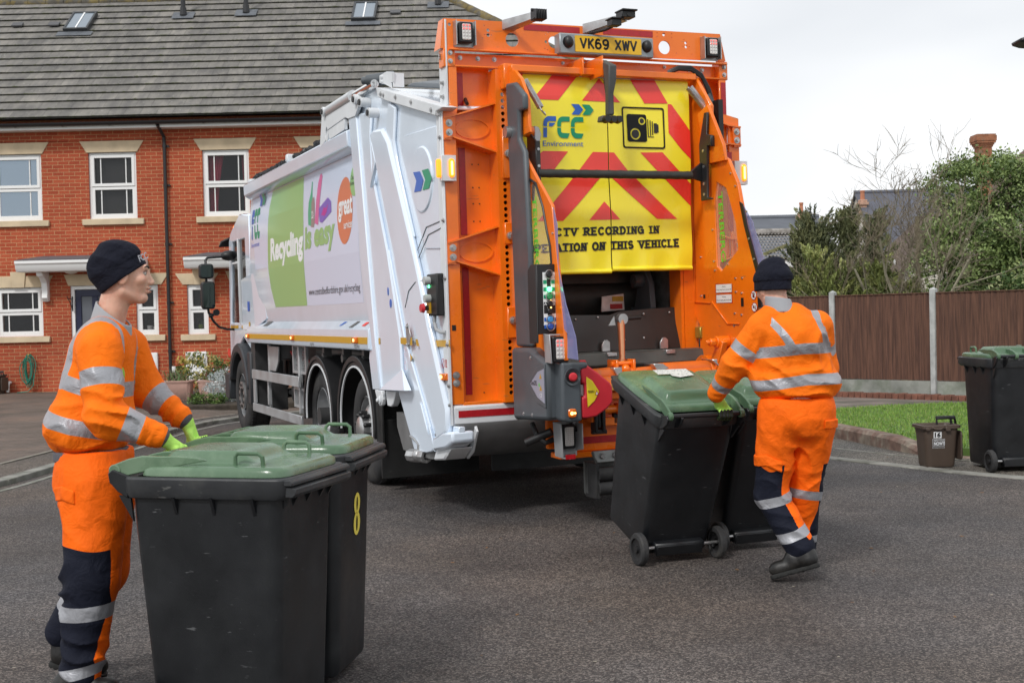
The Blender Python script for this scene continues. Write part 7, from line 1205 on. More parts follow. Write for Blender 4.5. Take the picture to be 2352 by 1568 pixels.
def fy(z): return float(np.interp(z, [.14, .5, .8, .905], [.564, .580, .592, .598]))+.0025
for cz, rx_, rz_, w_ in ((.742, .046, .048, .033), (.655, .050, .052, .036)):
    o_ = circ(0, cz, rx_, 26, rz_); i_ = circ(0, cz, rx_-w_, 26, rz_-.017); n = 26
    mb.add([(x*-1-.03, fy(z), z) for x, z in o_]+[(x*-1-.03, fy(z), z) for x, z in i_], [(i, (i+1) % n, n+(i+1) % n, n+i) for i in range(n)])
mb.build('number', yl_, b2, fix=False)
b3, l3, d3 = wheelie_bin(binmat(.973, 7.562, .35, .32, .975), 'tipped back dark wheelie bin with a torn white label on its green lid', G1, LG, lid_handles=False)
mb = MB(); zl = lambda x, y: 1.0885; pts = [(-.10, .44), (.13, .44), (.13, .33), (.02, .30), (-.02, .33), (-.02, .36), (-.10, .36)]; mb.add([(x, y, 1.0935) for x, y in pts], [tuple(range(7))]); lb_ = mb.build('torn_label', M('paper_label', (.62, .62, .58), .7, var=.15, vs=60, col2=(.25, .27, .25), c2s=90, c2p=(.55, .6)), l3, fix=False)
b4, l4, d4 = wheelie_bin(binmat(1.50, 7.90, .37, .28, .965), 'dark wheelie bin tipped back, partly hidden behind the worker', G1, LG, lid_handles=False)
b5, l5, d5 = wheelie_bin(binmat(4.52, 11.25, .06, 0, 1.03), 'dark wheelie bin with green lid standing upright at the kerb, right edge', G1, LG)
# brown kitchen caddies
CB = M('caddy_brown', (.085, .060, .045), .5, var=.1, vs=6, bump=.04, bs=120)
def caddy(mat, label, num='16'):
    e = tag(empty('food_caddy', mat=mat), label, 'food caddy', 'brown food waste caddies')
    # front faces -y ; lid hangs open at +x side
    mb = MB(); mb.loft([srect(h, -d_, d_, z, .035) for h, d_, z in ((.13, .10, .0), (.138, .108, .02), (.155, .125, .30), (.165, .135, .37))], caps=(True, False)); mb.loft([srect(h, -d_, d_, z, .035) for h, d_, z in ((.165, .135, .355), (.182, .15, .358), (.182, .15, .385), (.172, .14, .39), (.158, .128, .375), (.14, .11, .10)) ], caps=(False, True)); mb.build('tub', CB, e, ang=45)
    mb = MB(); mb.box(-.155, -.115, -.160, -.145, .345, .372); mb.box(.03, .075, -.160, -.145, .335, .372); mb.tube([(-.10, -.148, .372), (-.06, -.15, .355), (-.02, -.15, .352), (.02, -.148, .372)], .008); mb.build('latch', CB, e, bevel=.003)
    mb = MB(); mb.tube([(-.0, -.02, .385), (-.0, -.02, .44), (.10, -.02, .445), (.17, -.02, .44), (.185, -.0, .40), (.185, 0, .36)], .012); mb.tube([(.0, .0, .45), (.18, .0, .45)], .014); mb.tube([(.13, -.02, .44), (.14, -.02, .39)], .012); mb.build('handle', BK, e)
    mb = MB(); mb.loft([[(x, y, z) for x, y, z in srect(.0, 0, 0, 0, 0)]]) if False else None; mb.prism(rrect(-.12, .13, .06, .33, .04), 'x', .185, .205); mb.build('lid', CB, e, bevel=.01, seg=2)
    yf = lambda z: -float(np.interp(z, [.02, .30, .37], [.108, .125, .135]))-.0025
    mb = MB(); mb.add([(-.075, yf(.27), .27), (.0, yf(.27), .27), (.0, yf(.33), .33), (-.075, yf(.33), .33)], [(0, 1, 2, 3)]); st = mb.build('number_sticker', WOFF, e, fix=False)
    mb = MB(); put_text(mb, num, (-.066, yf(.278)-.003, .278), (-.010, yf(.278)-.003, .278), (-.066, yf(.325)-.003, .323), .04); mb.build('lettering', INK, st, fix=False)
    mb = MB(); z0, z1 = .195, .262; mb.prism([(-.085, z0), (.03, z0), (.033, z1), (-.085, z1)], 'y', yf(.23)-.001, yf(.23)-.001, holes=[[(-.08, z0+.005), (.024, z0+.005), (.027, z1-.005), (-.08, z1-.005)]]); put_text(mb, 'RECYCLE', (-.073, yf(.25)-.003, .242), (.02, yf(.25)-.003, .242), (-.073, yf(.25)-.003, .256), .02); put_text(mb, 'NOW', (-.073, yf(.22)-.003, .203), (.012, yf(.22)-.003, .203), (-.073, yf(.22)-.003, .236), .05); mb.add([(.018, yf(.22)-.003, .203), (.022, yf(.22)-.003, .203), (.028, yf(.22)-.003, .24), (.016, yf(.22)-.003, .236)], [(0, 1, 2, 3)])
    mb.prism([(-.085, .176), (.03, .176), (.03, .19), (-.085, .19)], 'y', yf(.19)-.001, yf(.19)-.001, holes=[[(-.081, .179), (.026, .179), (.026, .187), (-.081, .187)]]); mb.build('lettering', WHM, e, fix=False)
    return e
caddy(Matrix.Translation((3.93, 11.74, .012)) @ Matrix.Rotation(.06, 4, 'Z'), 'brown food waste caddy numbered 16 with its lid hanging open, beside the kerb')
c2_ = caddy(Matrix.Translation((-10.55, 25.75, .147)) @ Matrix.Rotation(-.2, 4, 'Z'), 'brown food waste caddy against the brick wall, left of the coiled hose', '6')
# ================= PEOPLE (implicit surfaces meshed once; clothes are children of the body)
def cloth_mat(name, base, stops, rough=.75, bump=.35, bs=220, sheen=.10):
    # stops: list of (attribute, colour, roughness, metallic) painted where attribute > 0
    m, t, b, n, l = nodes_mat(name); co = n.new('ShaderNodeTexCoord').outputs['Object']
    nz = NN(n, 'ShaderNodeTexNoise', i_Scale=9, i_Detail=5); l.new(co, nz.inputs['Vector']); mr = NN(n, 'ShaderNodeMapRange'); mr.inputs[1].default_value = .3; mr.inputs[2].default_value = .7; mr.inputs[3].default_value = .90; mr.inputs[4].default_value = 1.06; l.new(nz.outputs[0], mr.inputs[0])
    col = None; ro = None; mt = None
    def mixc(fac, a, c):
        mx_ = NN(n, 'ShaderNodeMix', data_type='RGBA'); l.new(fac, mx_.inputs[0])
        if isinstance(a, tuple): mx_.inputs[6].default_value = (*a, 1)
        else: l.new(a, mx_.inputs[6])
        mx_.inputs[7].default_value = (*c, 1); return mx_.outputs[2]
    def mixf(fac, a, c):
        mx_ = NN(n, 'ShaderNodeMix', data_type='FLOAT'); l.new(fac, mx_.inputs[0])
        if isinstance(a, float): mx_.inputs[2].default_value = a
        else: l.new(a, mx_.inputs[2])
        mx_.inputs[3].default_value = c; return mx_.outputs[0]
    col, ro, mt = base, float(rough), 0.0
    for at, c, r_, me in stops:
        a = n.new('ShaderNodeAttribute'); a.attribute_name = at; g = NN(n, 'ShaderNodeMath', operation='GREATER_THAN'); g.inputs[1].default_value = 0; l.new(a.outputs['Fac'], g.inputs[0]); col = mixc(g.outputs[0], col, c); ro = mixf(g.outputs[0], ro, r_); mt = mixf(g.outputs[0], mt, me)
    mm = NN(n, 'ShaderNodeMix', data_type='RGBA', blend_type='MULTIPLY'); mm.inputs[0].default_value = 1
    if isinstance(col, tuple): mm.inputs[6].default_value = (*col, 1)
    else: l.new(col, mm.inputs[6])
    l.new(mr.outputs[0], mm.inputs[7]); l.new(mm.outputs[2], b.inputs['Base Color'])
    if not isinstance(ro, float): l.new(ro, b.inputs['Roughness']); l.new(mt, b.inputs['Metallic'])
    else: b.inputs['Roughness'].default_value = ro
    b.inputs['Sheen Weight'].default_value = sheen; b.inputs['Sheen Roughness'].default_value = .5; b.inputs['Sheen Tint'].default_value = (*base, 1); b.inputs['Specular IOR Level'].default_value = .25
    n2 = NN(n, 'ShaderNodeTexNoise', i_Scale=bs, i_Detail=2); l.new(co, n2.inputs['Vector']); n3 = NN(n, 'ShaderNodeTexNoise', i_Scale=14, i_Detail=4, i_Roughness=.55, i_Distortion=.6); l.new(co, n3.inputs['Vector'])
    b1_ = NN(n, 'ShaderNodeBump'); b1_.inputs['Strength'].default_value = bump*.4; b1_.inputs['Distance'].default_value = .003; l.new(n2.outputs[0], b1_.inputs['Height']); b2_ = NN(n, 'ShaderNodeBump'); b2_.inputs['Strength'].default_value = min(1, bump*1.7); b2_.inputs['Distance'].default_value = .022; l.new(n3.outputs[0], b2_.inputs['Height']); l.new(b1_.outputs[0], b2_.inputs['Normal']); l.new(b2_.outputs[0], b.inputs['Normal'])
    return m
HV = (1.0, .185, .002); HV2 = (1.0, .150, .002); NAVY_ = (.007, .009, .020); REF = (.36, .365, .39)
TOPM = cloth_mat('hivis_fleece', HV, [('rib', (.10, .10, .115), .8, 0), ('band', REF, .42, .25)])
TRM = cloth_mat('hivis_twill', HV2, [('navy', NAVY_, .8, 0), ('band', REF, .42, .25)], sheen=0)
HATM = cloth_mat('navy_knit', (.008, .009, .018), [], .9, .7, 260, .12)
COLM = M('grey_polo', (.36, .37, .39), .8, bump=.2, bs=200); SKIN = M('skin', (.70, .41, .30), .5, var=.10, vs=25, bump=.06, bs=220, col2=(.66, .33, .235), c2s=16)
SKIN.node_tree.nodes['Principled BSDF'].inputs['Subsurface Weight'].default_value = .12; SKIN.node_tree.nodes['Principled BSDF'].inputs['Subsurface Radius'].default_value = (.01, .004, .002)
GLM = cloth_mat('glove_knit', (.50, .85, .16), [('palm', (.012, .012, .013), .6, 0)], .8, .3, 400, .2); BOOT = M('boot_leather', (.009, .0085, .0085), .45, var=.3, vs=14, bump=.25, bs=30, rv=.12, col2=(.022, .02, .018), c2s=9); SOLE = M('boot_sole', (.014, .014, .013), .8, var=.3, vs=20, bump=.3, bs=60)
def tpar(P, a, b):
    a = np.array(a, float); b = np.array(b, float); d = b-a; return ((P-a)@d)/(d@d)
def folds(P, c, d, f, amp, rad, seed=0):      # creases round a joint c, running across direction d
    q = P-np.array(c, float); r_ = np.sqrt((q**2).sum(-1)); d = np.array(d, float)/np.linalg.norm(d)
    return amp*1.15*np.exp(-(r_/rad)**2)*(.75-1.6*np.abs(np.sin((q@d)*f*3.1416+2.6*wob(P, 4, seed)))**.8)*-1
def frame(yaw, pitch=0):   # columns: forward, left, up in world
    f = np.array([math.cos(yaw)*math.cos(pitch), math.sin(yaw)*math.cos(pitch), math.sin(pitch)]); l_ = np.array([-math.sin(yaw), math.cos(yaw), 0]); return np.stack([f, l_, np.cross(f, l_)], 1)
def head_fn(C, F, neck_to):
    C = np.array(C)
    def fn(P):
        q = ((P-C)@F)/.945
        d = ell(q, (-.012, 0, .03), (.098, .076, .090)); d = smin(d, ell(q, (.036, 0, -.025), (.064, .057, .085)), .03)
        for s_ in (-1, 1): d = smin(d, seg(q, (-.005, .048*s_, -.07), (.060, .016*s_, -.106), .020, .018), .022)
        d = smin(d, ell(q, (.074, 0, -.100), (.022, .024, .020)), .014)
        d = smin(d, seg(q, (.088, -.034, .030), (.088, .034, .030), .0095, .0095), .018)
        for s_ in (-1, 1): d = smax(d, -ell(q, (.104, .031*s_, .008), (.015, .016, .010)), .012); d = smin(d, ell(q, (.066, .042*s_, -.022), (.024, .022, .020)), .016)
        d = smin(d, seg(q, (.094, 0, .014), (.114, 0, -.030), .0075, .0105), .014); d = smin(d, ell(q, (.109, 0, -.036), (.013, .015, .010)), .009)
        d = smin(d, ell(q, (.098, 0, -.0575), (.0105, .022, .0065)), .005); d = smin(d, ell(q, (.096, 0, -.0735), (.0105, .020, .0075)), .005); d = smax(d, -ell(q, (.110, 0, -.0655), (.010, .026, .0016)), .003)
        for s_ in (-1, 1): d = smin(d, ell(q, (-.004, .079*s_, -.008), (.024, .008, .034)), .006)
        return d
    return fn
def make_head(body_name, C, yaw, pitch, neck_a, neck_b, lowbody):
    F = frame(yaw, pitch); hf = head_fn(C, F, None)
    def fn(P): return smin(hf(P), seg(P, neck_a, neck_b, .056, .062), .035)
    C = np.array(C); V, Q = surf(fn, C-np.array([.16, .16, .28]), C+np.array([.16, .16, .17]), .0034)
    zc = C[2]-.27; V2, Q2 = surf(lowbody, *lowbody.box, .011)
    return np.concatenate([V, V2]), np.concatenate([Q, Q2+len(V)])
def hat(C, yaw, pitch, parent, tilt=.60, back=.0, seed=0, size=1.0, cut=-.012):
    F = frame(yaw, pitch); C = np.array(C); nrm = np.array([-math.sin(tilt), 0, math.cos(tilt)])
    def fn(P):
        q = ((P-C)@F)/size; t_ = q@nrm
        d = ell(q, (-.026, 0, .045), (.112, .092, .104)); d = smin(d, ell(q, (-.092-back, .0, .04), (.045, .06, .052)), .03); d = smin(d, ell(q, (-.045, 0, .115), (.060, .055, .034)), .03)
        d = d+.0065*wob(P, 7, seed)+folds(P, C+F@np.array([-.06, -.07, .06]), F@np.array([.3, 0, 1]), 16, .006, .08, seed)
        tf = q@np.array([math.cos(tilt), 0, math.sin(tilt)])+.010; kk = .92-.9*np.clip(t_-cut, 0, .2)*(t_-cut > .03)*.35; rad = np.sqrt((tf/.117)**2+(q[..., 1]/.092)**2); cf = (rad-1)*.092; cf = smax(cf, t_-(cut+.066), .012); d = smin(d, smax((rad-.97)*.092, t_-(cut+.09), .03), .03); cf = cf+.0006*np.sin(np.arctan2(q[..., 1], q[..., 0])*150)
        d = smin(smax(d, -(t_-(cut+.05)), .01), cf, .004); return smax(d, -(t_-cut), .006)*size
    V, Q = surf(fn, C-.21, C+np.array([.21, .21, .22]), .0038); return sobj('beanie', V, Q, HATM, parent)
def glove(parent, wrist, grip, bar, back, name='glove', hang=None):
    # wrist -> grip : hand direction ; bar : direction of the thing held ; back : normal on the back of the hand
    w_ = np.array(wrist, float); g = np.array(grip, float); b_ = np.array(bar, float); b_ /= np.linalg.norm(b_); n_ = np.array(back, float); n_ /= np.linalg.norm(n_); d = g-w_; d /= np.linalg.norm(d)
    n_ = n_-b_*(n_@b_); n_ /= np.linalg.norm(n_); fdir = np.cross(b_, n_); fdir *= np.sign(fdir@d) or 1
    fr = []; k0 = g-fdir*.012+n_*.030
    for i, (o, ln) in enumerate(((-.033, .92), (-.011, 1.0), (.011, .97), (.032, .84))):
        p0 = k0+b_*o-fdir*.03; p1 = g+b_*o*1.02+n_*.026+fdir*.014*ln; p2 = g+b_*o*1.02+fdir*.030*ln-n_*.004; p3 = g+b_*o+fdir*.012-n_*.028*ln; p4 = g+b_*o-fdir*.008-n_*.030*ln; fr.append((p0, p1, p2, p3, p4))
    th = (w_*.45+k0*.55+b_*-.030-n_*.012, g-b_*.045-n_*.010-fdir*.018, g-b_*.038-n_*.026+fdir*.006)
    def fn(P):
        d_ = seg(P, w_-d*.012, w_, .031, .030); pal = seg(P, w_+(k0-w_)*.15, k0-fdir*.02, .028, .024); 
        for o in (-.028, -.01, .01, .028): pal = smin(pal, seg(P, w_+(k0-w_)*.3+b_*o*.6, k0+b_*o-fdir*.02, .017, .0145), .012)
        d_ = smin(d_, pal, .02)
        for f_ in fr:
            c = None
            for a, e in zip(f_, f_[1:]): s_ = seg(P, a, e, .0105, .0098); c = s_ if c is None else smin(c, s_, .004)
            d_ = smin(d_, c, .006)
        t_ = smin(seg(P, th[0], th[1], .0145, .0115), seg(P, th[1], th[2], .0115, .0105), .004); d_ = smin(d_, t_, .010)
        rib = np.clip(1-np.abs(tpar(P, w_-d*.05, w_)-.4)/.6, 0, 1); return d_+.0008*np.sin(tpar(P, w_-d*.05, w_)*60)*rib
    lo = np.minimum(w_-d*.06, g)-.07; hi = np.maximum(w_-d*.06, g)+.07; V, Q = surf(fn, lo, hi, .0036)
    pm = ((k0-V)@n_)-.012; sidew = (V-g)@fdir; fingers = np.where((V-w_)@d > .02, pm, -.02); fingers = np.maximum(fingers, np.where((V-w_)@d > .03, sidew-.020, -.02))
    return sobj(name, V, Q, GLM, parent, {'palm': fingers})
def boot(parent, ankle, heel, toe, up=(0, 0, 1), name='boot'):
    a, h, t_ = [np.array(p, float) for p in (ankle, heel, toe)]; f = t_-h; L_ = np.linalg.norm(f); f /= L_; u = np.array(up, float); u = u-f*(u@f); u /= np.linalg.norm(u); s_ = np.cross(f, u)
    def fn(P):
        q = P-h; x = q@f; y = q@s_; z = q@u; Lc = np.stack([x, y, z], -1)
        d = seg(Lc, (.045, 0, .045), (L_-.055, 0, .040), .040, .038, (1, 1.05, 1)); d = smin(d, ell(Lc, (L_-.055, .004, .045), (.055, .048, .040)), .02); d = smin(d, seg(Lc, (.05, 0, .06), (.13, 0, .085), .042, .040), .03)
        d = smin(d, seg(P, h+f*.05+u*.06, a, .046, .052), .03); d = smax(d, -(z-.012), .004); d = d+.0025*wob(P, 14, 3); return d
    lo = np.minimum(np.minimum(a, h), t_)-.09; hi = np.maximum(np.maximum(a, h), t_)+.09; V, Q = surf(fn, lo, hi, .005); o = sobj(name, V, Q, BOOT, parent)
    def fs(P):
        q = P-h; x = q@f; y = q@s_; z = q@u; wd = .043+.008*np.clip((x-.12)/.1, 0, 1)-.004*np.sin(np.clip(x/L_, 0, 1)*3.14)
        r_ = np.maximum(np.abs(y)-wd, np.maximum(-x-.002, x-L_-.004)); r_ = smax(r_, np.sqrt((np.clip(.04-x, 0, 1))**2+y**2)-.045, .01); r_ = smax(r_, np.sqrt((np.clip(x-(L_-.05), 0, 1))**2+y**2)-.054, .01)
        d = smax(r_, np.abs(z-.006)-.013, .004); tread = np.where(np.sin(x*300) > .3, .004, 0)*(z < -.002); return d+tread
    V, Q = surf(fs, lo-.02, hi+.02, .0045); sobj('sole', V, Q, SOLE, o); return o

def build_person(cfg):
    pr = cfg; e = pr['label']
    J = pr
    def low(P):   # body under the clothes
        d = seg(P, J['chest'], J['pelvis'], .115, .12, (1, 1.15, 1)) if False else seg(P, J['chest'], J['pelvis'], .10, .11)
        d = smin(d, seg(P, J['shN'], J['shF'], .05, .05), .05); d = smin(d, seg(P, J['chest'], J['neck_b'], .08, .055), .05)
        for s_ in 'NF': d = smin(d, seg(P, J['sh'+s_], J['el'+s_], .045, .04), .02); d = smin(d, seg(P, J['el'+s_], J['wr'+s_], .038, .027), .02); d = smin(d, seg(P, J['hip'+s_], J['kn'+s_], .08, .055), .03); d = smin(d, seg(P, J['kn'+s_], J['an'+s_], .052, .038), .02)
        return d
    low.box = (np.min([J[k] for k in J['pts']], 0)-.14, np.max([J[k] for k in J['pts']], 0)+.14)
    V, Q = make_head('person', J['head'], J['hyaw'], J['hpitch'], J['neck_a'], J['neck_b'], low)
    body = sobj('person', V, Q, SKIN); tag(body, J['label'], 'person'); F = frame(J['hyaw'], J['hpitch']); C = np.array(J['head'])
    def hp(*p): return Vector((C+F@(np.array(p)*.945)).tolist())
    if J.get('face'):
        for s_ in (-1, 1):
            mb = MB(); mb.sphere(hp(.0815, .031*s_, .006), .0125, 18); mb.build('eye', M('eye_white', (.42, .38, .35), .2), body); 
            mb = MB(); mb.sphere(hp(.0885, .0315*s_, .006), .0066, 12); mb.build('iris', M('iris', (.03, .03, .025), .1), body)
            mb = MB(); mb.tube([hp(.094, .014*s_, .0135), hp(.0955, .024*s_, .0165), hp(.0915, .036*s_, .0155), hp(.083, .045*s_, .010)], .0022, 6); mb.build('eyelid', M('lid_shadow', (.20, .09, .06), .6), body)
            mb = MB(); mb.tube([hp(.1005, .014*s_, .029), hp(.1015, .026*s_, .034), hp(.096, .038*s_, .036), hp(.086, .048*s_, .031)], [.003, .0045, .004, .0015], 6); mb.build('eyebrow', M('hair_dark', (.035, .022, .015), .8), body)
        mb = MB(); mb.sphere(hp(.1005, 0, -.0585), .0085, 12, sc=(.6, 1, .55)); mb.v = [tuple(v) for v in mb.v]
        mb = MB(); mb.tube([hp(.104, -.016, -.0590), hp(.1085, -.006, -.0575), hp(.1085, .006, -.0575), hp(.104, .016, -.0590)], [.0015, .0034, .0034, .0015], 8); mb.tube([hp(.103, -.015, -.0725), hp(.1065, -.005, -.0740), hp(.1065, .005, -.0740), hp(.103, .015, -.0725)], [.0015, .0040, .0040, .0015], 8); mb.build('lips', M('lip_skin', (.52, .22, .16), .5), body)
    hat(J['head'], J['hyaw'], J['hpitch'], body, J['hattilt'], J['hatback'], J['seed'], J.get('hatsize', 1), J.get('hatcut', -.012))
    J['body'] = body; return body

# --- worker at the near left, in profile
A1 = dict(label='person in orange hi-vis top and navy beanie gripping the two nearest bins, seen in profile', seed=1, hatsize=.95, face=True,
    head=(-1.588, 5.20, 1.702), hyaw=.24, hpitch=.0, neck_a=(-1.615, 5.20, 1.66), neck_b=(-1.665, 5.20, 1.47), chest=(-1.70, 5.20, 1.34), pelvis=(-1.73, 5.19, .92),
    shN=(-1.655, 5.02, 1.405), shF=(-1.655, 5.38, 1.405), elN=(-1.600, 4.93, 1.115), elF=(-1.575, 5.43, 1.200), wrN=(-1.415, 5.00, 1.055), wrF=(-1.425, 5.405, 1.095),
    hipN=(-1.715, 5.10, .87), hipF=(-1.73, 5.28, .87), knN=(-1.715, 5.06, .47), knF=(-1.745, 5.30, .46), anN=(-1.765, 5.05, .12), anF=(-1.935, 5.31, .17), hattilt=.60, hatback=.02,
    pts=['chest', 'shN', 'shF', 'elN', 'elF', 'wrN', 'wrF', 'knN', 'knF', 'anN', 'anF', 'neck_b'])
p1 = build_person(A1); J = A1
def top_fn(P):
    d = seg(P, (-1.69, 5.20, 1.38), (-1.745, 5.20, 1.09), .128, .158, (1, 1.28, 1)); d = smin(d, ell(P, (-1.755, 5.20, 1.09), (.172, .20, .125)), .05)
    d = smin(d, seg(P, (-1.665, 5.07, 1.425), (-1.665, 5.33, 1.425), .075, .075), .06); d = smin(d, seg(P, (-1.66, 5.13, 1.46), (-1.66, 5.27, 1.46), .072, .072), .05)
    a = smin(seg(P, (-1.640, 5.02, 1.40), (-1.605, 4.945, 1.15), .090, .082), seg(P, (-1.595, 4.945, 1.135), (-1.418, 5.0, 1.058), .082, .050), .035)
    f_ = smin(seg(P, (-1.640, 5.38, 1.40), (-1.59, 5.44, 1.22), .088, .078), seg(P, (-1.59, 5.44, 1.22), (-1.430, 5.405, 1.100), .078, .052), .035)
    cut = P[..., 2]-.975-.02*(P[..., 0]+1.75)
    d = smax(d, -cut, .03); d = smin(d, a, .03); d = smin(d, f_, .03)
    d = d+folds(P, (-1.53, 4.93, 1.15), (.5, 0, .9), 15, .015, .10, 1)+folds(P, (-1.46, 4.98, 1.07), (1, 0, -.4), 22, .010, .05, 2)+folds(P, (-1.50, 5.40, 1.12), (1, 0, -.8), 18, .012, .09, 4)+folds(P, (-1.74, 5.02, 1.06), (.2, 0, 1), 10, .010, .15, 5)+folds(P, (-1.60, 5.0, 1.33), (.9, 0, .5), 12, .009, .10, 6)+folds(P, (-1.62, 4.90, 1.22), (.6, 0, .8), 11, .007, .09, 9)
    d = d+.005*wob(P, 3.2, 1)+.0025*wob(P, 8, 5)
    return smax(d, -(seg(P, J['neck_a'], J['neck_b'], .064, .074)), .01)
V, Q = surf(top_fn, (-2.0, 4.80, .93), (-1.36, 5.57, 1.56), .0072); x, y, z = V.T
dT = np.minimum(seg(V, (-1.69, 5.20, 1.38), (-1.745, 5.20, 1.09), .135, .168, (1, 1.3, 1)), ell(V, (-1.755, 5.20, 1.085), (.185, .215, .13))); dN = np.minimum(seg(V, (-1.640, 5.02, 1.40), (-1.605, 4.945, 1.15), .090, .082), seg(V, (-1.595, 4.945, 1.135), (-1.418, 5.0, 1.058), .082, .050)); dF = np.minimum(seg(V, (-1.640, 5.38, 1.40), (-1.59, 5.44, 1.22), .088, .078), seg(V, (-1.59, 5.44, 1.22), (-1.430, 5.405, 1.100), .078, .052))
def bandw(v, c, w_): return w_-np.abs(v-c)
tb = np.maximum(bandw(z, 1.262-.30*(np.minimum(x, -1.66)+1.75), .031), bandw(z, 1.098-.26*(x+1.75), .031))
brc = np.where(z > 1.25, .030-np.abs(np.abs(y-5.20)-.115), -.02); tb = np.maximum(tb, brc)
ub = bandw(tpar(V, (-1.640, 5.02, 1.40), (-1.605, 4.945, 1.15))*.26, .125, .034); lb = bandw(tpar(V, (-1.595, 4.945, 1.135), (-1.418, 5.0, 1.058))*.19, .095, .034)
upper = np.where(tpar(V, (-1.640, 5.02, 1.40), (-1.605, 4.945, 1.15)) < .85, ub, -.02); fore = np.where(tpar(V, (-1.595, 4.945, 1.135), (-1.418, 5.0, 1.058)) > .15, lb, -.02)
fo2 = np.where(tpar(V, (-1.59, 5.44, 1.22), (-1.430, 5.405, 1.100)) > .1, bandw(tpar(V, (-1.59, 5.44, 1.22), (-1.430, 5.405, 1.100))*.19, .085, .033), -.02)
inarm = (dN < dT) & (y < 5.12); inf = (dF < dT) & (y > 5.28)
band = np.where(inarm, np.maximum(upper, fore), np.where(inf, fo2, tb)); rib = np.where(inarm | inf, np.where(inarm, tpar(V, (-1.595, 4.945, 1.135), (-1.418, 5.0, 1.058))-1.16, tpar(V, (-1.59, 5.44, 1.22), (-1.430, 5.405, 1.100))-1.16), -.02)
top1 = sobj('sweatshirt', V, Q, TOPM, p1, {'band': band, 'rib': rib})
def hem_fn(P): return smax(seg(P, (-1.745, 5.20, 1.1), (-1.745, 5.20, .9), .142, .140, (1.04, 1.22, 1))+.001*np.sin(np.arctan2(P[..., 1]-5.2, P[..., 0]+1.75)*90), np.abs(P[..., 2]-.970-.02*(P[..., 0]+1.75))-.022, .008)
V, Q = surf(hem_fn, (-2.0, 4.95, .92), (-1.5, 5.45, 1.03), .006); sobj('hem', V, Q, M('rib_knit', (.11, .11, .125), .85, bump=.3, bs=200), p1)
def col_fn(P): a = seg(P, (-1.632, 5.20, 1.60), (-1.655, 5.20, 1.47), .065, .084); n_ = (P[..., 2]-1.590)+.80*(P[..., 0]+1.69); return smax(smax(np.abs(a)-.0045, n_, .004), -(P[..., 2]-1.44), .004)
V, Q = surf(col_fn, (-1.80, 5.05, 1.42), (-1.50, 5.35, 1.64), .0042); sobj('collar', V, Q, COLM, p1)
def tr_fn(P):
    d = seg(P, (-1.725, 5.14, .95), (-1.725, 5.26, .95), .125, .125, (1.08, 1, 1)); d = smin(d, ell(P, (-1.75, 5.20, .86), (.155, .17, .12)), .05)
    n_ = smin(seg(P, (-1.705, 5.11, .86), (-1.715, 5.06, .48), .138, .112), seg(P, (-1.715, 5.06, .48), (-1.760, 5.05, .13), .112, .086), .03)
    f_ = smin(seg(P, (-1.72, 5.28, .86), (-1.745, 5.30, .47), .128, .105), seg(P, (-1.745, 5.30, .47), (-1.925, 5.31, .21), .100, .074), .03)
    d = smin(d, n_, .03); d = smin(d, f_, .02); d = smax(d, P[..., 2]-.99, .01)
    d = d+folds(P, (-1.80, 5.06, .42), (.2, 0, 1), 9, .015, .13, 1)+folds(P, (-1.73, 5.0, .17), (.3, 0, 1), 13, .015, .12, 2)+folds(P, (-1.80, 5.1, .72), (.7, 0, .7), 7, .011, .15, 3)+folds(P, (-1.64, 5.02, .80), (.8, 0, .6), 7, .006, .12, 8)+.006*wob(P, 3.5, 7)+.003*wob(P, 9, 2)
    nz_ = P[..., 2]-.055; return smax(d, -nz_, .01)
V, Q = surf(tr_fn, (-2.06, 4.88, .04), (-1.50, 5.48, 1.02), .0075); x, y, z = V.T; near = y < 5.185
ax_ = np.where(z > .48, -1.71, -1.71-.045*(.48-z)/.35); fx = (x-ax_)/.11; rr_ = .115
nv_near = np.minimum(np.minimum(.615-z+.01*np.sin(x*20), z-.0), (.86-.30*np.clip((.40-z)/.2, 0, 1)-fx)*.1); bd_near = np.maximum(bandw(z, .358+.05*(x+1.72), .029), bandw(z, .118+.20*(x+1.76), .023))
tq = tpar(V, (-1.745, 5.30, .47), (-1.925, 5.31, .21)); nv_far = np.where(tq > .0, tq-.55, -.02); bd_far = np.where(z < .42, bandw(tq*.31, .19, .028), -.02)
nv_far = np.maximum(nv_far, np.minimum(.60-z, (y-5.33)))
sobj('trousers', V, Q, TRM, p1, {'navy': np.where(near, nv_near, nv_far), 'band': np.where(near, bd_near, bd_far)})
def pk(P): q = P-np.array((-1.805, 5.0, .835)); return smax(smax(np.abs(q[..., 0])-.062, np.abs(q[..., 2]+.25*np.abs(q[..., 0]))-.028, .005), smax(np.abs(tr_fn(P)+.002)-.008, P[..., 1]-5.08, .004), .004)
V, Q = surf(pk, (-1.90, 4.90, .78), (-1.72, 5.10, .89), .0045); sobj('pocket_flap', V, Q, TRM, p1, {'navy': np.full(len(V), -1.), 'band': np.full(len(V), -1.)})
boot(p1, (-1.765, 5.05, .15), (-1.87, 5.05, .004), (-1.60, 5.03, .004)); boot(p1, (-1.93, 5.31, .22), (-1.985, 5.31, .075), (-1.75, 5.31, .012), up=(.25, 0, 1))
_h1 = Vector((-1.417, 4.882, .962)); _d1 = Vector((.272, .962, 0)); g1 = _h1+_d1*.18; _h2 = Vector((-1.340, 5.445, .975)); _d2 = Vector((.156, .988, 0)); g2 = _h2-_d2*.02
glove(p1, (-1.400, 5.01, 1.050), g1, -_d1, (-.25, .0, 1)); glove(p1, (-1.412, 5.412, 1.085), g2, _d2, (-.25, 0, 1))
F1 = frame(A1['hyaw'], A1['hpitch']); C1 = np.array(A1['head'])
def hp1(*p): return Vector((C1+F1@(np.array(p)*.955)).tolist())
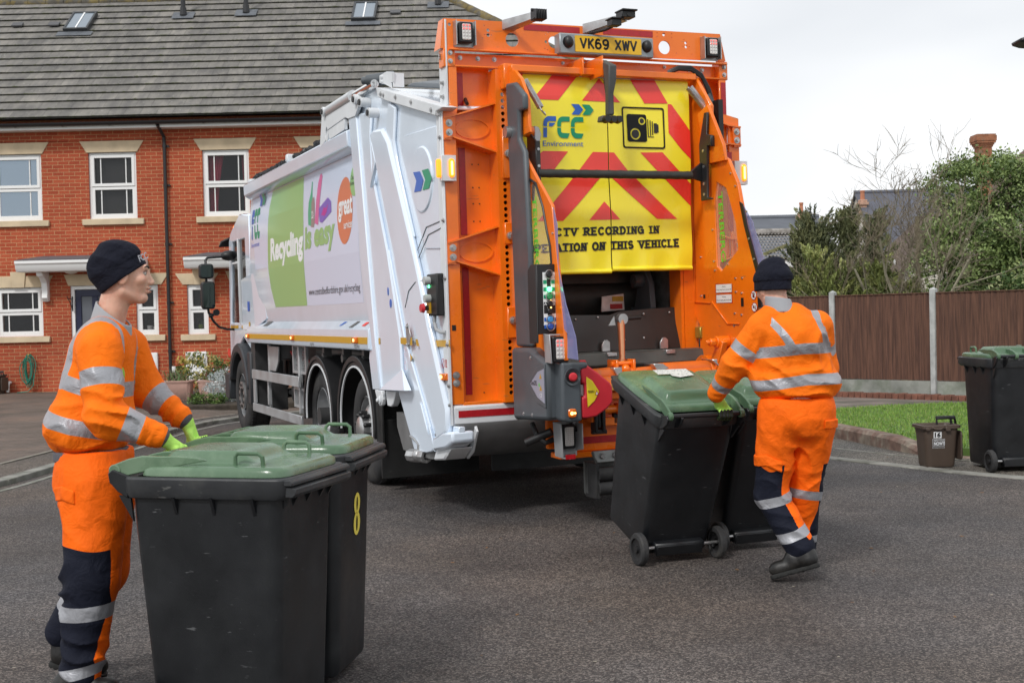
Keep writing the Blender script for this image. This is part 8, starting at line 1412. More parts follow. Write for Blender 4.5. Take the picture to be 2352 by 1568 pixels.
mb = MB(); put_text(mb, 'FCC', hp1(.070, -.082, .052), hp1(.104, -.055, .070), hp1(.060, -.078, .080), .03); mb.build('embroidery', M('thread_grey', (.35, .35, .38), .8), p1, fix=False)
mb = MB(); mb.sphere((-1.565, 5.055, 1.30), .03, 14, sc=(.25, 1, 1)); mb.build('chest_badge', M('badge_green', (.25, .5, .03), .6), p1)

# --- worker walking away at the right
A2 = dict(label='person in orange hi-vis suit seen from behind, pushing two tilted bins towards the lorry', seed=6,
    head=(1.452, 7.03, 1.625), hyaw=1.95, hpitch=-.30, neck_a=(1.462, 7.00, 1.59), neck_b=(1.50, 6.97, 1.44), chest=(1.545, 7.0, 1.30), pelvis=(1.57, 7.0, .93),
    shN=(1.375, 7.0, 1.40), shF=(1.715, 7.02, 1.40), elN=(1.235, 7.06, 1.185), elF=(1.775, 7.12, 1.16), wrN=(1.160, 7.22, 1.015), wrF=(1.70, 7.38, 1.00),
    hipN=(1.47, 7.0, .88), hipF=(1.665, 7.02, .88), knN=(1.435, 7.06, .47), knF=(1.645, 7.16, .47), anN=(1.57, 6.95, .20), anF=(1.655, 7.28, .14), hattilt=.28, hatback=-.01, hatcut=-.02, hatsize=1.02,
    pts=['chest', 'shN', 'shF', 'elN', 'elF', 'wrN', 'wrF', 'knN', 'knF', 'anN', 'anF', 'neck_b'])
p2 = build_person(A2); J2 = A2
uA, uB, uC = (1.385, 7.0, 1.395), (1.245, 7.06, 1.195), (1.160, 7.20, 1.03); vA, vB, vC = (1.70, 7.02, 1.395), (1.755, 7.10, 1.17), (1.69, 7.36, 1.02)
def top2(P):
    d = seg(P, (1.545, 7.0, 1.34), (1.572, 7.0, 1.10), .135, .150, (1.45, 1, 1)); d = smin(d, ell(P, (1.575, 7.0, 1.085), (.238, .17, .105)), .05)
    d = smin(d, seg(P, (1.40, 7.0, 1.41), (1.69, 7.0, 1.41), .078, .078), .06); d = smin(d, seg(P, (1.45, 6.98, 1.465), (1.56, 6.98, 1.465), .075, .07), .05); d = smin(d, ell(P, (1.56, 6.90, 1.33), (.13, .09, .12)), .07); d = smin(d, seg(P, (1.36, 7.02, 1.27), (1.37, 7.02, 1.14), .055, .045), .04)
    a = smin(seg(P, uA, uB, .086, .080), seg(P, uB, uC, .078, .054), .035); f_ = smin(seg(P, vA, vB, .084, .074), seg(P, vB, vC, .072, .054), .035)
    d = smax(d, -(P[..., 2]-.985-.015*np.sin(P[..., 0]*9)), .035); d = smin(d, a, .03); d = smin(d, f_, .03)
    d = d+folds(P, (1.27, 7.0, 1.16), (.6, 0, .8), 14, .013, .10, 3)+folds(P, (1.18, 7.15, 1.04), (.3, -.3, 1), 24, .006, .05, 2)+folds(P, (1.60, 6.86, 1.03), (.1, 0, 1), 12, .012, .16, 4)+folds(P, (1.45, 6.88, 1.18), (.7, 0, .8), 8, .011, .14, 6)+folds(P, (1.66, 6.88, 1.28), (-.5, 0, .8), 7, .009, .14, 7)+folds(P, (1.60, 6.86, 1.16), (-.4, 0, .9), 9, .008, .13, 2)+folds(P, (1.36, 6.95, 1.30), (.9, 0, -.5), 12, .006, .08, 9)
    d = d+.005*wob(P, 3.0, 4)+.0025*wob(P, 8, 2); return smax(d, -(seg(P, J2['neck_a'], J2['neck_b'], .064, .07)), .01)
V, Q = surf(top2, (1.02, 6.72, .93), (1.90, 7.5, 1.56), .0078); x, y, z = V.T
dT = seg(V, (1.545, 7.0, 1.34), (1.572, 7.0, 1.10), .135, .160, (1.45, 1, 1)); dN = np.minimum(seg(V, uA, uB, .086, .080), seg(V, uB, uC, .078, .054)); dF = np.minimum(seg(V, vA, vB, .084, .074), seg(V, vB, vC, .072, .054))
dz = .018*np.sin((x-1.35)*6.5)*-1; tb = np.maximum(bandw(z, 1.262+.10*np.clip(x-1.36, 0, .22), .030), bandw(z, 1.082+.14*np.clip(x-1.36, 0, .24), .030))
br_c = np.abs(x-(1.515-.135*np.clip((z-1.28)/.2, 0, 1)**1.3)); br2 = np.abs(x-(1.735-.06*np.clip((z-1.28)/.18, 0, 1))); tb = np.maximum(tb, np.where(z > 1.27, .024-np.minimum(br_c, br2), -.02))
ub = np.where(tpar(V, uA, uB) < .85, bandw(tpar(V, uA, uB)*.25, .15, .028), -.02); lb = np.where(tpar(V, uB, uC) > .15, bandw(tpar(V, uB, uC)*.235, .155, .026), -.02); vb = np.where(tpar(V, vA, vB) < .9, bandw(tpar(V, vA, vB)*.23, .125, .027), -.02)
ina = (dN < dT) & (x < 1.42); inf = (dF < dT) & (x > 1.70); band = np.where(ina, np.maximum(ub, lb), np.where(inf, vb, tb)); rib = np.where(ina, tpar(V, uB, uC)-1.14, -.02)
sobj('sweatshirt', V, Q, TOPM, p2, {'band': band, 'rib': rib})
def col2_fn(P): a = seg(P, (1.468, 6.985, 1.575), (1.485, 6.975, 1.48), .062, .072); n_ = (P[..., 2]-1.566)-.15*(P[..., 0]-1.47)*-1; return smax(smax(np.abs(a)-.006, n_, .004), -(P[..., 2]-1.485), .004)
V, Q = surf(col2_fn, (1.32, 6.82, 1.40), (1.66, 7.15, 1.62), .0045); sobj('collar', V, Q, COLM, p2)
def tr2(P):
    d = ell(P, (1.568, 6.99, .90), (.215, .145, .15)); d = smin(d, seg(P, (1.49, 6.99, .97), (1.65, 6.99, .97), .12, .12), .05)
    n_ = smin(seg(P, (1.465, 7.0, .84), (1.435, 7.06, .47), .118, .098), seg(P, (1.435, 7.06, .47), (1.565, 6.94, .19), .096, .082), .03); f_ = smin(seg(P, (1.672, 7.02, .84), (1.640, 7.15, .47), .115, .095), seg(P, (1.640, 7.15, .47), (1.652, 7.27, .14), .092, .078), .03)
    d = smin(d, smin(n_, f_, .012), .035); d = smax(d, P[..., 2]-1.01, .01)
    d = d+folds(P, (1.46, 6.95, .50), (.5, 0, .9), 10, .014, .13, 1)+folds(P, (1.58, 6.9, .70), (.7, 0, .7), 7, .012, .16, 2)+folds(P, (1.47, 6.88, .78), (.8, 0, .6), 6, .009, .15, 6)+folds(P, (1.66, 7.06, .52), (-.4, 0, 1), 9, .009, .11, 5)+folds(P, (1.52, 6.9, .28), (.4, 0, 1), 13, .010, .09, 3)+folds(P, (1.65, 7.1, .25), (0, 0, 1), 12, .009, .09, 8)+.006*wob(P, 3.5, 9)+.003*wob(P, 9, 1)
    return smax(d, -(P[..., 2]-.09), .01)
V, Q = surf(tr2, (1.28, 6.78, .06), (1.84, 7.42, 1.03), .0078); x, y, z = V.T; dn = np.minimum(seg(V, (1.465, 7.0, .84), (1.435, 7.06, .47), .118, .098), seg(V, (1.435, 7.06, .47), (1.565, 6.94, .19), .096, .082)); df = np.minimum(seg(V, (1.672, 7.02, .84), (1.640, 7.15, .47), .115, .095), seg(V, (1.640, 7.15, .47), (1.652, 7.27, .14), .092, .078)); nr = dn < df
ax_ = np.where(z > .47, 1.435+.03*(z-.47)/.37, 1.435+.13*(.47-z)/.28); nv1 = np.minimum(.635+.03*np.sin(x*30)-z, np.maximum(.35-(x-ax_)/.1+.4*np.clip((.30-z)/.1, 0, 9), 0)*.1-.002); nv1 = np.maximum(nv1, .215-z+.5*(x-1.56)); ax2 = np.where(z > .47, 1.64+.03*(z-.47)/.37, 1.645); nv2 = np.minimum(.635-z, ((x-ax2)/.09-.72-.35*0+.5*np.clip((.36-z)/.1, 0, 1))*.1); nv2 = np.maximum(nv2, .16-z)
bd1 = np.maximum(bandw(z, .435+.28*(x-1.43), .027), bandw(z, .250+.42*(x-1.50), .029)); bd2 = np.maximum(bandw(z, .455-.16*(x-1.64), .026), bandw(z, .185, .022))
sobj('trousers', V, Q, TRM, p2, {'navy': np.where(nr, nv1, nv2), 'band': np.where(nr, bd1, bd2)})
def flapf(P): q = P-np.array((1.385, 6.955, .665)); return smax(smax(np.abs(q[..., 0]+.0*q[..., 2])-.085, np.abs(q[..., 2]+.12*q[..., 0]+.35*np.abs(q[..., 0])-.005)-.030, .006), np.abs(tr2(P))-.008, .004)
V, Q = surf(flapf, (1.26, 6.80, .58), (1.52, 7.12, .75), .0045); sobj('pocket_flap', V, Q, TRM, p2, {'navy': np.full(len(V), -1.), 'band': np.full(len(V), -1.)})
def flap3(P): q = P-np.array((1.745, 6.93, .865)); return smax(smax(np.abs(q[..., 0])-.05, np.abs(q[..., 2])-.025, .006), np.abs(tr2(P))-.007, .004)
V, Q = surf(flap3, (1.68, 6.80, .82), (1.84, 7.05, .91), .0045); sobj('pocket_flap', V, Q, TRM, p2, {'navy': np.full(len(V), -1.), 'band': np.full(len(V), -1.)})
def loopf(P): return smax(smax(ell(P, (1.57, 6.99, .985), (.232, .160, .030)), np.abs(P[..., 2]-.985)-.022, .008)+.002*wob(P, 6, 3), -(seg(P, (1.49, 6.99, .97), (1.65, 6.99, .97), .10, .10)), .004)
boot(p2, (1.575, 6.93, .22), (1.655, 6.88, .095), (1.405, 6.96, .012), up=(.42, 0, 1)); boot(p2, (1.645, 7.28, .16), (1.60, 7.18, .006), (1.69, 7.43, .006))
_b3 = b3.matrix_world; c3 = _b3 @ Vector((.12, -.10, 1.008)); d3_ = (_b3.to_3x3() @ Vector((1, 0, 0))).normalized(); glove(p2, (1.162, 7.215, 1.010), c3, -d3_, (-.05, -.35, 1))
_b4 = b4.matrix_world; c4 = _b4 @ Vector((.05, -.10, 1.008)); d4_ = (_b4.to_3x3() @ Vector((1, 0, 0))).normalized(); glove(p2, (1.685, 7.40, 1.0), c4, d4_, (0, -.35, 1))
# ================= PLANTS, TREES AND FAR HOUSES
def leaves(pts, size, asp=.45, mats=None, mi=None, name='foliage', parent=None, up=.0, seed=1, dirs=None):
    rs = np.random.RandomState(seed); P = np.asarray(pts, float); n = len(P); sz = size*(.6+.8*rs.rand(n))[:, None]
    a = rs.normal(size=(n, 3)) if dirs is None else dirs+rs.normal(size=(n, 3))*.35; a[:, 2] += up; a /= np.linalg.norm(a, axis=1)[:, None]
    b_ = rs.normal(size=(n, 3)); b_ -= a*(a*b_).sum(1)[:, None]; b_ /= np.linalg.norm(b_, axis=1)[:, None]
    A = a*sz; B = b_*sz*asp; V = np.stack([P-A*.5, P+B*.5+A*.05, P+A*.5, P-B*.5+A*.05], 1).reshape(-1, 3); F = np.arange(4*n).reshape(-1, 4)
    me = bpy.data.meshes.new(name); me.from_pydata(V.tolist(), [], F.tolist())
    for m in mats: me.materials.append(m)
    me.polygons.foreach_set('material_index', np.asarray(mi if mi is not None else rs.randint(0, len(mats), n), dtype=np.int32)); o = bpy.data.objects.new(name, me); S.collection.objects.link(o)
    if parent: o.parent = parent
    return o
def clumps(ells, n, per, cr, seed=1, tones=3, shell=.55):
    rs = np.random.RandomState(seed); vol = np.array([e[1][0]*e[1][1]*e[1][2] for e in ells]); pr = vol/vol.sum(); P = []; T = []
    for k in range(n):
        e = ells[rs.choice(len(ells), p=pr)]; d = rs.normal(size=3); d /= np.linalg.norm(d); r_ = shell+(1-shell)*rs.rand()**.6; c = np.array(e[0])+d*np.array(e[1])*r_*(.9+.25*rs.rand()); t_ = rs.randint(0, tones); m_ = int(per*(.5+rs.rand())); P.append(c+rs.normal(size=(m_, 3))*cr*np.array([1, 1, .7])); T.append(np.where(rs.rand(m_) < .75, t_, rs.randint(0, tones, m_)))
    return np.concatenate(P), np.concatenate(T)
def leafm(name, c, r_=.55, tr=.25):
    m = M(name, c, r_, spec=.4); return m
def stems(mb, base, tops, r0, seed=0, k=5):
    rs = random.Random(seed)
    for t_ in tops:
        a = Vector(base)+Vector((rs.uniform(-.05, .05), rs.uniform(-.05, .05), 0)); b_ = Vector(t_); path = [a.lerp(b_, i/k)+Vector((rs.uniform(-.05, .05), rs.uniform(-.05, .05), 0))*(i > 0) for i in range(k+1)]; mb.tube(path, [r0*(1-.8*i/k) for i in range(k+1)], 6)
BARK = M('bark', (.11, .085, .055), .9, var=.3, vs=9, bump=.6, bs=30); TWIG = M('twig', (.20, .165, .115), .85, var=.3, vs=5); TW2 = M('twig_light', (.26, .24, .17), .85, var=.3, vs=5)
# large evergreen tree on the right
t = tag(empty('evergreen_tree', (10.4, 27, 0)), 'large broad evergreen tree with glossy mid green leaves at the right', 'tree')
el = [((10.2, 27, 3.2), (1.4, 1.2, 1.5)), ((9.7, 27.2, 3.95), (.65, .6, .6)), ((11.2, 27, 3.2), (.9, 1.0, 1.1)), ((10.7, 26.8, 4.0), (.5, .6, .6)), ((11.9, 26.6, 2.7), (1.0, 1.0, 1.1)), ((9.5, 26.7, 2.4), (1.0, 1.0, 1.05)), ((10.8, 26.6, 1.7), (1.7, .9, .9)), ((12.3, 27.2, 1.7), (.8, .8, .9)), ((11.5, 27, 3.7), (.45, .5, .6))]
P, T = clumps(el, 560, 105, .15, 3, 4, .62); P = P-np.array([10.4, 27, 0]); leaves(P, .082, .5, [leafm('leaf_a', (.125, .18, .05)), leafm('leaf_b', (.18, .25, .075)), leafm('leaf_c', (.28, .36, .13)), leafm('leaf_d', (.075, .12, .035))], T, 'crown', t, .1, 5)
mb = MB(); stems(mb, (0, 0, -.2), [(-.6, 0, 3.6), (.3, 0, 4.2), (.9, .1, 3.2), (-.9, -.2, 2.2), (1.4, 0, 2.6)], .13, 2); mb.build('trunk', BARK, t)
# dark conifer
def plume_tree(root, plumes, n, ln, w_, mats, seed, up=.8, name='crown'):
    rs = np.random.RandomState(seed); P = []; D = []; T = []
    for (c, top, rad, cnt) in plumes:
        c = np.array(c, float); top = np.array(top, float)
        for k in range(cnt):
            f = rs.rand()**.8; s_ = c+(top-c)*f; a = rs.rand()*6.28; d = np.array([math.cos(a), math.sin(a), .55+.6*f]); L_ = rad*(1-.75*f)*(.6+.6*rs.rand()); m_ = int(n*(.5+L_)); q = rs.rand(m_)[:, None]; tip = s_+d*L_*q+np.array([0, 0, .25])*L_*q**2; P.append(tip+rs.normal(size=(m_, 3))*.045*(1.2-q)); D.append(np.tile(d+np.array([0, 0, up]), (m_, 1))+rs.normal(size=(m_, 3))*.35); T.append(np.full(m_, rs.randint(0, len(mats))))
    P = np.concatenate(P)-np.array(root.location); D = np.concatenate(D); D /= np.linalg.norm(D, axis=1)[:, None]; return leaves(P, ln, w_, mats, np.concatenate(T), name, root, 0, seed, D)
t = tag(empty('conifer', (6.4, 25, 0)), 'dark conifer with ragged feathery tips reaching above the grey roofs', 'tree')
plume_tree(t, [((6.4, 25, .5), (6.0, 25, 3.05), 1.15, 200), ((6.7, 25, .8), (6.7, 25, 3.35), .7, 130), ((6.2, 25, 1.0), (5.75, 25, 2.9), .8, 110), ((7.2, 25, .6), (7.25, 25, 3.2), .75, 120), ((5.7, 24.8, .4), (5.3, 24.8, 2.2), .75, 90)], 95, .10, .24, [leafm('con_a', (.14, .155, .07)), leafm('con_b', (.19, .20, .09)), leafm('con_c', (.085, .10, .045))], 11)
mb = MB(); stems(mb, (0, 0, -.2), [(-.4, 0, 2.9), (.3, 0, 3.1), (.8, 0, 2.8)], .09, 4); mb.build('trunk', BARK, t)
t = tag(empty('conifer', (6.2, 23.2, 0)), 'lighter yellow green conifer just behind the fence at the left of the trees', 'tree')
plume_tree(t, [((6.1, 23.2, .3), (5.55, 23.2, 2.45), .75, 150), ((6.5, 23.2, .3), (6.1, 23.2, 2.1), .8, 150), ((6.9, 23.0, .3), (6.7, 23.0, 2.15), .8, 140), ((5.9, 23.4, .2), (5.3, 23.4, 1.9), .6, 110), ((7.4, 23.2, .2), (7.3, 23.2, 1.8), .7, 100)], 95, .085, .26, [leafm('cy_a', (.24, .28, .085)), leafm('cy_b', (.33, .35, .12)), leafm('cy_c', (.15, .18, .06))], 12)
mb = MB(); stems(mb, (0, 0, -.2), [(-.5, 0, 2.2), (.1, 0, 1.9), (.6, 0, 1.9)], .06, 5); mb.build('trunk', BARK, t)
# bare tree
t = tag(empty('bare_tree', (7.1, 22.6, 0)), 'leafless tree with many thin pale branches spreading over the fence', 'tree'); mb = MB(); rs = random.Random(21)
def branch(p, d, L_, r_, lv):
    k = 4; path = [p.copy()]; rr = [r_]; dd = d.normalized()
    for i in range(k):
        dd = (dd+Vector((rs.gauss(0, .11), rs.gauss(0, .11), rs.gauss(.03, .08)))).normalized(); p = p+dd*L_/k; path.append(p.copy()); rr.append(r_*(1-.55*(i+1)/k))
    mb.tube(path, rr, 5 if lv < 2 else 4, mi=(0 if lv < 2 else 1), caps=False)
    if lv >= 5: return
    for j in range((3, 4, 4, 3, 2)[lv]):
        f = rs.uniform(.3, 1.0); q = path[min(k, int(f*k)+(0 if f < .99 else 0))]; nd = (dd+Vector((rs.gauss(0, .55), rs.gauss(0, .5), rs.gauss(.12, .35)))).normalized(); branch(q, nd, L_*rs.uniform(.50, .74), max(.0045, rr[-1]*.72), lv+1)
for d, L_ in (((-.50, 0, 1), 2.3), ((-.12, .1, 1), 2.7), ((.26, 0, 1), 2.6), ((.66, -.1, .95), 2.5), ((-.95, 0, .8), 2.1)): branch(Vector((0, 0, .1)), Vector(d), L_, .042, 0)
mb.build('branches', [TW2, TWIG], t, fix=False)
# variegated shrubs behind the fence
def shrub(name, loc, ells, n, per, cr, size, cols, label, cat='shrub', seed=1, asp=.5, group=None, up=.2, stem=None):
    o = tag(empty(name, loc), label, cat, group); P, T = clumps(ells, n, per, cr, seed, len(cols)); leaves(P, size, asp, [leafm('%s_leaf_%d_%d' % (name, seed, i), c) for i, c in enumerate(cols)], T, 'foliage', o, up, seed)
    mb = MB(); c0 = ells[0]; stems(mb, (0, 0, -.02), [(c0[0][0]+rnd.uniform(-.5, .5)*c0[1][0], c0[0][1], c0[0][2]+c0[1][2]*.4) for _ in range(5)], max(.006, c0[1][2]*.04), seed); mb.build('stems', stem or BARK, o); return o
shrub('holly_bush', (8.85, 22.0, 0), [((0, 0, 1.5), (.5, .4, .62)), ((.3, 0, 1.2), (.45, .4, .5))], 110, 45, .09, .075, [(.30, .36, .14), (.10, .16, .05), (.42, .46, .22), (.06, .11, .03)], 'pale variegated holly bush showing over the fence between the two posts', seed=31)
shrub('laurel_shrub', (10.2, 21.6, 0), [((0, 0, 1.35), (1.2, .4, .62)), ((.9, 0, 1.5), (.7, .4, .5))], 170, 45, .09, .07, [(.12, .19, .05), (.26, .28, .07), (.06, .11, .03), (.17, .24, .09)], 'yellow green leafy shrub along the fence top at the right edge', seed=32)
# ---- distant houses
RS = M('slate_grey', (.115, .125, .145), .75, var=.12, vs=2, stretch=(1, 1, 6)); REN = M('cream_render', (.62, .58, .50), .9, var=.08, vs=2); REDB = M('old_brick', (.26, .12, .075), .9, var=.3, vs=3, bump=.3, bs=40); POT = M('terracotta', (.50, .20, .11), .8, var=.2, vs=8)
def slab_house(name, x0, x1, y, zr, ze, depth, wallm, roofm, label, wz=0):
    h = tag(empty(name, (0, 0, 0)), label, 'house'); mb = MB(); mb.prism([(y, wz), (y+depth, wz), (y+depth, ze), (y+depth/2, zr-.05), (y, ze)], 'x', x0+.1, x1-.1); mb.build('wall', wallm, h)
    mb = MB(); mb.plate([(x0, y-.25, ze-.1), (x1, y-.25, ze-.1), (x1, y+depth/2, zr), (x0, y+depth/2, zr)], .08); mb.plate([(x0, y+depth+.25, ze-.1), (x1, y+depth+.25, ze-.1), (x1, y+depth/2, zr), (x0, y+depth/2, zr)], .08); mb.cyl((x0, y+depth/2, zr+.03), (x1, y+depth/2, zr+.03), .09, n=8); mb.build('roof', roofm, h); return h
def chimney(par, x, y, z0, z1, w_=.5, pots=1, mat=None, name='chimney'):
    mb = MB(); mb.box(x-w_/2, x+w_/2, y-w_/2, y+w_/2, z0, z1-.3); mb.box(x-w_/2-.06, x+w_/2+.06, y-w_/2-.06, y+w_/2+.06, z1-.3, z1-.2); mb.box(x-w_/2-.02, x+w_/2+.02, y-w_/2, y+w_/2, z1-.2, z1-.1); c = mb.build(name, mat or REDB, par, bevel=.01)
    for k in range(pots): mb = MB(); px = x+(k-(pots-1)/2)*.3; pr_ = w_*.32; mb.cyl((px, y, z1-.1), (px, y, z1+.2), pr_*1.1, pr_*.9, 12); mb.cyl((px, y, z1+.18), (px, y, z1+.24), pr_*1.1, n=12); mb.build('chimney_pot', POT, c)
h1 = slab_house('slate_roof_house', 4.0, 10.4, 40, 4.55, 3.1, 5.0, REN, RS, 'low house with a long pale slate roof beside the lorry'); chimney(h1, 9.75, 42.2, 3.5, 4.8, .20, 1, M('buff_brick', (.48, .30, .22), .9, var=.2))
h3 = slab_house('slate_roof_house', 12.9, 21, 44, 5.75, 3.3, 6.5, REN, M('slate_blue', (.095, .10, .125), .75, var=.12, vs=2), 'house with a taller blue grey slate roof behind the leafless tree'); chimney(h3, 13.0, 46.5, 4.9, 5.55, .25, 1, M('buff_brick'))
# pantiled house with white gutter
h2 = tag(empty('pantile_house', (0, 0, 0)), 'low house with weathered ridged roof tiles and a white gutter beside the lorry', 'house'); m = M('pantile', (.20, .185, .165), .9, var=.3, vs=2, bump=.3, bs=20, col2=(.36, .34, .32), c2s=5); mb = MB(); n_ = 60; yb, zb, yt, zt = 31.6, 2.62, 34.4, 3.55; rows = 11
for r_ in range(rows):
    vs = []; fr0 = r_/rows; fr1 = (r_+1)/rows
    for i in range(n_*4+1):
        x = 4.2+5.4*i/(n_*4); b_ = .035*abs(math.sin(i*PI/4)); 
        vs += [(x, yb+(yt-yb)*fr0, zb+(zt-zb)*fr0+b_+.05), (x, yb+(yt-yb)*fr1, zb+(zt-zb)*fr1+b_)]
    mb.add(vs, [(2*i, 2*i+2, 2*i+3, 2*i+1) for i in range(n_*4)])
mb.cyl((4.2, yt, zt+.05), (9.6, yt, zt+.05), .10, n=10); mb.build('roof', m, h2, fix=False); mb = MB(); mb.box(4.3, 9.5, 32, 36.5, 0, 2.55); mb.build('wall', M('grey_wall', (.20, .19, .18), .9, var=.2, vs=2), h2); mb = MB(); mb.prism([(31.5, 2.55), (31.5, 2.66), (31.6, 2.68), (31.7, 2.6), (31.7, 2.55)], 'x', 4.2, 9.6); mb.build('gutter', UPVC, h2)
mb = MB(); mb.plate([(6.6, 32.2, 2.85), (7.9, 31.7, 2.68), (7.9, 31.9, 2.66), (6.6, 32.4, 2.8)], .04); mb.plate([(5.9, 31.8, 2.75), (7.2, 33.0, 3.2), (7.25, 33.0, 3.12), (5.95, 31.8, 2.68)], .05); mb.build('valley_tiles', M('moss_tile', (.17, .16, .07), .9, var=.3, vs=6), h2)
# cream gable seen through the branches
h4 = tag(empty('cream_gable_house', (0, 0, 0)), 'cream rendered gable wall glimpsed low down through the branches', 'house'); mb = MB(); mb.prism([(10.6, 0), (16, 0), (16, 3.3), (12.4, 4.05), (10.6, 2.5)], 'y', 34, 38); mb.build('wall', REN, h4); mb = MB(); mb.plate([(10.4, 33.8, 2.4), (12.4, 33.8, 4.15), (12.4, 38, 4.15), (10.4, 38, 2.4)], .1); mb.plate([(12.4, 33.8, 4.15), (16.2, 33.8, 3.35), (16.2, 38, 3.35), (12.4, 38, 4.15)], .1); mb.build('roof', M('brown_tile', (.12, .085, .07), .9, var=.3, vs=4), h4)
mb = MB(); mb.box(12.2, 13.0, 33.97, 33.999, 1.9, 2.7); mb.build('window', FRM, h4)
# old brick house with the tall chimney
h5 = tag(empty('brick_chimney_house', (0, 0, 0)), 'cream house with a tall moulded brick chimney above the evergreen tree', 'house'); mb = MB(); mb.box(15.3, 26, 38, 46, 0, 4.6); mb.build('wall', REN, h5)
mb = MB(); mb.add([(15.6, 37.8, 4.55), (26.3, 37.8, 4.55), (24.5, 42, 7.6), (18.4, 42, 7.6), (15.6, 46.2, 4.55), (26.3, 46.2, 4.55)], [(0, 1, 2, 3), (0, 3, 4), (4, 3, 2, 5), (1, 5, 2)]); mb.build('roof', M('plain_tile', (.13, .085, .068), .9, var=.35, vs=3, stretch=(1, 1, 5), bump=.4, bs=12), h5)
x, y = 15.02, 40.0; mb = MB()
for w_, z0, z1 in ((.40, 3.5, 6.10), (.47, 6.10, 6.16), (.41, 6.16, 6.45), (.46, 6.45, 6.51), (.52, 6.51, 6.57), (.60, 6.57, 6.64), (.64, 6.64, 6.80), (.60, 6.80, 6.85)): mb.box(x-w_/2, x+w_/2, y-w_/2, y+w_/2, z0, z1)
mb.build('chimney', M('chimney_brick', (.30, .125, .065), .9, var=.3, vs=5, bump=.4, bs=30, col2=(.20, .17, .12), c2s=3, c2p=(.55, .7)), h5)
mb = MB(); mb.cyl((8.55, 26.5, 0), (8.55, 26.5, 3.35), .05, n=10); mb.cyl((8.55, 26.5, 3.35), (8.55, 26.5, 3.38), .055, n=10); tag(mb.build('timber_pole', M('old_timber', (.15, .13, .08), .9, var=.3, vs=6)), 'short mossy timber pole standing among the conifer tips', 'pole')
# ---- front garden of the terraced house
SOIL = M('bed_soil', (.045, .035, .025), .95, var=.4, vs=12, bump=.8, bs=40); mb = MB(); mb.prism([(-6.7, 21.3), (-6.1, 20.9), (-5.0, 20.75), (-4.2, 20.9), (-2.5, 21.4), (-2.5, 25.95), (-6.9, 25.95)], 'z', .0, .14); tag(mb.build('flower_bed', SOIL, bevel=.02), kind='structure')
mb = MB(); mb.loft([[(x, y, z) for x, y, z in ((-6.75, 21.2, .05), (-5.6, 20.62, .05), (-5.5, 20.9, .05), (-6.6, 21.5, .05))], [(-6.6, 21.25, .17), (-5.75, 20.85, .13), (-5.75, 20.95, .13), (-6.5, 21.4, .17)]], sm=False); tag(mb.build('edging_stone', M('terracotta_stone', (.28, .15, .10), .9, var=.25, vs=6, bump=.4, bs=40), bevel=.03, seg=2), 'long rough red stone edging the front of the flower bed', 'stone')
PLT = M('pale_terracotta', (.50, .30, .245), .7, var=.15, vs=4, col2=(.42, .27, .22), c2s=5)
def planter(x0, x1, y, z0, h, label):
    e = tag(empty('planter', ((x0+x1)/2, y, z0)), label, 'planter', 'terracotta planters by the house'); w_ = (x1-x0)/2; mb = MB(); d_ = .17
    def sc(w2, d2, z): return [Vector((a*w2, b_*d2, z)) for a, b_ in ((-1, -.7), (-.8, -1), (.8, -1), (1, -.7), (1, .7), (.8, 1), (-.8, 1), (-1, .7))]
    mb.loft([sc(w_*.76, d_*.8, 0), sc(w_*.76, d_*.8, .03), sc(w_*.80, d_*.84, .04), sc(w_*.90, d_*.93, h-.07), sc(w_*.90, d_*.93, h-.05), sc(w_, d_, h-.02), sc(w_, d_, h), sc(w_*.93, d_*.9, h), sc(w_*.9, d_*.85, h-.06)], sm=False); mb.build('pot', PLT, e, bevel=.006); return e
planter(-6.22, -5.64, 22.3, .12, .37, 'pale terracotta trough planter, the whole one left of the silver shrub'); planter(-5.58, -5.02, 22.35, .12, .36, 'pale terracotta planter half hidden by the silver shrub')
def spikes(name, loc, n, h, sp, cols, label, seed, w_=.012):
    o = tag(empty(name, loc), label, 'plant'); rs = random.Random(seed); mb = MB()
    for k in range(n):
        a = rs.uniform(0, 6.28); r_ = rs.uniform(0, sp); x, y = r_*math.cos(a), r_*math.sin(a)*.5; hh = h*rs.uniform(.5, 1); lx, ly = rs.gauss(0, .08), rs.gauss(0, .05); s_ = Vector((math.cos(a+1.5), math.sin(a+1.5), 0))*w_; p0 = Vector((x, y, 0)); p1 = Vector((x+lx*.5, y+ly*.5, hh*.6)); p2 = Vector((x+lx, y+ly, hh)); mb.add([p0-s_, p0+s_, p1+s_*.7, p1-s_*.7, p2], [(0, 1, 2, 3), (3, 2, 4)], rs.randrange(len(cols)))
    mb.build('leaf_blades', [leafm('%s_%d_%d' % (name, seed, i), c) for i, c in enumerate(cols)], o, fix=False); return o
spikes('daffodil_shoots', (-5.93, 22.3, .46), 90, .26, .25, [(.09, .16, .05), (.13, .2, .07), (.16, .13, .08)], 'thin green shoots growing in the whole terracotta trough', 5)
shrub('green_herb', (-5.25, 22.35, .46), [((0, 0, .10), (.24, .12, .14))], 34, 24, .03, .045, [(.06, .12, .03), (.12, .17, .06), (.17, .07, .04)], 'small bushy green plant in the planter behind the silver shrub', 'plant', 41)
shrub('euonymus_shrub', (-5.75, 23.3, .12), [((0, 0, .45), (.48, .3, .34))], 90, 30, .05, .055, [(.42, .33, .07), (.14, .19, .04), (.45, .40, .15), (.08, .12, .03)], 'gold variegated shrub behind and between the two planters', seed=42)
shrub('euonymus_shrub', (-4.35, 23.2, .12), [((0, 0, .52), (.55, .3, .32))], 90, 30, .05, .055, [(.42, .33, .08), (.16, .20, .05), (.46, .40, .16)], 'gold variegated shrub above the silver shrub by the lorry cab', seed=43)
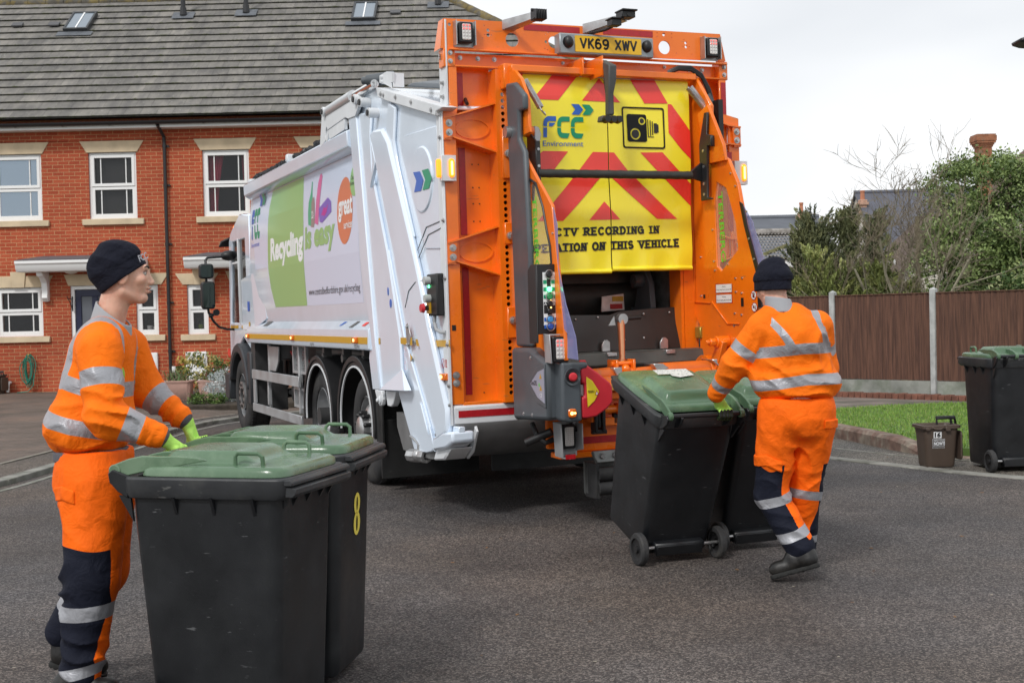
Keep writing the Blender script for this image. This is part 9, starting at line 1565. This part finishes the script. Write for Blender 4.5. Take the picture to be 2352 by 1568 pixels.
shrub('silver_shrub', (-4.95, 21.75, .12), [((0, 0, .30), (.36, .28, .30)), ((.15, 0, .2), (.3, .28, .2))], 150, 30, .035, .040, [(.48, .52, .52), (.36, .42, .42), (.60, .63, .62)], 'silver grey dusty shrub beside the planter and the lorry wheel', seed=44, asp=.35)
shrub('low_green_plant', (-5.15, 21.15, .13), [((0, 0, .08), (.36, .16, .10))], 60, 24, .03, .04, [(.09, .16, .03), (.14, .21, .05), (.05, .09, .02)], 'low bright green plant at the front of the flower bed', 'plant', 45)
shrub('low_green_plant', (-6.2, 21.35, .13), [((0, 0, .03), (.25, .12, .05))], 24, 20, .03, .035, [(.09, .15, .03), (.20, .22, .06)], 'tiny weedy green plant at the left end of the flower bed', 'plant', 46)
shrub('rose_bush', (-4.6, 24.6, .12), [((0, 0, .7), (.4, .2, .35))], 40, 16, .05, .05, [(.06, .11, .03), (.09, .13, .04), (.3, .04, .03)], 'sparse green rose bush against the brick wall by the cab', seed=47)
# hose on the wall
HOS = M('green_hose', (.02, .19, .13), .35); mb = MB(); cx_, cz_ = -9.92, .66
for k in range(9):
    rx_ = .095+.035*rnd.uniform(-1, 1); rz_ = .27+.05*rnd.uniform(-1, 1); ox, oz = rnd.uniform(-.045, .045), rnd.uniform(-.06, .02); mb.tube([(cx_+ox+rx_*math.cos(a)*(1+.1*math.sin(a)), 25.90-.008*k+.01*math.sin(a*2), cz_+oz-.03*(k % 3)+rz_*math.sin(a)) for a in np.arange(0, 6.28, .3)], .0085, 6, closed=True)
mb.tube([(cx_+.12, 25.86, .5), (cx_+.1, 25.84, .3), (cx_+.0, 25.82, .18), (cx_-.15, 25.8, .165), (cx_-.2, 25.75, .16)], .011, 6); ho = mb.build('garden_hose', HOS); tag(ho, 'coiled dark green garden hose hanging on the brick wall', 'hose')
mb = MB(); mb.cyl((cx_, 25.995, .93), (cx_, 25.88, .93), .018); mb.tube([(cx_, 25.88, .93), (cx_, 25.86, .87), (cx_-.03, 25.86, .82)], .013); mb.build('tap', M('brass', (.5, .35, .12), .35, .8), ho)
mb = MB(); mb.tube([(-10.35, 25.98, .36), (-10.35, 25.90, .36), (-10.36, 25.88, .32), (-10.37, 25.88, .17)], .035, 12); tag(mb.build('waste_pipe', UPVC), 'short bent white waste pipe low on the wall left of the hose', 'pipe')
mb = MB(); mb.cyl((-6.95, 25.9, .12), (-6.95, 25.9, .62), .03, n=12); mb.cyl((-6.95, 25.9, .5), (-6.95, 25.9, .62), .04, n=12); mb.cyl((-6.95, 25.9, .3), (-6.95, 25.9, .34), .038, n=12); tag(mb.build('waste_pipe', UPVC), 'upright white waste pipe beside the planters under the downpipe', 'pipe')
mb = MB(); mb.tube([(-9.02, 25.98, 2.05), (-9.02, 25.70, 2.05), (-9.02, 25.68, 2.1)], .008); mb.tube([(-9.02, 25.98, 1.85), (-9.02, 25.74, 2.05)], .008); mb.box(-9.03, -9.01, 25.975, 25.998, 1.8, 2.1); tag(mb.build('hanging_basket_bracket', BLKP), 'empty black hanging basket bracket on the wall beside the door', 'bracket')
# lamp head reaching into the upper right corner
lp = tag(empty('street_lamp', (5.9, 12, 0)), 'black street lamp whose head just pokes in at the upper right edge', 'street lamp'); mb = MB(); mb.cyl((0, 0, 0), (0, 0, 4.2), .05, .04, 14); mb.build('post', BLKP, lp)
mb = MB(); mb.prism([(-1.08, 3.985), (-1.06, 3.955), (-1.0, 3.935), (-.90, 3.925), (-.80, 3.88), (-.5, 3.86), (-.4, 3.95), (-.5, 4.08), (-.75, 4.07)], 'y', -.12, .12); mb.build('lamp_head', BLKP, lp, bevel=.02, seg=2); mb = MB(); mb.tube([(-.45, 0, 4.02), (-.2, 0, 4.12), (0, 0, 4.15)], .025); mb.build('arm', BLKP, lp)
# small litter on the road
for k in range(14):
    pass
# litter, leaf scraps and pale stones lying on the road
mb = MB(); cols = [M('leaf_scrap', (.20, .10, .035), .8), M('grit_pale', (.30, .27, .22), .9), M('leaf_scrap_dark', (.09, .05, .025), .8)]
for k in range(170):
    y = rnd.uniform(4.6, 13); x = rnd.uniform(-.42, .42)*y*1.0; s_ = rnd.uniform(.005, .016) if k % 5 else rnd.uniform(.012, .026); a = rnd.uniform(0, 6.28); q = [Vector((x+s_*math.cos(a+i*1.57)*(1 if i % 2 else .6), y+s_*math.sin(a+i*1.57)*(1 if i % 2 else .6), .003+rnd.uniform(0, .006))) for i in range(4)]
    mb.add(q, [(0, 1, 2, 3)], 0 if k % 5 == 0 else (1 if k % 2 else 2))
tag(mb.build('grit', cols, fix=False), 'scattered dead leaf scraps and pale grit lying on the road', kind='stuff')
# ---- a mesh that holds pieces standing well apart is split into parts of their own
def split_far(o, one=None):
    me = o.data; nv = len(me.vertices)
    if nv == 0 or nv > 60000: return
    co = np.empty(nv*3); me.vertices.foreach_get('co', co); co = co.reshape(-1, 3); ed = np.empty(len(me.edges)*2, int); me.edges.foreach_get('vertices', ed); ed = ed.reshape(-1, 2); par = np.arange(nv)
    while True:
        a, b = par[ed[:, 0]], par[ed[:, 1]]; lo = np.minimum(a, b); hi = np.maximum(a, b); m_ = lo != hi
        if not m_.any(): break
        np.minimum.at(par, hi[m_], lo[m_])
        while True:
            p2_ = par[par]
            if (p2_ == par).all(): break
            par = p2_
    _, isl = np.unique(par, return_inverse=True); k = isl.max()+1
    if k < 2 or k > 400: return
    lo = np.full((k, 3), np.inf); hi = np.full((k, 3), -np.inf); np.minimum.at(lo, isl, co); np.maximum.at(hi, isl, co); sz = (hi-lo).max(1)
    gap = np.maximum(0, np.maximum(lo[:, None]-hi[None], lo[None]-hi[:, None])); near = np.sqrt((gap**2).sum(2)) <= np.maximum(.02, .5*np.maximum(sz[:, None], sz[None])); a, b = np.nonzero(np.triu(near, 1)); pc = np.arange(k)
    while True:
        x_, y_ = pc[a], pc[b]; l_ = np.minimum(x_, y_); h_ = np.maximum(x_, y_); m_ = l_ != h_
        if not m_.any(): break
        np.minimum.at(pc, h_[m_], l_[m_])
        while not (pc[pc] == pc).all(): pc = pc[pc]
    u, pc = np.unique(pc, return_inverse=True)
    if len(u) < 2 or len(u) > 40: return
    vp = pc[isl]; polys = [(tuple(p.vertices), p.material_index) for p in me.polygons]; nm = one or o.name.split('.')[0]; kids = list(o.children)
    for i in range(len(u)):
        idx = np.nonzero(vp == i)[0]; mp_ = {int(j): q for q, j in enumerate(idx)}; fs = [(f, mi) for f, mi in polys if vp[f[0]] == i]
        m2_ = bpy.data.meshes.new(nm); m2_.from_pydata(co[idx].tolist(), [], [[mp_[j] for j in f] for f, _ in fs])
        for mt_ in me.materials: m2_.materials.append(mt_)
        m2_.polygons.foreach_set('material_index', [mi for _, mi in fs]); m2_.polygons.foreach_set('use_smooth', [True]*len(fs)); m2_.set_sharp_from_angle(angle=R(40))
        if i == 0: o.data = m2_; o.name = nm if one else o.name
        else:
            c = o.copy(); c.data = m2_; c.name = nm; S.collection.objects.link(c)
ONE = {'bolts': 'bolt', 'rivets': 'rivet', 'ribs': 'rib', 'side_markers': 'side_marker', 'brackets': 'bracket', 'air_tanks': 'air_tank', 'seats': 'seat', 'underbody_pipes': 'underbody_pipe', 'hinge_lugs': 'hinge_lug', 'sensor_eyes': 'sensor_eye', 'axles': 'axle', 'wheel_nuts': 'wheel_nuts'}
for o in list(bpy.data.objects):
    b_ = o.name.split('.')[0]
    if o.type == 'MESH' and o.parent is not None and 'leaf' not in b_ and b_ not in ('led_dots', 'drill_marks', 'foliage', 'crown', 'wheel_nuts', 'person', 'logo', 'branches', 'stems', 'room_back', 'camera_symbol', 'symbol'): split_far(o, ONE.get(b_))
